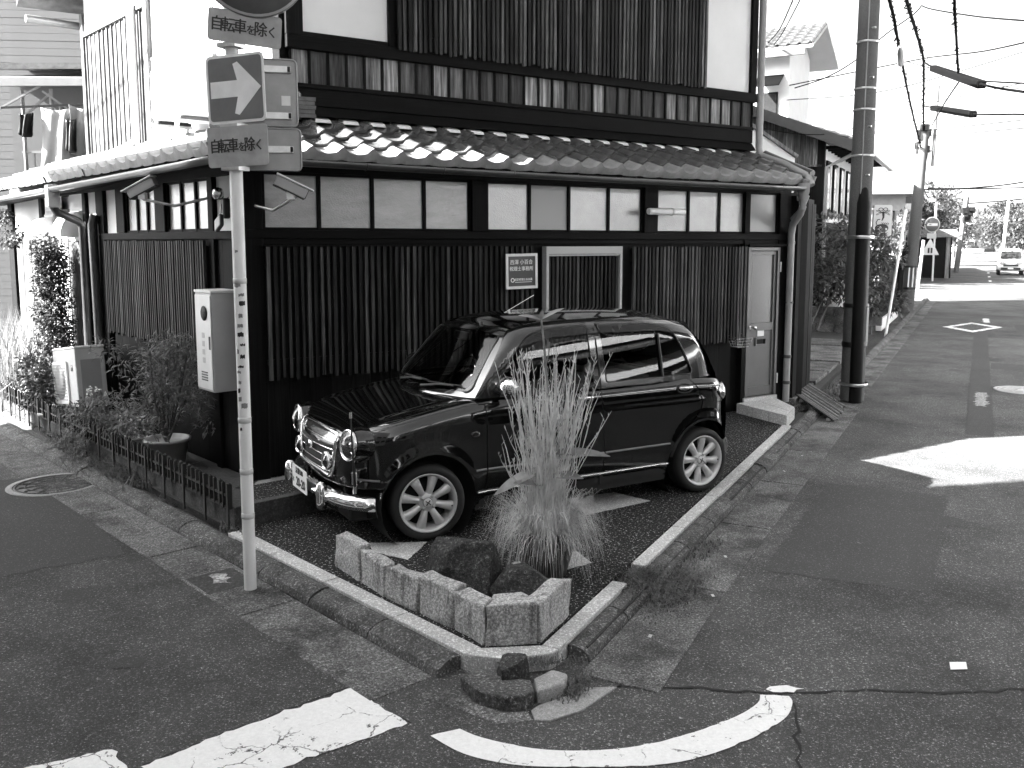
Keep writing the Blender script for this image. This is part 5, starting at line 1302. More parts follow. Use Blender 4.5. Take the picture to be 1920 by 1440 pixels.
def ac_unit(loc, rz, tilt, label, grp):
    a = empty('air_conditioner', loc, rz, label, 'air conditioner', grp); a.rotation_euler = (0, R(tilt), rz)
    MB().box(-.39, .39, -.15, .15, .03, .64).build('case', M_['cream'], a, bevel=.012); MB().box(-.395, .395, -.155, .155, .64, .665).build('top', M_['white'], a, bevel=.008)
    g_ = MB().prism(roundrect(.50, .46, .03), 0, .022, T(.12, .15, .29) @ RX(-90)).build('fan_guard', M_['white'], a, fix=True)
    for i in range(12): MB().box(-.10, .35, .173, .177, .10+i*.034, .108+i*.034).build('guard_bar', M_['beige'], g_)
    MB().lathe([(.19, 0), (.19, .003), (.001, .003)], 28, T(.12, .1725, .29) @ RX(-90)).build('fan_opening', M_['beige'], g_, fix=True)
    for sx in (-.28, .28): MB().box(sx-.06, sx+.06, -.17, .17, 0, .03).build('foot', M_['trim'], a)
    MB().box(-.394, -.388, -.10, .10, .08, .52).build('side_panel', M_['beige'], a, bevel=.002)
    MB().lathe([(.035, 0), (.035, .002), (.001, .002)], 16, T(-.25, .152, .44) @ RX(-90)).build('badge', M_['alu'], a, fix=True); return a
ac_unit(tuple(LW(3.30, .36, .22)), lrz, 7, 'leaning cream air conditioner unit standing in the planting bed', 'outdoor air conditioner units')
ac_unit(tuple(LW(1.98, -.34, 3.18)), lrz, 0, 'white air conditioner unit up on the left pent roof', 'outdoor air conditioner units')
stn = empty('roof_stand', tuple(LW(1.98, -.34, 3.0)), lrz, 'pale metal stand under the upper air conditioner on the pent roof', 'stand')
for dx in (-.28, .28): MB().beam((dx, -.2, .17), (dx, .22, .17), .04, .03).build('rail', M_['white'], stn); MB().beam((dx, .18, .16), (dx+.06, .20, -.12), .03, .03).build('leg', M_['white'], stn); MB().beam((dx, -.15, .16), (dx, -.15, .03), .03, .03).build('leg', M_['white'], stn)
def hood(u, off, z, label):
    h = empty('vent_hood', tuple(LW(u, off, z)), lrz, label, 'vent hood', 'vent hoods'); k = 10; prof = [(.0, .30)]+[(.26*math.sin(R(90*i/k)), .02+.28*math.cos(R(90*i/k))) for i in range(k+1)]
    vs = [(-.17, p[0], p[1]) for p in prof]+[(.17, p[0], p[1]) for p in prof]; m = len(prof)
    o = MB().add(vs, [(i, i+1, m+i+1, m+i) for i in range(m-1)], True).build('hood_shell', M_['white'], h, fix=True)
    for s_ in (-.17, .17): MB().add([(s_, 0, .0), (s_, 0, .30)]+[(s_, p[0], p[1]) for p in prof[1:]], [tuple(range(m+1))]).build('hood_side', M_['white'], h)
    MB().box(-.19, .19, -.01, .012, -.04, .33).build('back_plate', M_['cream'], h)
hood(4.22, .02, 2.06, 'rounded white vent hood beside the dark downpipe'); hood(5.35, .02, 2.02, 'rounded white vent hood farther along under the left eave')
def cctv(loc, aim, wall, label):
    c = empty('security_camera', loc, 0, label, 'security camera', 'security cameras at the house corner'); d_ = Vector(aim).normalized(); Mx = to_axis(d_)
    x_ = d_.cross(Vector((0, 0, 1))).normalized(); u_ = x_.cross(d_); Mx = Matrix((x_, u_, d_)).transposed().to_4x4()
    MB().box(-.042, .042, -.045, .035, -.13, .13, Mx).build('body', M_['beige'], c, bevel=.006); MB().box(-.052, .052, .038, .050, -.14, .17, Mx).build('sun_shield', M_['white'], c, bevel=.003)
    MB().box(-.038, .038, -.040, .030, .13, .136, Mx).build('front_glass', M_['matte_black'], c); MB().box(-.044, .044, -.052, -.045, -.13, .13, Mx).build('under_strip', M_['trim'], c)
    wv = Vector(wall)-Vector(loc); MB().tube([(0, 0, -.05), (0, 0, -.10), wv*.5+Vector((0, 0, -.11)), wv], .012, 8).build('arm', M_['steel'], c); MB().box(-.03, .03, -.03, .03, -.10, -.04, T(0, 0, 0)).build('mount', M_['white'], c)
cctv(tuple(LW(.95, .48, 2.47)), (-.85, .1, -.42), LW(.60, .06, 2.38), 'white security camera on bracket pointing left along the side street')
cctv(tuple(HW(.23, -.45, 2.44)), (.90, .25, -.45), HW(.06, -.06, 2.30), 'white security camera pointing right over the forecourt')
sl_ = empty('sensor_light', tuple(LW(.27, .02, 2.25)), lrz, 'small dark sensor lamp on the white corner panel', 'lamp')
MB().lathe([(.045, 0), (.055, .03), (.04, .07), (.001, .08)], 14, T(0, .06, .16) @ RX(-100)).build('lamp_head', M_['lamp_in'], sl_); MB().box(-.035, .035, 0, .06, -.05, .12).build('sensor_body', M_['trim'], sl_, bevel=.015); MB().lathe([(.016, 0), (.012, .01), (.001, .013)], 12, T(0, .061, -.02) @ RX(-90)).build('sensor_eye', M_['white'], sl_)
fl_ = empty('flood_light', tuple(LW(.26, .10, 2.16)), lrz, 'small tilted square flood lamp hanging below the sensor lamp', 'lamp')
MB().prism(roundrect(.13, .11, .015), 0, .03, RY(28) @ RX(-78)).build('housing', M_['trim'], fl_, fix=True); MB().prism(roundrect(.105, .088, .01), .03, .034, RY(28) @ RX(-78)).build('glass', M_['beige'], fl_, fix=True); MB().tube([(0, 0, .05), (.02, -.02, .16), (.01, -.08, .22)], .003, 5).build('lead', M_['cable'], fl_)
# picket fence
fn = empty('picket_fence', tuple(LW(-1.12, .74, 0)), lrz, 'low black iron picket fence along the planting bed on the left street', 'fence')
FLn = 8.4
for z in (.150, .235): MB().box(0, FLn, -.008, .008, z-.008, z+.008).build('rail', M_['iron'], fn)
pk = MB(); pk.box(-.0065, .0065, -.014, .002+.010, .145, .325); pk.tube([(0, -.002, .322), (0, -.002, .338)], [.011, .004], 6); pm_ = pk.mesh('picket'); pm_.materials.append(M_['iron'])
pm2 = MB().box(-.013, .013, .010, .022, -.02, .330).mesh('post'); pm2.materials.append(M_['iron'])
i = 0; x = 0.0
while x < FLn:
    link_mesh('picket', pm_, None, fn, (x, 0, rnd.uniform(-.003, .003)), (rnd.uniform(-.03, .03), rnd.uniform(-.03, .03), 0)); x += .078
x = .0
while x < FLn: link_mesh('post', pm2, None, fn, (x, 0, 0)); x += .385
bw_ = MB().box(-.02, FLn, -.085, -.03, -.06, .155).build('edging_wall', M_['concrete_dark'], None, tuple(LW(-1.12, .74, 0)), (0, 0, lrz), bevel=.008); tag(bw_, 'low dark concrete edging wall directly behind the picket fence', 'wall')
MB().box(-1.15, -1.07, -.70, -.02, -.05, .16, Matrix.Identity(4)).build('edging_end', M_['concrete_dark'], bw_, loc=(1.12, 0, 0), bevel=.008)
# slatted board bridging the gutter
rp0 = Vector((3.55, 11.20, .10)); rp1 = Vector((4.02, 12.14, .10)); rq0 = Vector((3.74, 10.34, -.07)); rq1 = Vector((4.25, 11.42, -.07))
sb = empty('slatted_board', (3.88, 11.25, 0), 0, 'weathered wooden slatted board lying slanted over the gutter beside the utility pole', 'board')
o0 = Vector((3.88, 11.25, 0)); n = 14
for i in range(n):
    t0, t1 = i/n+.008, (i+1)/n-.008; dz = Vector((0, 0, .018+rnd.uniform(-.003, .003))); ex_ = rnd.uniform(-.02, .05)
    a, b, c, d_ = rp0.lerp(rp1, t0)-o0, rp0.lerp(rp1, t1)-o0, rq0.lerp(rq1, t1)-o0, rq0.lerp(rq1, t0)-o0; e_ = (c-b)*ex_
    MB().hexa([a, d_+e_, c+e_, b, a+dz, d_+e_+dz, c+e_+dz, b+dz]).build('slat', M_['wood_grey'], sb, fix=True)
for t_ in (.15, .85): MB().beam(rp0.lerp(rq0, t_)-o0-Vector((0, 0, .02)), rp1.lerp(rq1, t_)-o0-Vector((0, 0, .02)), .05, .03).build('batten', M_['wood_grey'], sb)
# utility pole at the lane
up = empty('utility_pole', (4.475, 11.78, -.05), 0, 'grey concrete utility pole with long black guard tube beside the lane', 'utility pole', 'utility poles')
MB().tube([(0, 0, 0), (0, 0, 4), (0, 0, 10)], [.150, .130, .105], 20).build('shaft', M_['pole_concrete'], up)
MB().tube([(-.005, -.115, -.02), (-.003, -.108, 2.55), (0, -.10, 2.70), (0, -.085, 2.82)], [.085, .085, .06, .01], 14).build('guard_tube', M_['black'], up)
for z in (.22, 2.12): MB().lathe([(.170, -.02), (.176, 0), (.170, .02)], 20, T(0, -.02, z) @ Matrix.Diagonal((1, 1.35, 1, 1))).build('strap', M_['steel'], up)
for z in (3.15, 3.72, 3.98, 4.55, 6.0): MB().lathe([(.140, -.012), (.144, 0), (.140, .012)], 20, T(0, 0, z)).build('band', M_['steel'], up)
for z in (2.9, 3.5, 4.1, 4.7): MB().tube([(.0, -.13, z), (.03, -.17, z)], .012, 6).build('step_bolt', M_['steel'], up)
MB().tube([(-.06, -.14, 0), (-.05, -.13, 3), (-.03, -.11, 8)], .008, 5).build('ground_wire', M_['pipe'], up)
for dx, dy in ((.115, -.095), (.14, -.05)): MB().beam((dx, dy, .72), (dx, dy, 1.25), .018, .02, (0, 1, 0)).build('reflector_strip', M_['sign_white'], up)
MB().lathe([(.158, .70), (.160, .72), (.160, .76), (.158, .77)], 20).build('reflector_band', M_['trim'], up); MB().lathe([(.158, 1.22), (.160, 1.23), (.160, 1.26), (.158, 1.27)], 20).build('reflector_band', M_['trim'], up)
# ------------------------------------------------------------------ plants close by
def leaf(mb_, p, d_, up_, L, wd, droop=.2):
    d_ = Vector(d_).normalized(); s_ = d_.cross(Vector(up_)); s_ = s_.normalized() if s_.length > 1e-4 else Vector((1, 0, 0)); n_ = s_.cross(d_)
    m = p+d_*L*.5+n_*L*.06; e = p+d_*L-n_*L*droop
    mb_.add([p, m+s_*wd/2-n_*wd*.12, e, m-s_*wd/2-n_*wd*.12, m], [(0, 1, 4), (1, 2, 4), (4, 2, 3), (0, 4, 3)])
def leafcloud(mb_, c, rad, n, L, wd, rg, shell=.35, lim=None):
    for _ in range(n):
        v = Vector((rg.gauss(0, 1), rg.gauss(0, 1), rg.gauss(0, 1))).normalized(); r_ = (shell+(1-shell)*rg.random())**.6 if rg.random() < .8 else rg.random()
        p = Vector(c)+Vector((v.x*rad[0], v.y*rad[1], v.z*rad[2]))*r_
        d_ = (v+Vector((rg.gauss(0, .8), rg.gauss(0, .8), rg.gauss(0, .6)))); k = rg.uniform(.6, 1.3)
        leaf(mb_, p, d_, (rg.gauss(0, .5), rg.gauss(0, .5), 1), L*k, wd*k)
GP = Vector((.20, 5.34, 0)); rg = random.Random(11)
gp = empty('potted_grass', tuple(GP), 0, 'round dark pot overflowing with tall dry ornamental grass before the car', 'potted plant')
MB().lathe([(.001, .0), (.13, .0), (.165, .12), (.175, .24), (.188, .262), (.188, .285), (.165, .285), (.155, .25), (.001, .25)], 28).build('pot', M_['pot_dark'], gp); MB().lathe([(.001, .258), (.158, .258)], 20).build('pot_soil', M_['soil'], gp)
st_ = MB()
for i in range(190):
    a = rg.uniform(0, 6.283); r0 = .12*math.sqrt(rg.random()); b0 = Vector((r0*math.cos(a), r0*math.sin(a), .24)); hh = rg.uniform(.45, 1.16); ln = rg.gauss(.085, .07); a2 = a+rg.gauss(0, .5)
    if rg.random() < .05: ln = rg.uniform(.25, .45); hh *= .8
    d_ = Vector((math.cos(a2), math.sin(a2), 0)); k = 7; pts = []; wv = rg.uniform(.0018, .0032)
    for j in range(k+1):
        t = j/k; pts.append(b0+d_*ln*(t**1.5)*hh*1.25+Vector((rg.gauss(0, .007)+.02*math.sin(t*5+i), rg.gauss(0, .007), hh*t)))
    s_ = Vector((-math.sin(rg.uniform(-.6, .6)-.0), 0, 0)); s_ = Vector((math.cos(rg.uniform(-.9, .9)), math.sin(rg.uniform(-.9, .9)), 0))
    vs = []; 
    for j, p in enumerate(pts):
        t = j/k; ww = wv*(1 if t < .68 else 2.1*(1-(t-.68)/.4)) ; vs += [p-s_*ww, p+s_*ww]
    st_.add(vs, [(2*j, 2*j+1, 2*j+3, 2*j+2) for j in range(k)])
    for q in range(rg.randint(5, 10)):   # seed spikelets
        t = rg.uniform(.62, 1.0); j = min(int(t*k), k-1); p = pts[j].lerp(pts[j+1], t*k-j); a3 = rg.uniform(0, 6.28); dd = Vector((math.cos(a3)*.55, math.sin(a3)*.55, 1)).normalized()
        leaf(st_, p, dd, (0, 1, .2), rg.uniform(.022, .045), rg.uniform(.003, .0055), 0)
st_.build('grass_stalks', M_['straw'], gp, kind='stuff')
bl_ = MB()
for i in range(1100):
    a = rg.uniform(0, 6.283); r0 = .15*math.sqrt(rg.random()); b0 = Vector((r0*math.cos(a), r0*math.sin(a), .26)); a2 = a+rg.gauss(0, .45); d_ = Vector((math.cos(a2), math.sin(a2), 0)); L = rg.uniform(.22, .55); rise = rg.uniform(.05, .30); out = rg.uniform(.14, .34); wv = rg.uniform(.0016, .0032); k = 7; s_ = Vector((-d_.y, d_.x, 0)); vs = []
    for j in range(k+1):
        t = j/k; z = rise*math.sin(min(t*1.9, 3.1))*1.0-(.12+.40*rg.random())*max(0, t-.30)**1.5*1.1; p = b0+d_*out*t+Vector((0, 0, z)); p.z = max(p.z, .015); ww = wv*(1-t*.85); vs += [p-s_*ww, p+s_*ww]
    bl_.add(vs, [(2*j, 2*j+1, 2*j+3, 2*j+2) for j in range(k)])
bl_.build('grass_blades', M_['straw'], gp, kind='stuff')
bp_ = empty('broadleaf_plant', (.205, 5.30, .25), 0, 'single tall stem with broad pale leaves growing among the potted grass', 'plant')
stem = catmull([(0, 0, 0), (-.01, .0, .35), (.01, -.01, .75), (-.012, 0, 1.10), (-.035, 0, 1.31)], 4)
MB().tube(stem, [lerp(.011, .005, i/(len(stem)-1)) for i in range(len(stem))], 7).build('stem', M_['leaf_light'], bp_)
MB().tube([(-.008, 0, 1.03), (.012, .0, 1.10), (.016, 0, 1.17)], .004, 6).build('stem', M_['leaf_light'], bp_)
def bigleaf(p, d_, L, wd, up_=(0, -.4, 1), dr=.15):
    p = Vector(p); d_ = Vector(d_).normalized(); s_ = d_.cross(Vector(up_)).normalized(); n_ = s_.cross(d_); k = 10; vs = []
    for j in range(k+1):
        t = j/k; c = p+d_*L*t-n_*L*dr*t*t; ww = wd*math.sin(math.pi*min(t*.96+.03, 1))**.8*.5; vs += [c-s_*ww+n_*ww*.25, c, c+s_*ww+n_*ww*.25]
    return MB().add(vs, [(3*j+a, 3*j+3+a, 3*j+4+a, 3*j+1+a) for j in range(k) for a in (0, 1)], True).build('big_leaf', M_['leaf_light'], bp_)
bigleaf((-.035, 0, 1.30), (-.9, -.1, .32), .135, .04); bigleaf((-.035, 0, 1.30), (.9, -.1, .62), .15, .042); bigleaf((-.035, 0, 1.30), (.1, -.2, .9), .06, .03)
for p, d_, L, wd in (((.0, 0, .50), (.9, -.3, .15), .38, .085), ((0, 0, .42), (-.85, -.4, -.25), .36, .09), ((0, 0, .62), (.5, -.3, .6), .16, .08), ((0, 0, .55), (-.5, -.4, .5), .18, .08), ((.0, 0, .36), (.7, -.5, .2), .25, .09), ((0, 0, .30), (-.6, -.5, .3), .25, .08)): bigleaf(p, d_, L, wd)
# left bed plants
def potted(loc, r, h, label, mat='pot', cat='potted plant'):
    p = empty('potted_shrub', loc, 0, label, cat)
    MB().lathe([(.001, 0), (r*.72, 0), (r*.92, h*.9), (r*1.0, h*.9), (r*1.02, h), (r*.9, h), (r*.85, h*.88), (.001, h*.86)], 28).build('pot', M_[mat], p); return p
def branchy(mb_, base, top, n, rg, r0=.010, spread=.3):
    ends = []
    for i in range(n):
        a = rg.uniform(0, 6.28); e = Vector(top)+Vector((rg.gauss(0, spread), rg.gauss(0, spread), rg.uniform(-.35, .15))); m = Vector(base).lerp(e, .5)+Vector((rg.gauss(0, spread*.2), rg.gauss(0, spread*.2), 0)); pts = catmull([base, m, e], 4)
        mb_.tube(pts, [lerp(r0, r0*.3, k/(len(pts)-1)) for k in range(len(pts))], 5); ends.append(e)
    return ends
rg = random.Random(5)
p1 = potted(tuple(LW(1.02, .34, 0)), .205, .25, 'large pale plastic pot with feathery shrub beside the house wall')
mb1 = MB(); ends = branchy(mb1, (0, 0, .2), (.0, .05, .95), 9, rg, .012, .17); mb1.build('branches', M_['bark'], p1)
lf = MB()
for e in ends+[Vector((rg.gauss(0, .16), rg.gauss(0, .16), rg.uniform(.35, 1.15))) for _ in range(26)]: leafcloud(lf, e, (.15, .15, .11), 62, .075, .017, rg)
lf.build('foliage', M_['leaf'], p1, kind='stuff')
p2 = potted(tuple(LW(1.55, .40, 0)), .13, .20, 'smaller grey pot with trailing flowers next to the large pale pot'); lf = MB(); leafcloud(lf, (0, 0, .32), (.20, .20, .16), 420, .05, .018, rg); lf.build('foliage', M_['leaf'], p2, kind='stuff')
fl = MB()
for _ in range(16): leafcloud(fl, (rg.gauss(.02, .10), rg.gauss(-.05, .08), rg.uniform(.2, .42)), (.012, .012, .012), 5, .028, .022, rg)
fl.build('blossom', M_['flower'], p2, kind='stuff')
fb = empty('flower_bush', tuple(LW(2.1, .50, 0)), lrz, 'spreading leafy bush with small white flowers leaning over the fence', 'bush'); lf = MB()
for i in range(20): leafcloud(lf, (rg.uniform(-.55, .5), rg.uniform(-.22, .30), rg.uniform(.1, .48)), (.19, .15, .11), 120, .055, .018, rg)
for i in range(6): leafcloud(lf, (rg.uniform(-.5, .1), rg.uniform(.25, .5), rg.uniform(.04, .2)), (.17, .12, .07), 110, .05, .014, rg)
lf.build('foliage', M_['leaf'], fb, kind='stuff'); mbb = MB(); branchy(mbb, (0, 0, 0), (0, .05, .45), 14, rg, .006, .3); mbb.build('branches', M_['bark'], fb)
fl = MB()
for q in ((-.05, .1, .60), (.12, .12, .55), (-.12, .18, .62), (.3, .05, .48)): leafcloud(fl, q, (.022, .022, .018), 14, .028, .022, rg)
fl.build('blossom', M_['flower'], fb, kind='stuff')
cl = empty('climbing_plant', tuple(LW(4.55, .26, 0)), lrz, 'tall narrow dense evergreen column climbing beside the vent hood', 'plant'); lf = MB()
for i in range(34):
    t = i/33; leafcloud(lf, (.05*math.sin(i*1.7), .03*math.cos(i), .12+1.85*t), (lerp(.28, .12, t), .22, .14), 260, .045, .028, rg)
lf.build('foliage', M_['leaf_far'], cl, kind='stuff'); MB().tube([(0, 0, 0), (.02, .03, .8), (0, 0, 1.9)], [.03, .02, .01], 6).build('stem', M_['bark'], cl)
dk = empty('dark_shrub', tuple(LW(4.0, .50, 0)), lrz, 'dark round-leaved shrub in a small pot left of the leaning air conditioner', 'shrub'); lf = MB()
for i in range(16): leafcloud(lf, (rg.uniform(-.35, .35), rg.uniform(-.2, .22), rg.uniform(.15, .70)), (.20, .16, .13), 75, .075, .042, rg)
lf.build('foliage', M_['leaf_dark'], dk, kind='stuff'); MB().lathe([(.001, 0), (.10, 0), (.14, .16), (.155, .16), (.155, .185), (.001, .17)], 20, T(-.55, .12, 0)).build('pot', M_['pot'], dk)
sg = empty('sunlit_grass', tuple(LW(6.0, .45, 0)), lrz, 'tall pale sunlit grass clump at the far end of the bed', 'plant'); lf = MB()
for _ in range(1500):
    b0 = Vector((rg.uniform(-1.3, 1.2), rg.gauss(0, .16), 0)); a = rg.uniform(0, 6.28); hh = rg.uniform(.4, 1.25); d_ = Vector((math.cos(a), math.sin(a), 0)); s_ = Vector((rg.uniform(-1, 1), rg.uniform(-1, 1), 0)).normalized()*rg.uniform(.003, .006)
    q = b0+d_*.05+Vector((0, 0, hh*.6)); e = b0+d_*rg.uniform(.1, .28)+Vector((0, 0, hh)); lf.add([b0-s_, b0+s_, q+s_, q-s_, e], [(0, 1, 2, 3), (3, 2, 4)])
lf.build('blades', M_['leaf'], sg, kind='stuff')
s2 = empty('sunlit_shrub', tuple(LW(5.2, .48, 0)), lrz, 'small leafy shrub standing in the sun before the pale grass', 'shrub'); lf = MB()
for i in range(12): leafcloud(lf, (rg.uniform(-.5, .5), rg.uniform(-.2, .2), rg.uniform(.1, .45)), (.2, .16, .13), 80, .06, .03, rg)
lf.build('foliage', M_['leaf_far'], s2, kind='stuff')
vine = empty('vine', tuple(LW(6.2, .2, 2.35)), lrz, 'pale vine hanging from cables under the left eave', 'vine'); lf = MB()
for i in range(9): leafcloud(lf, (rg.gauss(0, .12), rg.gauss(.05, .06), rg.uniform(-.35, .1)), (.10, .08, .08), 40, .06, .035, rg)
lf.build('foliage', M_['leaf_far'], vine, kind='stuff')
# ------------------------------------------------------------------ background to the right, down the street
srz = math.atan2(Sdir.y, Sdir.x)
def SW(t, o, z=0): p = pKR+Sdir*t+nS*o; return Vector((p.x, p.y, z))   # along street, to the right of the kerb
def block(name, loc, rz, label, cat='house', group=None): return empty(name, tuple(loc), rz, label, cat, group)
# paving of the side lane and the bed beyond
pv = MB()
ln = MB().prism([(3.66, 11.2), (8.0, 19.9), (5.2, 21.2), (2.6, 12.2)], -.2, -.02).build('lane_paving', M_['concrete_dark'], kind='structure', fix=True)
for i in range(6):
    t0 = 1.0+i*1.25; a = SW(t0+7.2, -.25); b = SW(t0+8.3, -.25)
    MB().prism([tuple(a.xy), tuple(b.xy), tuple((b.xy)-nS*2.2), tuple((a.xy)-nS*2.2)], -.02, .03+.008*(i % 2)).build('paving_slab', M_['slab'], ln, bevel=.01, fix=True)
# low block wall
bwl = empty('block_wall', tuple(SW(18.0, -.35)), srz+R(90), 'low mossy concrete block wall closing the side lane under the shrub', 'wall')
for j in range(3):
    for i in range(5): MB().box(i*.41+.004-(.2 if j % 2 else 0), i*.41+.40-(.2 if j % 2 else 0), -.07, .07, -.06+j*.20, .135+j*.20).build('concrete_block', M_['slab'], bwl, bevel=.01)
# shrub
def shrub(name, loc, spec, mat, label, seed, L, wd, cat='shrub', trunk=None):
    t = empty(name, tuple(loc), 0, label, cat); rg_ = random.Random(seed); lf_ = MB()
    for c, rad, n_ in spec: leafcloud(lf_, c, rad, n_, L, wd, rg_)
    lf_.build('crown', M_[mat], t, kind='stuff')
    if trunk:
        tb = MB()
        for pts in trunk: tb.tube(pts, [lerp(.035, .012, i/(len(pts)-1)) for i in range(len(pts))], 6)
        tb.build('trunk', M_['bark'], t)
    return t
rg = random.Random(8)
shrub('broadleaf_shrub', (7.35, 19.9, 0), [((rg.uniform(-.75, .55), rg.uniform(-.3, .3), rg.uniform(.75, 2.35)), (.38, .32, .30), 130) for _ in range(26)], 'leaf_dark', 'big dark broadleaf shrub behind the utility pole at the side lane', 3, .17, .055, trunk=[[(-.9, -.2, .1), (-.6, 0, .6), (-.2, 0, 1.5)], [(-.7, -.2, .1), (-.4, 0, .7), (.1, 0, 1.6)]])
shrub('broadleaf_shrub', (8.35, 20.6, 0), [((rg.uniform(-.4, .35), rg.uniform(-.3, .3), rg.uniform(.5, 1.85)), (.30, .28, .26), 120) for _ in range(14)], 'leaf_dark', 'dark broadleaf shrub under the hanging shop sign', 4, .16, .05)
# board-clad house
h2 = block('board_house', SW(19.2, -1.75), srz, 'low board-clad house with tiled gable roof behind the utility pole')
# local: x along street (away), y left of the street
def z2(q): return 4.50+.40*q
DP = 7.0
gw = MB().add([(0, 0, -.1), (0, DP, -.1), (0, DP, z2(3.5)-.3), (0, 3.5, z2(3.5)), (0, 0, z2(0))], [(0, 1, 2, 3, 4)]).build('gable_wall', M_['wood_dark'], h2)
bA = MB().box(-.03, -.002, .004, .226, 3.92, 5.9).mesh('board')
q = 0.0
while q < 3.6:
    zt_ = min(z2(q), z2(q+.23))-.02
    MB().box(-.03, -.002, q+.004, q+.226, 3.86, zt_).build('board', M_['wood_band'], h2); MB().box(-.03, -.002, q+.004, q+.226, 2.1, 3.82).build('board', M_['wood_dark'], h2); q += .23
MB().box(-.05, .0, .0, 3.6, 3.815, 3.865).build('belt_rail', M_['wood_grey'], h2)
wn = MB(); wn.box(-.07, -.01, .30, .36, 2.65, 3.75); wn.box(-.07, -.01, 1.30, 1.36, 2.65, 3.75); wn.box(-.07, -.01, .36, 1.30, 3.69, 3.75); wn.box(-.07, -.01, .36, 1.30, 2.65, 2.71); wn.box(-.06, -.01, .81, .85, 2.71, 3.69)
wo_ = wn.build('window', M_['wood_grey'], h2)
for a in (.37, .86): MB().box(-.04, -.034, a, a+.44, 2.71, 3.69).build('pane', M_['pane_dark'], wo_)
MB().box(0, 6.5, -.001, .05, -.1, 4.4).build('street_wall', M_['plaster'], h2); MB().box(-.05, .12, -.05, .12, -.1, 4.5).build('corner_post', M_['wood_dark'], h2)
for a in (.5, 1.6, 2.9, 4.2):
    w1 = MB().box(a, a+.75, -.05, -.002, 2.75, 4.0).build('window', M_['wood_dark'], h2); MB().box(a+.06, a+.34, -.06, -.05, 2.82, 3.93).build('pane', M_['pane_dark'], w1); MB().box(a+.40, a+.69, -.06, -.05, 2.82, 3.93).build('pane', M_['plaster_grey'], w1)
    MB().box(a-.05, a+.8, -.12, -.0, 2.66, 2.74).build('sill', M_['wood_grey'], h2)
MB().box(0, 6.5, -.06, .0, 1.0, 2.5).build('lower_lattice', M_['wood_dark'], h2)
rf2 = MB(); th = .10
def r2(x, q, dz=0): return (x, q, z2(q)+.06+dz)
rf2.hexa([r2(-.45, -.85), r2(6.9, -.85), r2(6.9, 3.5), r2(-.45, 3.5), r2(-.45, -.85, th), r2(6.9, -.85, th), r2(6.9, 3.5, th), r2(-.45, 3.5, th)])
rf2.hexa([(-.45, 3.5, z2(3.5)+.06), (6.9, 3.5, z2(3.5)+.06), (6.9, 7.6, z2(3.5)-1.3), (-.45, 7.6, z2(3.5)-1.3), (-.45, 3.5, z2(3.5)+.16), (6.9, 3.5, z2(3.5)+.16), (6.9, 7.6, z2(3.5)-1.2), (-.45, 7.6, z2(3.5)-1.2)])
ro2 = rf2.build('roof', M_['wood_dark'], h2)
tm = tile_mesh(.27, .30); tm.materials.append(M_['tile_light'])
up2 = Vector((0, 1, .34)).normalized(); ex2 = Vector((-1, 0, 0)); F2 = Matrix((ex2, up2, Vector((ex2.cross(up2))*(1 if ex2.cross(up2).z > 0 else -1)))).transposed().to_4x4()
for i in range(8):
    for j in range(15):
        o = link_mesh('tile', tm, None, ro2); o.matrix_local = T(-.45+.27*(i+1), -.88, z2(-.88)+.17) @ F2 @ T(0, j*.30, 0)
MB().hexa([r2(-.47, -.85, -.16), r2(-.40, -.85, -.16), r2(-.40, 3.5, -.16), r2(-.47, 3.5, -.16), r2(-.47, -.85, .10), r2(-.40, -.85, .10), r2(-.40, 3.5, .10), r2(-.47, 3.5, .10)]).build('barge_board', M_['pipe_dark'], h2)
thick(halfpipe([(-.4, -.92, 4.22), (6.9, -.92, 4.20)], .06).build('gutter', M_['alu'], h2)); MB().tube([(-.25, -.90, 4.16), (-.1, -.45, 3.95), (-.02, -.10, 3.80), (-.02, -.10, .0)], .045, 8).build('drain_pipe', M_['pipe'], h2)
for j in range(12): MB().box(.2+j*.55, .26+j*.55, -.8, 0, z2(-.4)-.10, z2(-.4)-.02).build('rafter', M_['wood_dark'], h2)
# white outbuilding
wb2 = block('white_outbuilding', (3.55, 14.2, 0), R(8), 'small white sided outbuilding with sloping top just behind the corner house', 'outbuilding')
MB().hexa([(0, 0, 0), (.85, 0, 0), (.85, 2, 0), (0, 2, 0), (0, 0, 3.86), (.85, 0, 3.30), (.85, 2, 3.30), (0, 2, 3.86)]).build('wall', M_['white'], wb2); MB().beam((-.03, -.02, 3.885), (.88, -.02, 3.325), .05, .05).build('coping', M_['wood_grey'], wb2)
# tall white house with gable
h3 = block('white_gable_house', (8.0, 26.9, 0), R(-30), 'tall white house with tiled gable roof above the board-clad house')
MB().box(-3, 0, 0, 2.6, 0, 7.65).build('wall', M_['plaster'], h3); MB().add([(.001, 0, 7.65), (.001, 2.6, 7.65), (.001, 1.3, 8.28)], [(0, 1, 2)]).build('gable_wall', M_['plaster'], h3)
rr = MB(); rr.hexa([(-3.5, -.55, 7.42), (.75, -.55, 7.42), (.75, 1.3, 8.32), (-3.5, 1.3, 8.32), (-3.5, -.55, 7.52), (.75, -.55, 7.52), (.75, 1.3, 8.42), (-3.5, 1.3, 8.42)]); rr.hexa([(-3.5, 1.3, 8.32), (.75, 1.3, 8.32), (.75, 3.2, 7.40), (-3.5, 3.2, 7.40), (-3.5, 1.3, 8.42), (.75, 1.3, 8.42), (.75, 3.2, 7.50), (-3.5, 3.2, 7.50)])
ro3 = rr.build('roof', M_['plaster_grey'], h3); upv = Vector((0, 1.85, .90)).normalized(); F3 = Matrix((Vector((1, 0, 0)), upv, Vector((1, 0, 0)).cross(upv))).transposed().to_4x4(); tm3 = tile_mesh(.30, .36); tm3.materials.append(M_['tile'])
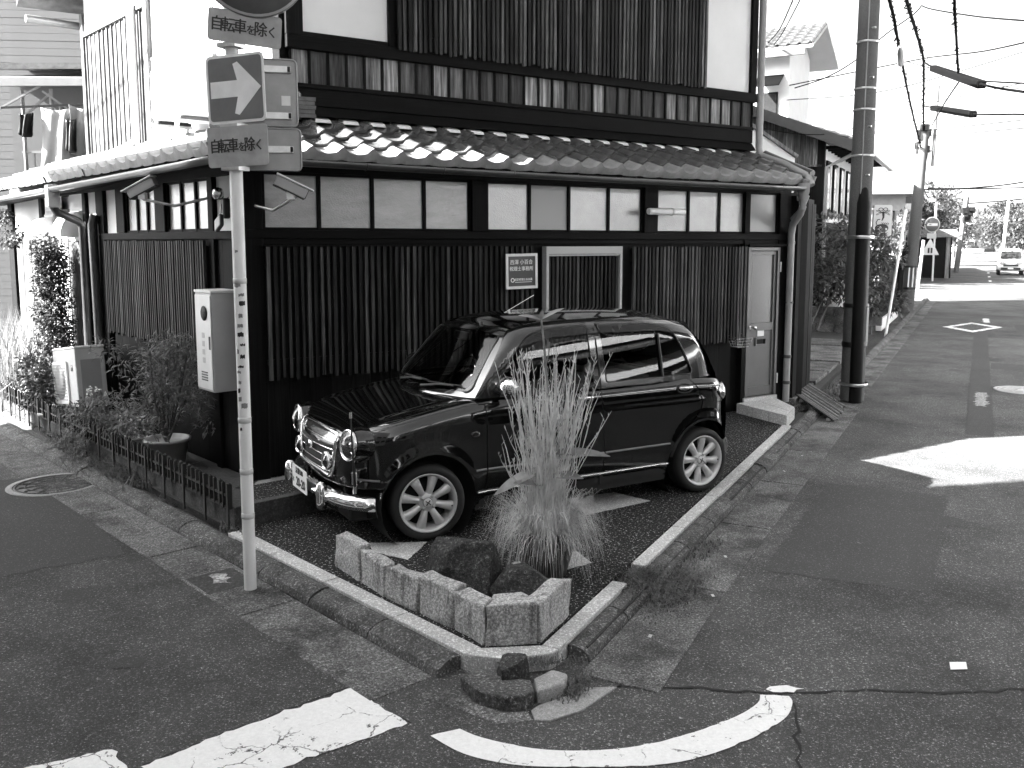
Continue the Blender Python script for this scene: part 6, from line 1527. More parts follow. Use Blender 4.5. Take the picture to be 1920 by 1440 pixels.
for i in range(8):
    for j in range(6): o = link_mesh('tile', tm3, None, ro3); o.matrix_local = T(-1.66+i*.30, -.58, 7.51) @ F3 @ T(0, j*.345, .01)
MB().box(-3.5, .55, -.60, -.52, 7.24, 7.42).build('eave_board', M_['pipe_dark'], h3)
MB().hexa([(-.9, -.55, 6.45), (-.15, -.55, 6.45), (-.15, 0, 6.8), (-.9, 0, 6.8), (-.9, -.55, 6.49), (-.15, -.55, 6.49), (-.15, 0, 6.84), (-.9, 0, 6.84)]).build('awning', M_['cable'], h3)
w3 = MB().box(-.75, -.30, -.06, 0, 5.2, 6.35).build('window', M_['wood_dark'], h3); MB().box(-.72, -.33, -.07, -.06, 5.25, 6.3).build('pane', M_['pane_dark'], w3)
h3b = block('white_annex', (5.75, 24.9, -.3), R(-12), 'white annex with steep roof edge half hidden by the drain pipe', 'house')
MB().box(-2, .35, 0, 2.5, 0, 6.0).build('wall', M_['white'], h3b); MB().hexa([(-1.6, -.45, 7.2), (.75, -.45, 5.75), (.75, 2.6, 5.75), (-1.6, 2.6, 7.2), (-1.6, -.45, 7.34), (.75, -.45, 5.89), (.75, 2.6, 5.89), (-1.6, 2.6, 7.34)]).build('roof', M_['tile_light'], h3b)
MB().hexa([(-1.6, -.01, 5.9), (.35, -.01, 5.9), (.35, .02, 5.9), (-1.6, .02, 5.9), (-1.6, -.01, 7.15), (.35, -.01, 5.98), (.35, .02, 5.98), (-1.6, .02, 7.15)]).build('gable_wall', M_['white'], h3b)
rh_ = block('rear_shade_house', (-4.6, 15.2, 0), R(4), 'unseen house added behind the corner house to shade the right street'); MB().box(0, 7.0, 0, 8.0, -.1, 7.2).build('wall', M_['terracotta'], rh_)  # out of view; added and raised to keep sun off street and board house
MB().add([(-.3, -.3, 7.2), (7.3, -.3, 7.2), (7.3, 8.3, 7.2), (-.3, 8.3, 7.2), (-.3, 4, 8.8), (7.3, 4, 8.8)], [(0, 1, 5, 4), (2, 3, 4, 5), (0, 4, 3), (1, 2, 5), (0, 3, 2, 1)]).build('roof', M_['tile'], rh_, fix=True)
# slatted street fence on white footing
sf = empty('slatted_fence', tuple(SW(18.75, -.30)), srz, 'dark slatted fence on a white footing beside the leaning guide pole', 'fence')
MB().box(0, 4.6, -.08, .05, -.05, .22).build('footing', M_['white'], sf, bevel=.01)
sm_ = MB().box(0, .10, -.02, .02, .22, 1.55).mesh('board'); sm_.materials.append(M_['wood_dark'])
for i in range(40): link_mesh('board', sm_, None, sf, (i*.115, 0, 0))
# hanging shop sign with its emblem
ss = empty('shop_sign', (9.72, 24.0, 1.88), R(-4), 'pale vertical shop sign with insect emblem and curled dark creature on the fence', 'sign')
MSg = Matrix(((1, 0, 0, 0), (0, 0, -1, 0), (0, 1, 0, 0), (0, 0, 0, 1)))
MB().prism([(x_, y_+.55) for x_, y_ in roundrect(.47, 1.10, .05)], -.12, 0, MSg).build('panel', plain('shop_sign_face', .42, .5), ss, fix=True)
ek = M_['ink']; em = MB()
for s_ in (-1, 1):
    em.tube([(.01*s_+s_*.055*math.cos(a)+s_*.05, .985+.04*math.sin(a)+.0, .004) for a in [6.283*k/14 for k in range(15)]], .009, 5)
    for y_, tlt in ((.93, .03), (.885, -.03)): em.tube([(s_*.03, .905, .004), (s_*.10, y_+.02, .004), (s_*.18, y_+tlt, .004), (s_*.17, y_-.02+tlt, .004), (s_*.09, y_-.012, .004), (s_*.03, .90, .004)], .006, 5)
em.tube([(0, .93, .004), (.01, .86, .004), (.015, .78, .004), (-.02, .70, .004), (-.03, .69, .004)], [.03, .03, .024, .014, .006], 6)
emo = em.build('insect_emblem', ek, ss); emo.matrix_local = MSg
cr = MB(); cr.lathe([(.15, 0), (.15, .006), (.001, .006)], 30, T(-.02, .50, 0) @ Matrix.Diagonal((1.15, .72, 1, 1))); cr.tube([(-.14, .58, .004), (-.17, .64, .004), (-.13, .72, .004), (-.07, .73, .004)], .012, 5)
for k in range(4): cr.tube([(-.02+k*.05, .58, .004), (0+k*.05, .62, .004), (-.03+k*.05, .64, .004)], .010, 5)
co_ = cr.build('creature_emblem', ek, ss, fix=True); co_.matrix_local = MSg
cs_ = MB().tube([(-.10+.07*(1-k/26)*math.cos(k*.5), .50+.055*(1-k/26)*math.sin(k*.5), .010) for k in range(24)], .006, 5).build('spiral', M_['sign_white'], ss); cs_.matrix_local = MSg
MB().lathe([(.03, .008), (.03, .012), (.001, .012)], 12, MSg @ T(.09, .47, 0)).build('creature_face', M_['sign_white'], ss, fix=True)
text_mesh('lettering', '満', .26, ek, MSg @ T(0, .20, .002), ss, .001, bold=.006)
MB().box(-.42, -.33, -.06, .0, .35, 1.25).build('bracket_post', M_['black'], ss)
for z in (.42, 1.0): MB().beam((-.38, .03, z), (-.2, .03, z), .03, .03).build('bracket', M_['steel'], ss)
# guide poles and the second pole
def gpole(a, b, r, label): 
    a = Vector(a); t = empty('guide_pole', tuple(a), 0, label, 'pole', 'white guide poles'); MB().tube([(0, 0, 0), Vector(b)-a], r, 10).build('pole', M_['white'], t)
gpole((8.28, 20.0, -.08), (8.62, 20.05, 2.72), .030, 'leaning white guide pole at the kerb beside the slatted fence'); gpole((17.7, 39.6, -.08), (17.9, 39.7, 2.1), .06, 'short white guide pole beyond the cross street')
u2 = empty('utility_pole', (11.74, 26.95, -.08), 0, 'leaning concrete utility pole carrying cable bundles before the cross street', 'utility pole', 'utility poles')
MB().tube([(0, 0, 0), (.30, .05, 5.5)], [.19, .13], 16).build('shaft', M_['pole_concrete'], u2); MB().tube([(-.32, -.1, 0), (-.28, -.1, 1.2), (-.12, -.1, 2.0)], [.11, .10, .08], 10).build('guard_tube', M_['black'], u2); MB().tube([(-.33, -.1, 0), (-.33, -.1, .3)], .14, 10).build('guard_foot', M_['black'], u2)
for dx in (-.10, .02, .13): MB().beam((dx+.03, -.20, .78), (dx+.05, -.19, 1.35), .035, .02, (0, 1, 0)).build('reflector_strip', M_['sign_white'], u2)
for z in (.74, 1.38): MB().lathe([(.195, -.03), (.20, 0), (.195, .03)], 16, T(.04 if z < 1 else .07, 0, z)).build('reflector_band', M_['trim'], u2)
for k in range(9): MB().box(-.08, .08, -.06, .06, -.10, .10, T(.27+rnd.uniform(-.15, .2), rnd.uniform(-.12, .12), 4.6+rnd.uniform(0, .8)) @ RZ(rnd.uniform(0, 90))).build('fitting', M_['trim'], u2, bevel=.02)
MB().tube([(.55, 0, 4.3), (.60, 0, 6.6)], .045, 8).build('riser', M_['pole_concrete'], u2); MB().tube([(.25, 0, 4.6), (.6, 0, 4.8)], .03, 6).build('riser_arm', M_['steel'], u2)
# no-entry sign and crossing sign
nsn = empty('road_sign', (22.9, 49.5, -.08), 0, 'round no-entry sign and triangular warning sign on one post by the dark gate', 'road sign')
MB().tube([(0, 0, 0), (0, 0, 4.2)], .05, 10).build('post', M_['white'], nsn); MB().lathe([(.42, -.01), (.42, 0), (.001, 0)], 28, T(-.2, -.08, 3.05) @ RX(90)).build('round_plate', M_['sign_white'], nsn, fix=True); MB().lathe([(.37, .002), (.37, .006), (.001, .006)], 28, T(-.2, -.09, 3.05) @ RX(90)).build('red_face', plain('sign_red_face', .12, .5), nsn, fix=True); MB().box(-.48, .08, -.105, -.098, 2.98, 3.12).build('white_bar', M_['sign_white'], nsn); MB().box(-.45, .05, -.09, -.07, 2.30, 2.58).build('sub_plate', M_['plaster_grey'], nsn)
MB().prism([(-.75, 0), (.25, 0), (-.25, .9)], 0, .02, T(0, -.06, 1.42) @ RX(90)).build('triangle_plate', M_['sign_white'], nsn, fix=True)
for dx in (-.33, -.17): MB().tube([(dx, -.085, 1.52), (dx, -.085, 1.80)], .05, 6).build('figure', M_['ink'], nsn)
# third pole, far poles
for loc, top, r, lb in (((31.1, 63.7, -.08), (31.7, 64, 5.15), .17, 'dark concrete utility pole far down the left side of the street'), ((37.6, 70, -.08), (37.9, 70.0, 5.2), .11, 'slim white far pole on the right side of the street'), ((24.0, 56, 0), (24.6, 56, 7.2), .10, 'slim far mast rising behind the pine tree')):
    t = empty('utility_pole', loc, 0, lb, 'utility pole', 'utility poles'); MB().tube([(0, 0, 0), Vector(top)-Vector(loc)], r, 10).build('shaft', M_['pole_concrete'] if 'white' not in lb else M_['white'], t)
    if r > .15:
        for k in range(5): MB().box(-.2, .2, -.15, .15, -.2, .2, T(.55+rnd.uniform(-.3, .3), 0, 4.2+rnd.uniform(-.6, .6))).build('fitting', M_['trim'], t)
# brick wall across the cross street, stone lantern
bk = empty('brick_wall', (16.0, 41.0, -.08), R(-14), 'pale sunlit brick garden wall on a stone base across the street', 'wall')
MB().box(-1.5, 1.35, .02, .25, 0, 1.65).build('core', M_['concrete'], bk); MB().box(-1.55, 1.4, -.06, .28, 0, .34).build('stone_base', M_['concrete'], bk); MB().box(-1.55, 1.4, -.03, .28, 1.65, 1.72).build('coping', M_['concrete'], bk)
bkm = MB(); 
for j in range(12):
    for i in range(12): x_ = -1.5+i*.235+(.117 if j % 2 else 0); bkm.box(x_, x_+.22, 0, .03, .36+j*.105, .36+j*.105+.092)
o = bkm.build('brickwork', M_['brick'], bk, kind='stuff')
sl2 = empty('stone_lantern', (16.7, 42.3, 0), 0, 'white stone lantern showing above the brick wall', 'lantern')
MB().lathe([(.25, 0), (.18, .3), (.13, .4), (.13, 1.3), (.3, 1.5), (.25, 1.55), (.22, 1.9), (.45, 2.0), (.40, 2.1), (.12, 2.35), (.10, 2.45), (.06, 2.65), (.001, 2.7)], 10, smooth=False).build('body', M_['white'], sl2)
# houses and walls further down
def hip(name, loc, rz, sx, sy, h, rh, label, wall='plaster', roof='tile_light', ov=.6):
    t = block(name, loc, rz, label); MB().box(0, sx, 0, sy, -.1, h).build('wall', M_[wall], t)
    m = min(sx, sy)/2; b0 = [(-ov, -ov, h), (sx+ov, -ov, h), (sx+ov, sy+ov, h), (-ov, sy+ov, h)]; r0 = (m, m, h+rh) ; r1 = (sx-m, sy-m, h+rh)
    MB().add(b0+[(b[0], b[1], h+.15) for b in b0]+[r0, r1], [(0, 3, 2, 1), (0, 1, 5, 4), (1, 2, 6, 5), (2, 3, 7, 6), (3, 0, 4, 7), (4, 5, 9, 8), (5, 6, 9), (6, 7, 8, 9), (7, 4, 8)] if sx >= sy else [(0, 3, 2, 1), (0, 1, 5, 4), (1, 2, 6, 5), (2, 3, 7, 6), (3, 0, 4, 7), (4, 5, 8), (5, 6, 9, 8), (6, 7, 9), (7, 4, 8, 9)]).build('roof', M_[roof], t, fix=True)
    for i in range(max(1, int(sx/2))): 
        w0 = MB().box(i*2+.5, i*2+1.5, -.05, 0, h-1.9, h-.8).build('window', M_['wood_dark'], t); MB().box(i*2+.56, i*2+1.44, -.06, -.05, h-1.84, h-.86).build('pane', M_['pane_dark'], w0)
    return t
hip('hip_roof_house', (13.8, 47, 0), R(-10), 6, 7, 4.4, 1.4, 'white house with broad pale hipped roof beyond the cross street', 'terracotta')
hip('low_roof_house', (16.6, 47.5, 0), R(-14), 3.6, 5, 3.0, 1.0, 'low house with wide pale roof left of the warning sign')
gt = empty('garden_gate', (23.3, 52.0, 0), R(-20), 'dark tiled garden gate beside the no-entry sign', 'gate'); MB().box(-.9, 1.6, 0, .4, 0, 2.3).build('wall', M_['wood_dark'], gt); MB().hexa([(-1.3, -.6, 2.3), (2.0, -.6, 2.3), (2.0, 1, 2.3), (-1.3, 1, 2.3), (-1.1, .1, 2.75), (1.8, .1, 2.75), (1.8, .3, 2.75), (-1.1, .3, 2.75)]).build('roof', M_['tile'], gt)
for a in (-.7, 1.3): MB().box(a, a+.2, -.15, 0, 0, 2.3).build('post', M_['wood_grey'], gt)
wl = empty('white_wall', (29.0, 62.0, 0), srz+R(4), 'white plastered garden wall on dark base beyond the gate', 'wall'); MB().box(0, 14, 0, .3, .6, 2.1).build('plaster', M_['plaster'], wl); MB().box(0, 14, -.03, .33, -.05, .6).build('base', M_['concrete_dark'], wl); MB().box(-.1, 14.1, -.15, .45, 2.1, 2.25).build('coping', M_['tile'], wl)
hip('far_house', (16.6, 54, 0), R(-16), 6.5, 11, 5.0, 1.3, 'mostly hidden far house on the left side, placed to shade the street', 'concrete_dark')  # set and sized here to throw shade on the road past the cross street
hip('far_house', (47, 74, 0), R(-16), 6, 6, 3.0, 1.2, 'grey roofed far house at the right edge of the street', 'plaster_grey', 'tile')
ap = block('apartment_block', (100.5, 205, 0), R(-10), 'small pale far apartment block at the end of the street', 'building'); MB().box(0, 3.2, 0, 8, 0, 7.0).build('wall', M_['plaster'], ap); MB().box(3.2, 5.4, .2, 8, 0, 7.4).build('wing', M_['concrete_dark'], ap)
for j in range(3): MB().box(.2, 3.0, -.1, 0, 1.4+j*1.9, 2.2+j*1.9).build('window_band', M_['pane_dark'], ap)
# trees
def tree(name, loc, h, spec, mat, label, seed, L, wd, n_, limbs=5, r=.16):
    rg_ = random.Random(seed); t = empty(name, tuple(loc), 0, label, 'tree', 'trees down the street'); tb = MB(); tb.tube([(0, 0, -.1), (.1, 0, h*.35), (-.05, .1, h*.7)], [r, r*.75, r*.35], 8); lf_ = MB()
    for k in range(limbs):
        a = 6.283*k/limbs; c = Vector((math.cos(a)*spec[0]*.6, math.sin(a)*spec[0]*.6, h*rg_.uniform(.5, .9))); tb.tube([(.05, 0, h*.4), c*.6+Vector((0, 0, h*.25)), c], [r*.5, r*.3, r*.12], 5)
    for k in range(spec[2]):
        a = rg_.uniform(0, 6.283); q = math.sqrt(rg_.random()); z = rg_.uniform(.35, 1.0); rr_ = spec[0]*math.sqrt(max(1-((z-.6)/.45)**2, .08)); c = (math.cos(a)*q*rr_, math.sin(a)*q*rr_, h*z); sc_ = rg_.uniform(.6, 1.2)*spec[1]
        leafcloud(lf_, c, (sc_, sc_, sc_*.55), n_, L, wd, rg_)
    lf_.build('crown', M_[mat], t, kind='stuff'); tb.build('trunk', M_['bark'], t)
tree('pine_tree', (25.5, 57.5, 0), 5.6, (2.2, .7, 26), 'leaf_far', 'bushy pine tree behind the no-entry sign', 1, .30, .10, 90)
tree('pine_tree', (30.0, 66.0, 0), 5.6, (2.2, .7, 26), 'leaf_far', 'bushy pine tree left of the far dark pole', 2, .30, .10, 90)
tree('garden_tree', (14.6, 43.0, 0), 3.2, (1.6, .5, 14), 'leaf_far', 'small garden tree behind the brick wall', 3, .22, .07, 80)
tree('garden_tree', (18.8, 45.2, 0), 3.4, (1.7, .5, 16), 'leaf_far', 'clipped garden tree in front of the low roofed house', 4, .22, .07, 80)
for k, (x_, y_, h_, lb) in enumerate(((37, 82, 5.5, 'leafy roadside tree just right of the far dark pole'), (47, 100, 6.5, 'leafy roadside tree before the apartment block'), (43.5, 76, 5.2, 'dark leafy tree at the right edge beyond the minivan'), (52, 96, 6.0, 'leafy tree on the right side of the far road'), (62, 128, 7.5, 'distant leafy tree at the left of the far junction'), (75, 140, 8.0, 'distant leafy tree at the right of the far junction'))):
    tree('roadside_tree', (x_, y_, 0), h_, (h_*.42, h_*.14, 26), 'leaf_far', lb, 20+k, .42, .17, 80, r=.2)
fw = MB(); rg = random.Random(77)
for _ in range(90):
    a = rg.uniform(.34, .66); d_ = rg.uniform(190, 330); leafcloud(fw, (math.sin(a)*d_, math.cos(a)*d_, rg.uniform(1, 5.5)), (5, 5, 2.5), 60, 1.6, .9, rg)
fw.build('far_wood', M_['leaf_far'], label='far band of trees at the end of the street', cat='wood', kind='stuff')
# hills
hl = MB()
for cx, cy, hh, wd in ((1170, 2450, 165, 420), (1440, 2600, 150, 380), (1650, 2500, 170, 450), (800, 2700, 150, 500), (400, 2800, 120, 500)):
    hl.grid(lambda u, v: Vector((cx+(u-.5)*2*wd, cy+(v-.5)*700, -2+hh*max(0, math.cos((u-.5)*math.pi))**1.5*max(0, math.cos((v-.5)*math.pi))*(1+.25*mnoise.noise(Vector((u*5+cx, v*5, 1)))))), 36, 14)
hl.build('hills', M_['hill'], kind='structure')
# minivan
vn = empty('white_minivan', (32.5, 59.4, RZ0), srz+math.pi, 'white minivan coming down the street toward the camera', 'car')
# local +x forward (toward the camera)
prof = [(1.62, .32), (1.68, .55), (1.62, .82), (1.25, 1.0), (.72, 1.58), (.3, 1.68), (-1.2, 1.68), (-1.62, 1.5), (-1.7, .9), (-1.68, .32)]
k = len(prof); vs = []
for s_ in (-1, 1):
    for (x_, z_) in prof: vs.append((x_-(.04 if z_ < 1 else 0), s_*(.73 if z_ < 1.05 else .73-.16*(z_-1.0)/.68), z_))
MB().add(vs, [tuple(range(k))[::-1], tuple(range(k, 2*k))]+[(i, (i+1) % k, k+(i+1) % k, k+i) for i in range(k)]).build('body', M_['white'], vn, fix=True, bevel=.06)
def vq(p): return MB().add(p, [(0, 1, 2, 3)])
vq([(1.235, -.60, 1.06), (1.235, .60, 1.06), (.80, .53, 1.53), (.80, -.53, 1.53)]).build('windscreen', M_['pane_dark'], vn, loc=(.03, 0, .015))
for s_ in (-1, 1):
    vq([(1.0, s_*.735, 1.02), (-1.4, s_*.735, 1.02), (-1.3, s_*.66, 1.5), (.68, s_*.66, 1.5)]).build('side_window', M_['pane_dark'], vn, loc=(0, s_*.012, 0)); MB().box(1.52, 1.66, s_*.44-.15, s_*.44+.15, .72, .88).build('headlight', M_['lamp_in'], vn, bevel=.03); MB().box(.95, 1.05, s_*.80-.08, s_*.80+.08, 1.02, 1.16).build('door_mirror', M_['white'], vn, bevel=.02)
    for x_ in (1.05, -1.1): MB().lathe([(.28, -.09), (.28, .09), (.17, .10), (.001, .10)], 20, T(x_, s_*.66, .28) @ RX(-90*s_)).build('wheel', M_['rubber'], vn, fix=True)
MB().box(1.60, 1.70, -.42, .42, .60, .70).build('grille', M_['trim'], vn); MB().box(1.60, 1.695, -.55, .55, .36, .50).build('air_intake', M_['trim'], vn); MB().box(1.66, 1.70, -.16, .16, .40, .50).build('number_plate', M_['plate'], vn)
for i, (x_, y_) in enumerate(((87.0, 172), (92.5, 178))):
    t = empty('far_car', (x_, y_, RZ0), srz+R(150 if i else 200), ['small pale car crossing at the far junction', 'small dark car just right of the pale far car'][i], 'car'); MB().hexa([(-2, -.8, .3), (2, -.8, .3), (2, .8, .3), (-2, .8, .3), (-1.9, -.8, .95), (1.9, -.8, .9), (1.9, .8, .9), (-1.9, .8, .95)]).build('body', M_['white' if not i else 'trim'], t, bevel=.1); MB().hexa([(-1.6, -.72, .95), (1.1, -.72, .93), (1.1, .72, .93), (-1.6, .72, .95), (-1.2, -.6, 1.5), (.5, -.6, 1.5), (.5, .6, 1.5), (-1.2, .6, 1.5)]).build('cabin', M_['pane_dark'], t)
# ------------------------------------------------------------------ background to the left
gb = block('grey_building', (-13.2, 17.6, 0), R(6), 'large grey sided building rising behind the balcony at the left edge', 'building')
MB().box(-6, 9.0, 0, 9, -.1, 8.6).build('wall', M_['siding'], gb)
sdm = MB().box(0, 3.0, -.02, 0, 0, .135).mesh('siding_board'); sdm.materials.append(M_['siding'])
for j in range(58):
    for i in range(3): link_mesh('siding_board', sdm, None, gb, (0+i*3.01, rnd.uniform(-.002, .002), .4+j*.14))
MB().tube([(1.0, -.1, 0), (1.0, -.1, 4.6)], .09, 10).build('drain_pipe', M_['dull_white'], gb)
bl = empty('balcony', (-7.9, 14.9, 3.0), R(6), 'white metal laundry balcony with canopy above the left pent roof', 'balcony')
wt = M_['dull_white']
for x_, y_ in ((.05, 0), (.50, -.02), (1.05, 0), (.05, 1.6), (1.05, 1.6)): MB().tube([(x_, y_, 0), (x_, y_, 1.45)], .03, 8).build('post', wt, bl)
MB().beam((-.5, -.1, 1.52), (1.25, -.1, 1.56), .07, .12).build('canopy_beam', wt, bl); MB().hexa([(-.5, -.1, 1.58), (1.3, -.1, 1.6), (1.3, 1.7, 1.95), (-.5, 1.7, 1.93), (-.5, -.1, 1.60), (1.3, -.1, 1.62), (1.3, 1.7, 1.97), (-.5, 1.7, 1.95)]).build('canopy_sheet', M_['dull_white'], bl)
MB().beam((0, 0, .45), (1.1, 0, .47), .04, .04).build('rail', wt, bl); MB().beam((0, 0, .02), (1.1, 0, .02), .05, .08).build('floor_edge', wt, bl); MB().box(0, 1.1, 0, 1.6, -.1, 0).build('floor', M_['concrete_dark'], bl)
for i in range(9): MB().box(.05+i*.12, .075+i*.12, -.01, .01, .04, .45).build('baluster', wt, bl)
for a, b in (((.05, 0, 1.0), (.5, 0, 1.4)), ((1.0, 0, .95), (.4, -.1, 1.4)), ((-.3, -.1, 1.1), (.4, -.1, 1.5))): MB().beam(a, b, .03, .03).build('brace', wt, bl)
MB().beam((-.2, -.2, 1.12), (1.3, -.2, 1.20), .03, .03).build('drying_pole', M_['black'], bl)
nh = block('neighbour_house', (-7.3, 15.8, 0), R(6), 'dark neighbouring house wall with shaded opening behind the laundry balcony'); MB().box(-1.5, 2.8, 0.8, 6, -.1, 4.9).build('wall', M_['siding'], nh); MB().hexa([(-1.8, -.2, 4.85), (3.0, -.2, 4.95), (3.0, 3, 5.5), (-1.8, 3, 5.4), (-1.8, -.2, 4.95), (3.0, -.2, 5.05), (3.0, 3, 5.6), (-1.8, 3, 5.5)]).build('roof', M_['tile'], nh); MB().box(.2, 1.0, .75, .8, 3.0, 4.6).build('window', M_['dull_white'], nh)
def cloth(name, loc, w_, h_, mat, label, seed, rz=0):
    r_ = random.Random(seed); ph = r_.uniform(0, 6)
    o = MB().grid(lambda u, v: Vector(((u-.5)*w_*(1-.25*v*(1-v)+.1*v), .05*math.sin(u*7+ph)+.04*math.sin(u*13+v*3+ph), -v*h_-(.06*math.sin(u*3.1)))), 16, 10).build(name, M_[mat], None, loc, (0, 0, rz)); thick(o, .004); return tag(o, label, 'laundry', 'laundry on the balcony')
cloth('laundry', (-7.15, 14.6, 4.12), .55, .95, 'laundry', 'wide white cloth hanging from the balcony pole', 1, R(6)); cloth('laundry', (-6.75, 14.62, 4.15), .40, .75, 'laundry', 'white shirt hanging next to the house wall', 2, R(10)); cloth('laundry', (-6.92, 14.5, 3.95), .16, .5, 'trim', 'dark narrow garment hanging between the white laundry', 3, R(6)); cloth('laundry', (-7.65, 14.55, 4.05), .22, .35, 'black', 'small black garment at the left end of the pole', 4, 0)
# ------------------------------------------------------------------ buildings around the camera's back (seen in reflections, and casting the shade)
def row_house(name, loc, rz, sx, sy, h, label, wall, seed, rh=1.6, bands=False):
    r_ = random.Random(seed); t = block(name, loc, rz, label); MB().box(0, sx, 0, sy, -.1, h).build('wall', M_[wall], t); ov = .0
    MB().add([(-.2, -.0, h), (sx+.2, -.0, h), (sx+.2, sy+.3, h), (-.2, sy+.3, h), (-.2, sy/2, h+rh), (sx+.2, sy/2, h+rh)], [(0, 1, 5, 4), (2, 3, 4, 5), (0, 4, 3), (1, 2, 5), (0, 3, 2, 1)]).build('roof', M_['tile'], t, fix=True)
    for fl_z in (.9, 3.7):
        x_ = .6
        while x_ < sx-1.8:
            if fl_z+1.3 < h: w0 = MB().box(x_, x_+1.5, -.06, 0, fl_z, fl_z+1.2).build('window', M_['wood_grey'], t); MB().box(x_+.06, x_+1.44, -.07, -.06, fl_z+.06, fl_z+1.14).build('pane', M_['pane_dark'], w0)
            x_ += r_.choice((2.0, 2.4, 3.0))
    if bands:
        for z0, z1 in ((2.25, 2.62), (3.35, 3.62)): MB().box(.0, sx, -.05, -.001, z0, z1).build('reflection_band', M_['plaster'], t)  # pale bands added so bright stripes show in the car windows
    MB().hexa([(0, -.7, 2.9), (sx, -.7, 2.9), (sx, 0, 3.15), (0, 0, 3.15), (0, -.7, 2.98), (sx, -.7, 2.98), (sx, 0, 3.25), (0, 0, 3.25)]).build('pent_roof', M_['tile'], t); return t
pD = A0+nLo*6.2
# left street, far side: long row, eave straight along the street
row_house('street_house', tuple((pD+Ldir*-8).to_3d()), lrz, 10.45, 8, 9.9, 'tall grey fronted house across the left street, mirrored in the paintwork', 'plaster_grey', 1, 1.2)
row_house('street_house', tuple((pD+Ldir*2.55).to_3d()), lrz, 4.7, 7, 6.95, 'grey two storey house across the left street beyond the tall one', 'plaster_grey', 2, 1.2)
qb = pKR+nS*7.0
for i, (t0, ln_, h_, wl_, lb) in enumerate(((-9, 9.6, 5.6, 'terracotta', 'dim plaster house across the right street, mirrored in the car doors'), (1.0, 9.0, 6.0, 'wood_dark', 'dark timber house across the right street, mirrored in the rear door'), (10.4, 11, 5.4, 'plaster', 'long pale house farther along the right street'))):
    a = qb+Sdir*(t0+ln_); row_house('street_house', (a.x, a.y, 0), srz+math.pi, ln_, 7, h_, lb, wl_, 5+i, 1.4, True)
row_house('street_house', (9, -7.5, 0), R(185), 13, 6, 5.8, 'dark timber house behind the viewer across the junction', 'wood_dark', 9, 1.4, True)
# ------------------------------------------------------------------ overhead cables
def sag(pts, s=.0): return catmull(pts, 6)
def cable(name, pts, r, label, fuzzy=False, cat='cable'):
    o = Vector(pts[0]); t = empty(name, tuple(o), 0, label, cat, 'overhead cables'); P = [p-o for p in catmull(pts, 7)]
    MB().tube(P, r*(1 if fuzzy else 1.35), 5).build('wire', M_['cable'], t)
    if fuzzy:
        rg_ = random.Random(len(pts)*7+int(r*1e4)); P2 = [p+Vector((rg_.gauss(0, r*.9), rg_.gauss(0, r*.9), rg_.gauss(0, r*.9))) for p in catmull(pts, 70)]; MB().tube([p-o for p in P2], r*.38, 4).build('lashing', M_['cable'], t)
    return t
cable('cable_bundle', [(2.6, 7.2, 4.45), (4.41, 11, 4.82), (6.21, 15, 5.10), (8.99, 21, 5.17), (11.95, 27, 4.75)], .021, 'thick lashed cable bundle left of the second bundle, running to the leaning pole', True)
cable('cable_bundle', [(2.9, 7.2, 4.3), (4.61, 11, 4.82), (6.25, 14.5, 5.24), (8.37, 19, 5.66), (10.41, 23.5, 5.42), (12.0, 27, 5.24)], .023, 'thick lashed cable bundle meeting the black splice boxes at the leaning pole', True)
cable('cable_bundle', [(4.2, 9, 4.85), (5.17, 11, 4.82), (5.92, 12.5, 4.79), (7.18, 15, 4.68)], .018, 'knotted cable dropping from the top edge to the upper splice box', True)
cable('overhead_wire', [(8.37, 19, 5.66), (7.9, 17.5, 5.27), (6.55, 13, 4.2), (5.5, 10, 3.61)], .012, 'wire through the upper black splice box to the right edge'); cable('overhead_wire', [(6.53, 13, 4.24), (6.6, 12, 4.04), (6.7, 11, 3.85)], .008, 'thin wire leaving the right end of the upper splice box')
cable('overhead_wire', [(10.4, 23.5, 5.44), (9.98, 22, 5.18), (8.95, 18, 4.48), (8.28, 15, 4.06), (7.6, 12, 3.6)], .012, 'wire through the lower black splice box to the right edge')
for a, b, r, lb in (((7.9, 17.5, 5.25), (6.58, 13.05, 4.20), .085, 'upper black cable splice box slung across the wires'), ((9.98, 22, 5.17), (8.95, 18, 4.47), .095, 'lower black cable splice box slung across the wires')):
    a = Vector(a); b = Vector(b); t = empty('splice_box', tuple(a), 0, lb, 'splice box', 'splice boxes'); MB().beam((0, 0, 0), b-a, r*1.5, r*1.3).build('case', M_['cable'], t, bevel=.02)
a = Vector((6.05, 14.6, 5.06)); b = Vector((6.75, 16.2, 5.12)); t = empty('splice_box', tuple(a), 0, 'grey tubular splice case hanging on the left cable bundle', 'splice box', 'splice boxes'); MB().tube([(0, 0, -.02), (b-a)*.1+Vector((0, 0, -.06)), (b-a)*.9+Vector((0, 0, -.06)), b-a], [.02, .055, .055, .02], 8).build('case', M_['pipe'], t)
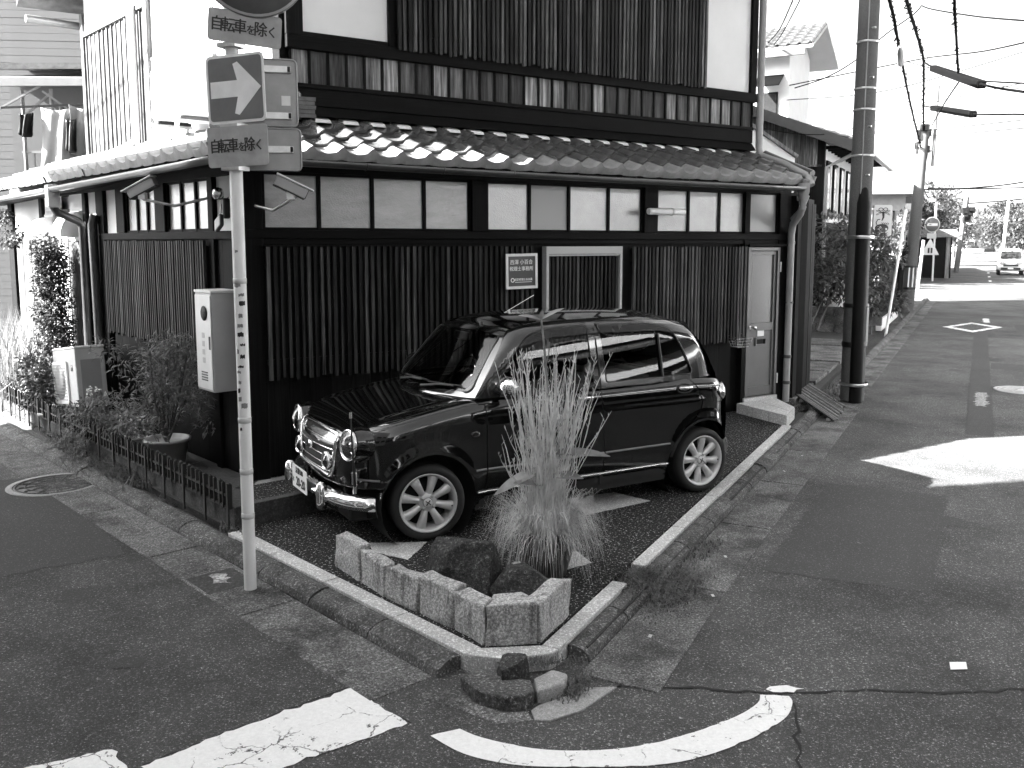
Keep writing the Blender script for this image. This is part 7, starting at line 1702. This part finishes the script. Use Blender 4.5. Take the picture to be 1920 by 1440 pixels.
for pts, r, lb in (([(6.68, 22, 5.63), (7.43, 22, 5.88), (8.47, 23, 6.47), (9.16, 23, 7.07), (9.39, 22, 7.3), (9.58, 22, 7.51)], .011, 'house service wire rising right past the utility pole'),
    ([(9.58, 22, 7.51), (8.96, 20, 6.93), (8.4, 17, 6.07), (7.64, 14, 5.29)], .011, 'wire crossing the top right of the sky'),
    ([(6.55, 22, 5.69), (8.05, 22, 5.99), (9.55, 22, 6.28), (9.13, 20, 5.96), (8.53, 17, 5.45), (7.66, 14, 4.97)], .010, 'long wire rising across the sky below the top wire'),
    ([(5.3, 20, 4.46), (7.61, 22, 4.58), (11.78, 27, 5.93), (10.99, 20, 5.41)], .007, 'thin wire from the board-clad roof to the far right'),
    ([(10.58, 27, 5.17), (11.98, 27, 5.24), (11.04, 20, 4.63)], .008, 'wire leaving the top of the leaning pole to the right'),
    ([(15.91, 40, 6.51), (16.14, 35, 6.03), (13.82, 25, 5.07)], .010, 'faint wire above the cross street'),
    ([(22.63, 50, 4.91), (25.24, 50, 4.97), (27.3, 48, 5.3), (29.0, 50, 6.4)], .03, 'dark double wire over the pine trees'),
    ([(19.73, 50, 4.91), (22.63, 50, 4.88), (27.85, 50, 4.97), (31, 50, 5.0)], .025, 'level dark wire over the pine trees'),
    ([(7.19, 15, 4.56), (8.84, 19, 4.82), (11.79, 26, 5.27)], .010, 'slanting wire from upper splice box down to the leaning pole'),
    ([(31.55, 64, 4.7), (34.59, 64, 4.92), (38, 64, 5.3)], .03, 'far wire from the dark pole to the right'),
    ([(5.97, 20, 7.12), (6.7, 23.5, 7.3), (7.38, 27, 7.73)], .012, 'service wire to the tall white house'), ([(6.12, 20, 7.12), (6.8, 23.5, 7.25), (7.54, 27, 7.65)], .010, 'second service wire to the tall white house'),
    ([(8.0, 30, 5.2), (12, 30, 5.6), (18, 28, 6.9)], .008, 'faint wire rising to the right above the board-clad eave'), ([(9.0, 34, 5.0), (14, 33, 5.2), (20, 30, 5.6)], .008, 'faint level wire between the leaning pole and the right edge'),
    ([(10.0, 36, 4.6), (15, 36, 4.8), (22, 34, 5.1)], .008, 'lowest faint wire crossing behind the leaning pole'), ([(6.2, 21, 5.2), (9.0, 22, 5.6), (12.5, 22, 6.6)], .007, 'thin wire passing behind the utility pole to upper right'), ([(12.1, 27, 5.1), (14, 32, 4.8), (17, 42, 5.2)], .010, 'wire running from the leaning pole down the street'),
    ([(11.4, 27, 7.2), (15, 27, 6.4), (19, 27, 6.6)], .008, 'thin drooping wire near the right edge'), ([(9.61, 22, 7.51), (10.21, 23, 6.63), (11.71, 26, 6.07)], .004, 'thin hanging stay wire above the leaning pole')):
    cable('overhead_wire', pts, r, lb)

# cable over the left street whose shadow crosses the pale boards
def shp(u, z, k): p = LW(u, -.585, z); return tuple(p+TO_SUN*k)
cable('cable_bundle', [shp(9.0, 2.9, 8.2), shp(6.0, 3.5, 8.0), shp(4.0, 3.92, 7.8), shp(2.0, 4.4, 7.6), shp(-1.5, 5.4, 7.2)], .026, 'cable bundle over the left street casting a diagonal shadow on the boards', True)
cable('overhead_wire', [shp(9.0, 2.6, 8.4), shp(6.0, 3.1, 8.2), shp(4.0, 3.35, 8.0), shp(2.0, 3.8, 7.8), shp(-1.5, 4.8, 7.4)], .010, 'thin wire below the cable bundle over the left street')

# ------------------------------------------------------------------ the air down the street
hz = MB().box(-3300, 3300, -3300, 3300, -3.2, 212).build('haze', None, kind='stuff')
hm = bpy.data.materials.new('haze'); hm.use_nodes = True; hn_ = hm.node_tree; hn_.nodes.clear()
ho = hn_.nodes.new('ShaderNodeOutputMaterial'); hv = hn_.nodes.new('ShaderNodeVolumePrincipled'); hv.inputs['Color'].default_value = (.95, .95, .95, 1); hv.inputs['Density'].default_value = .0001; hv.inputs['Anisotropy'].default_value = 0.2
hn_.links.new(hv.outputs[0], ho.inputs['Volume']); hz.data.materials.append(hm)
scn.cycles.volume_bounces = 1
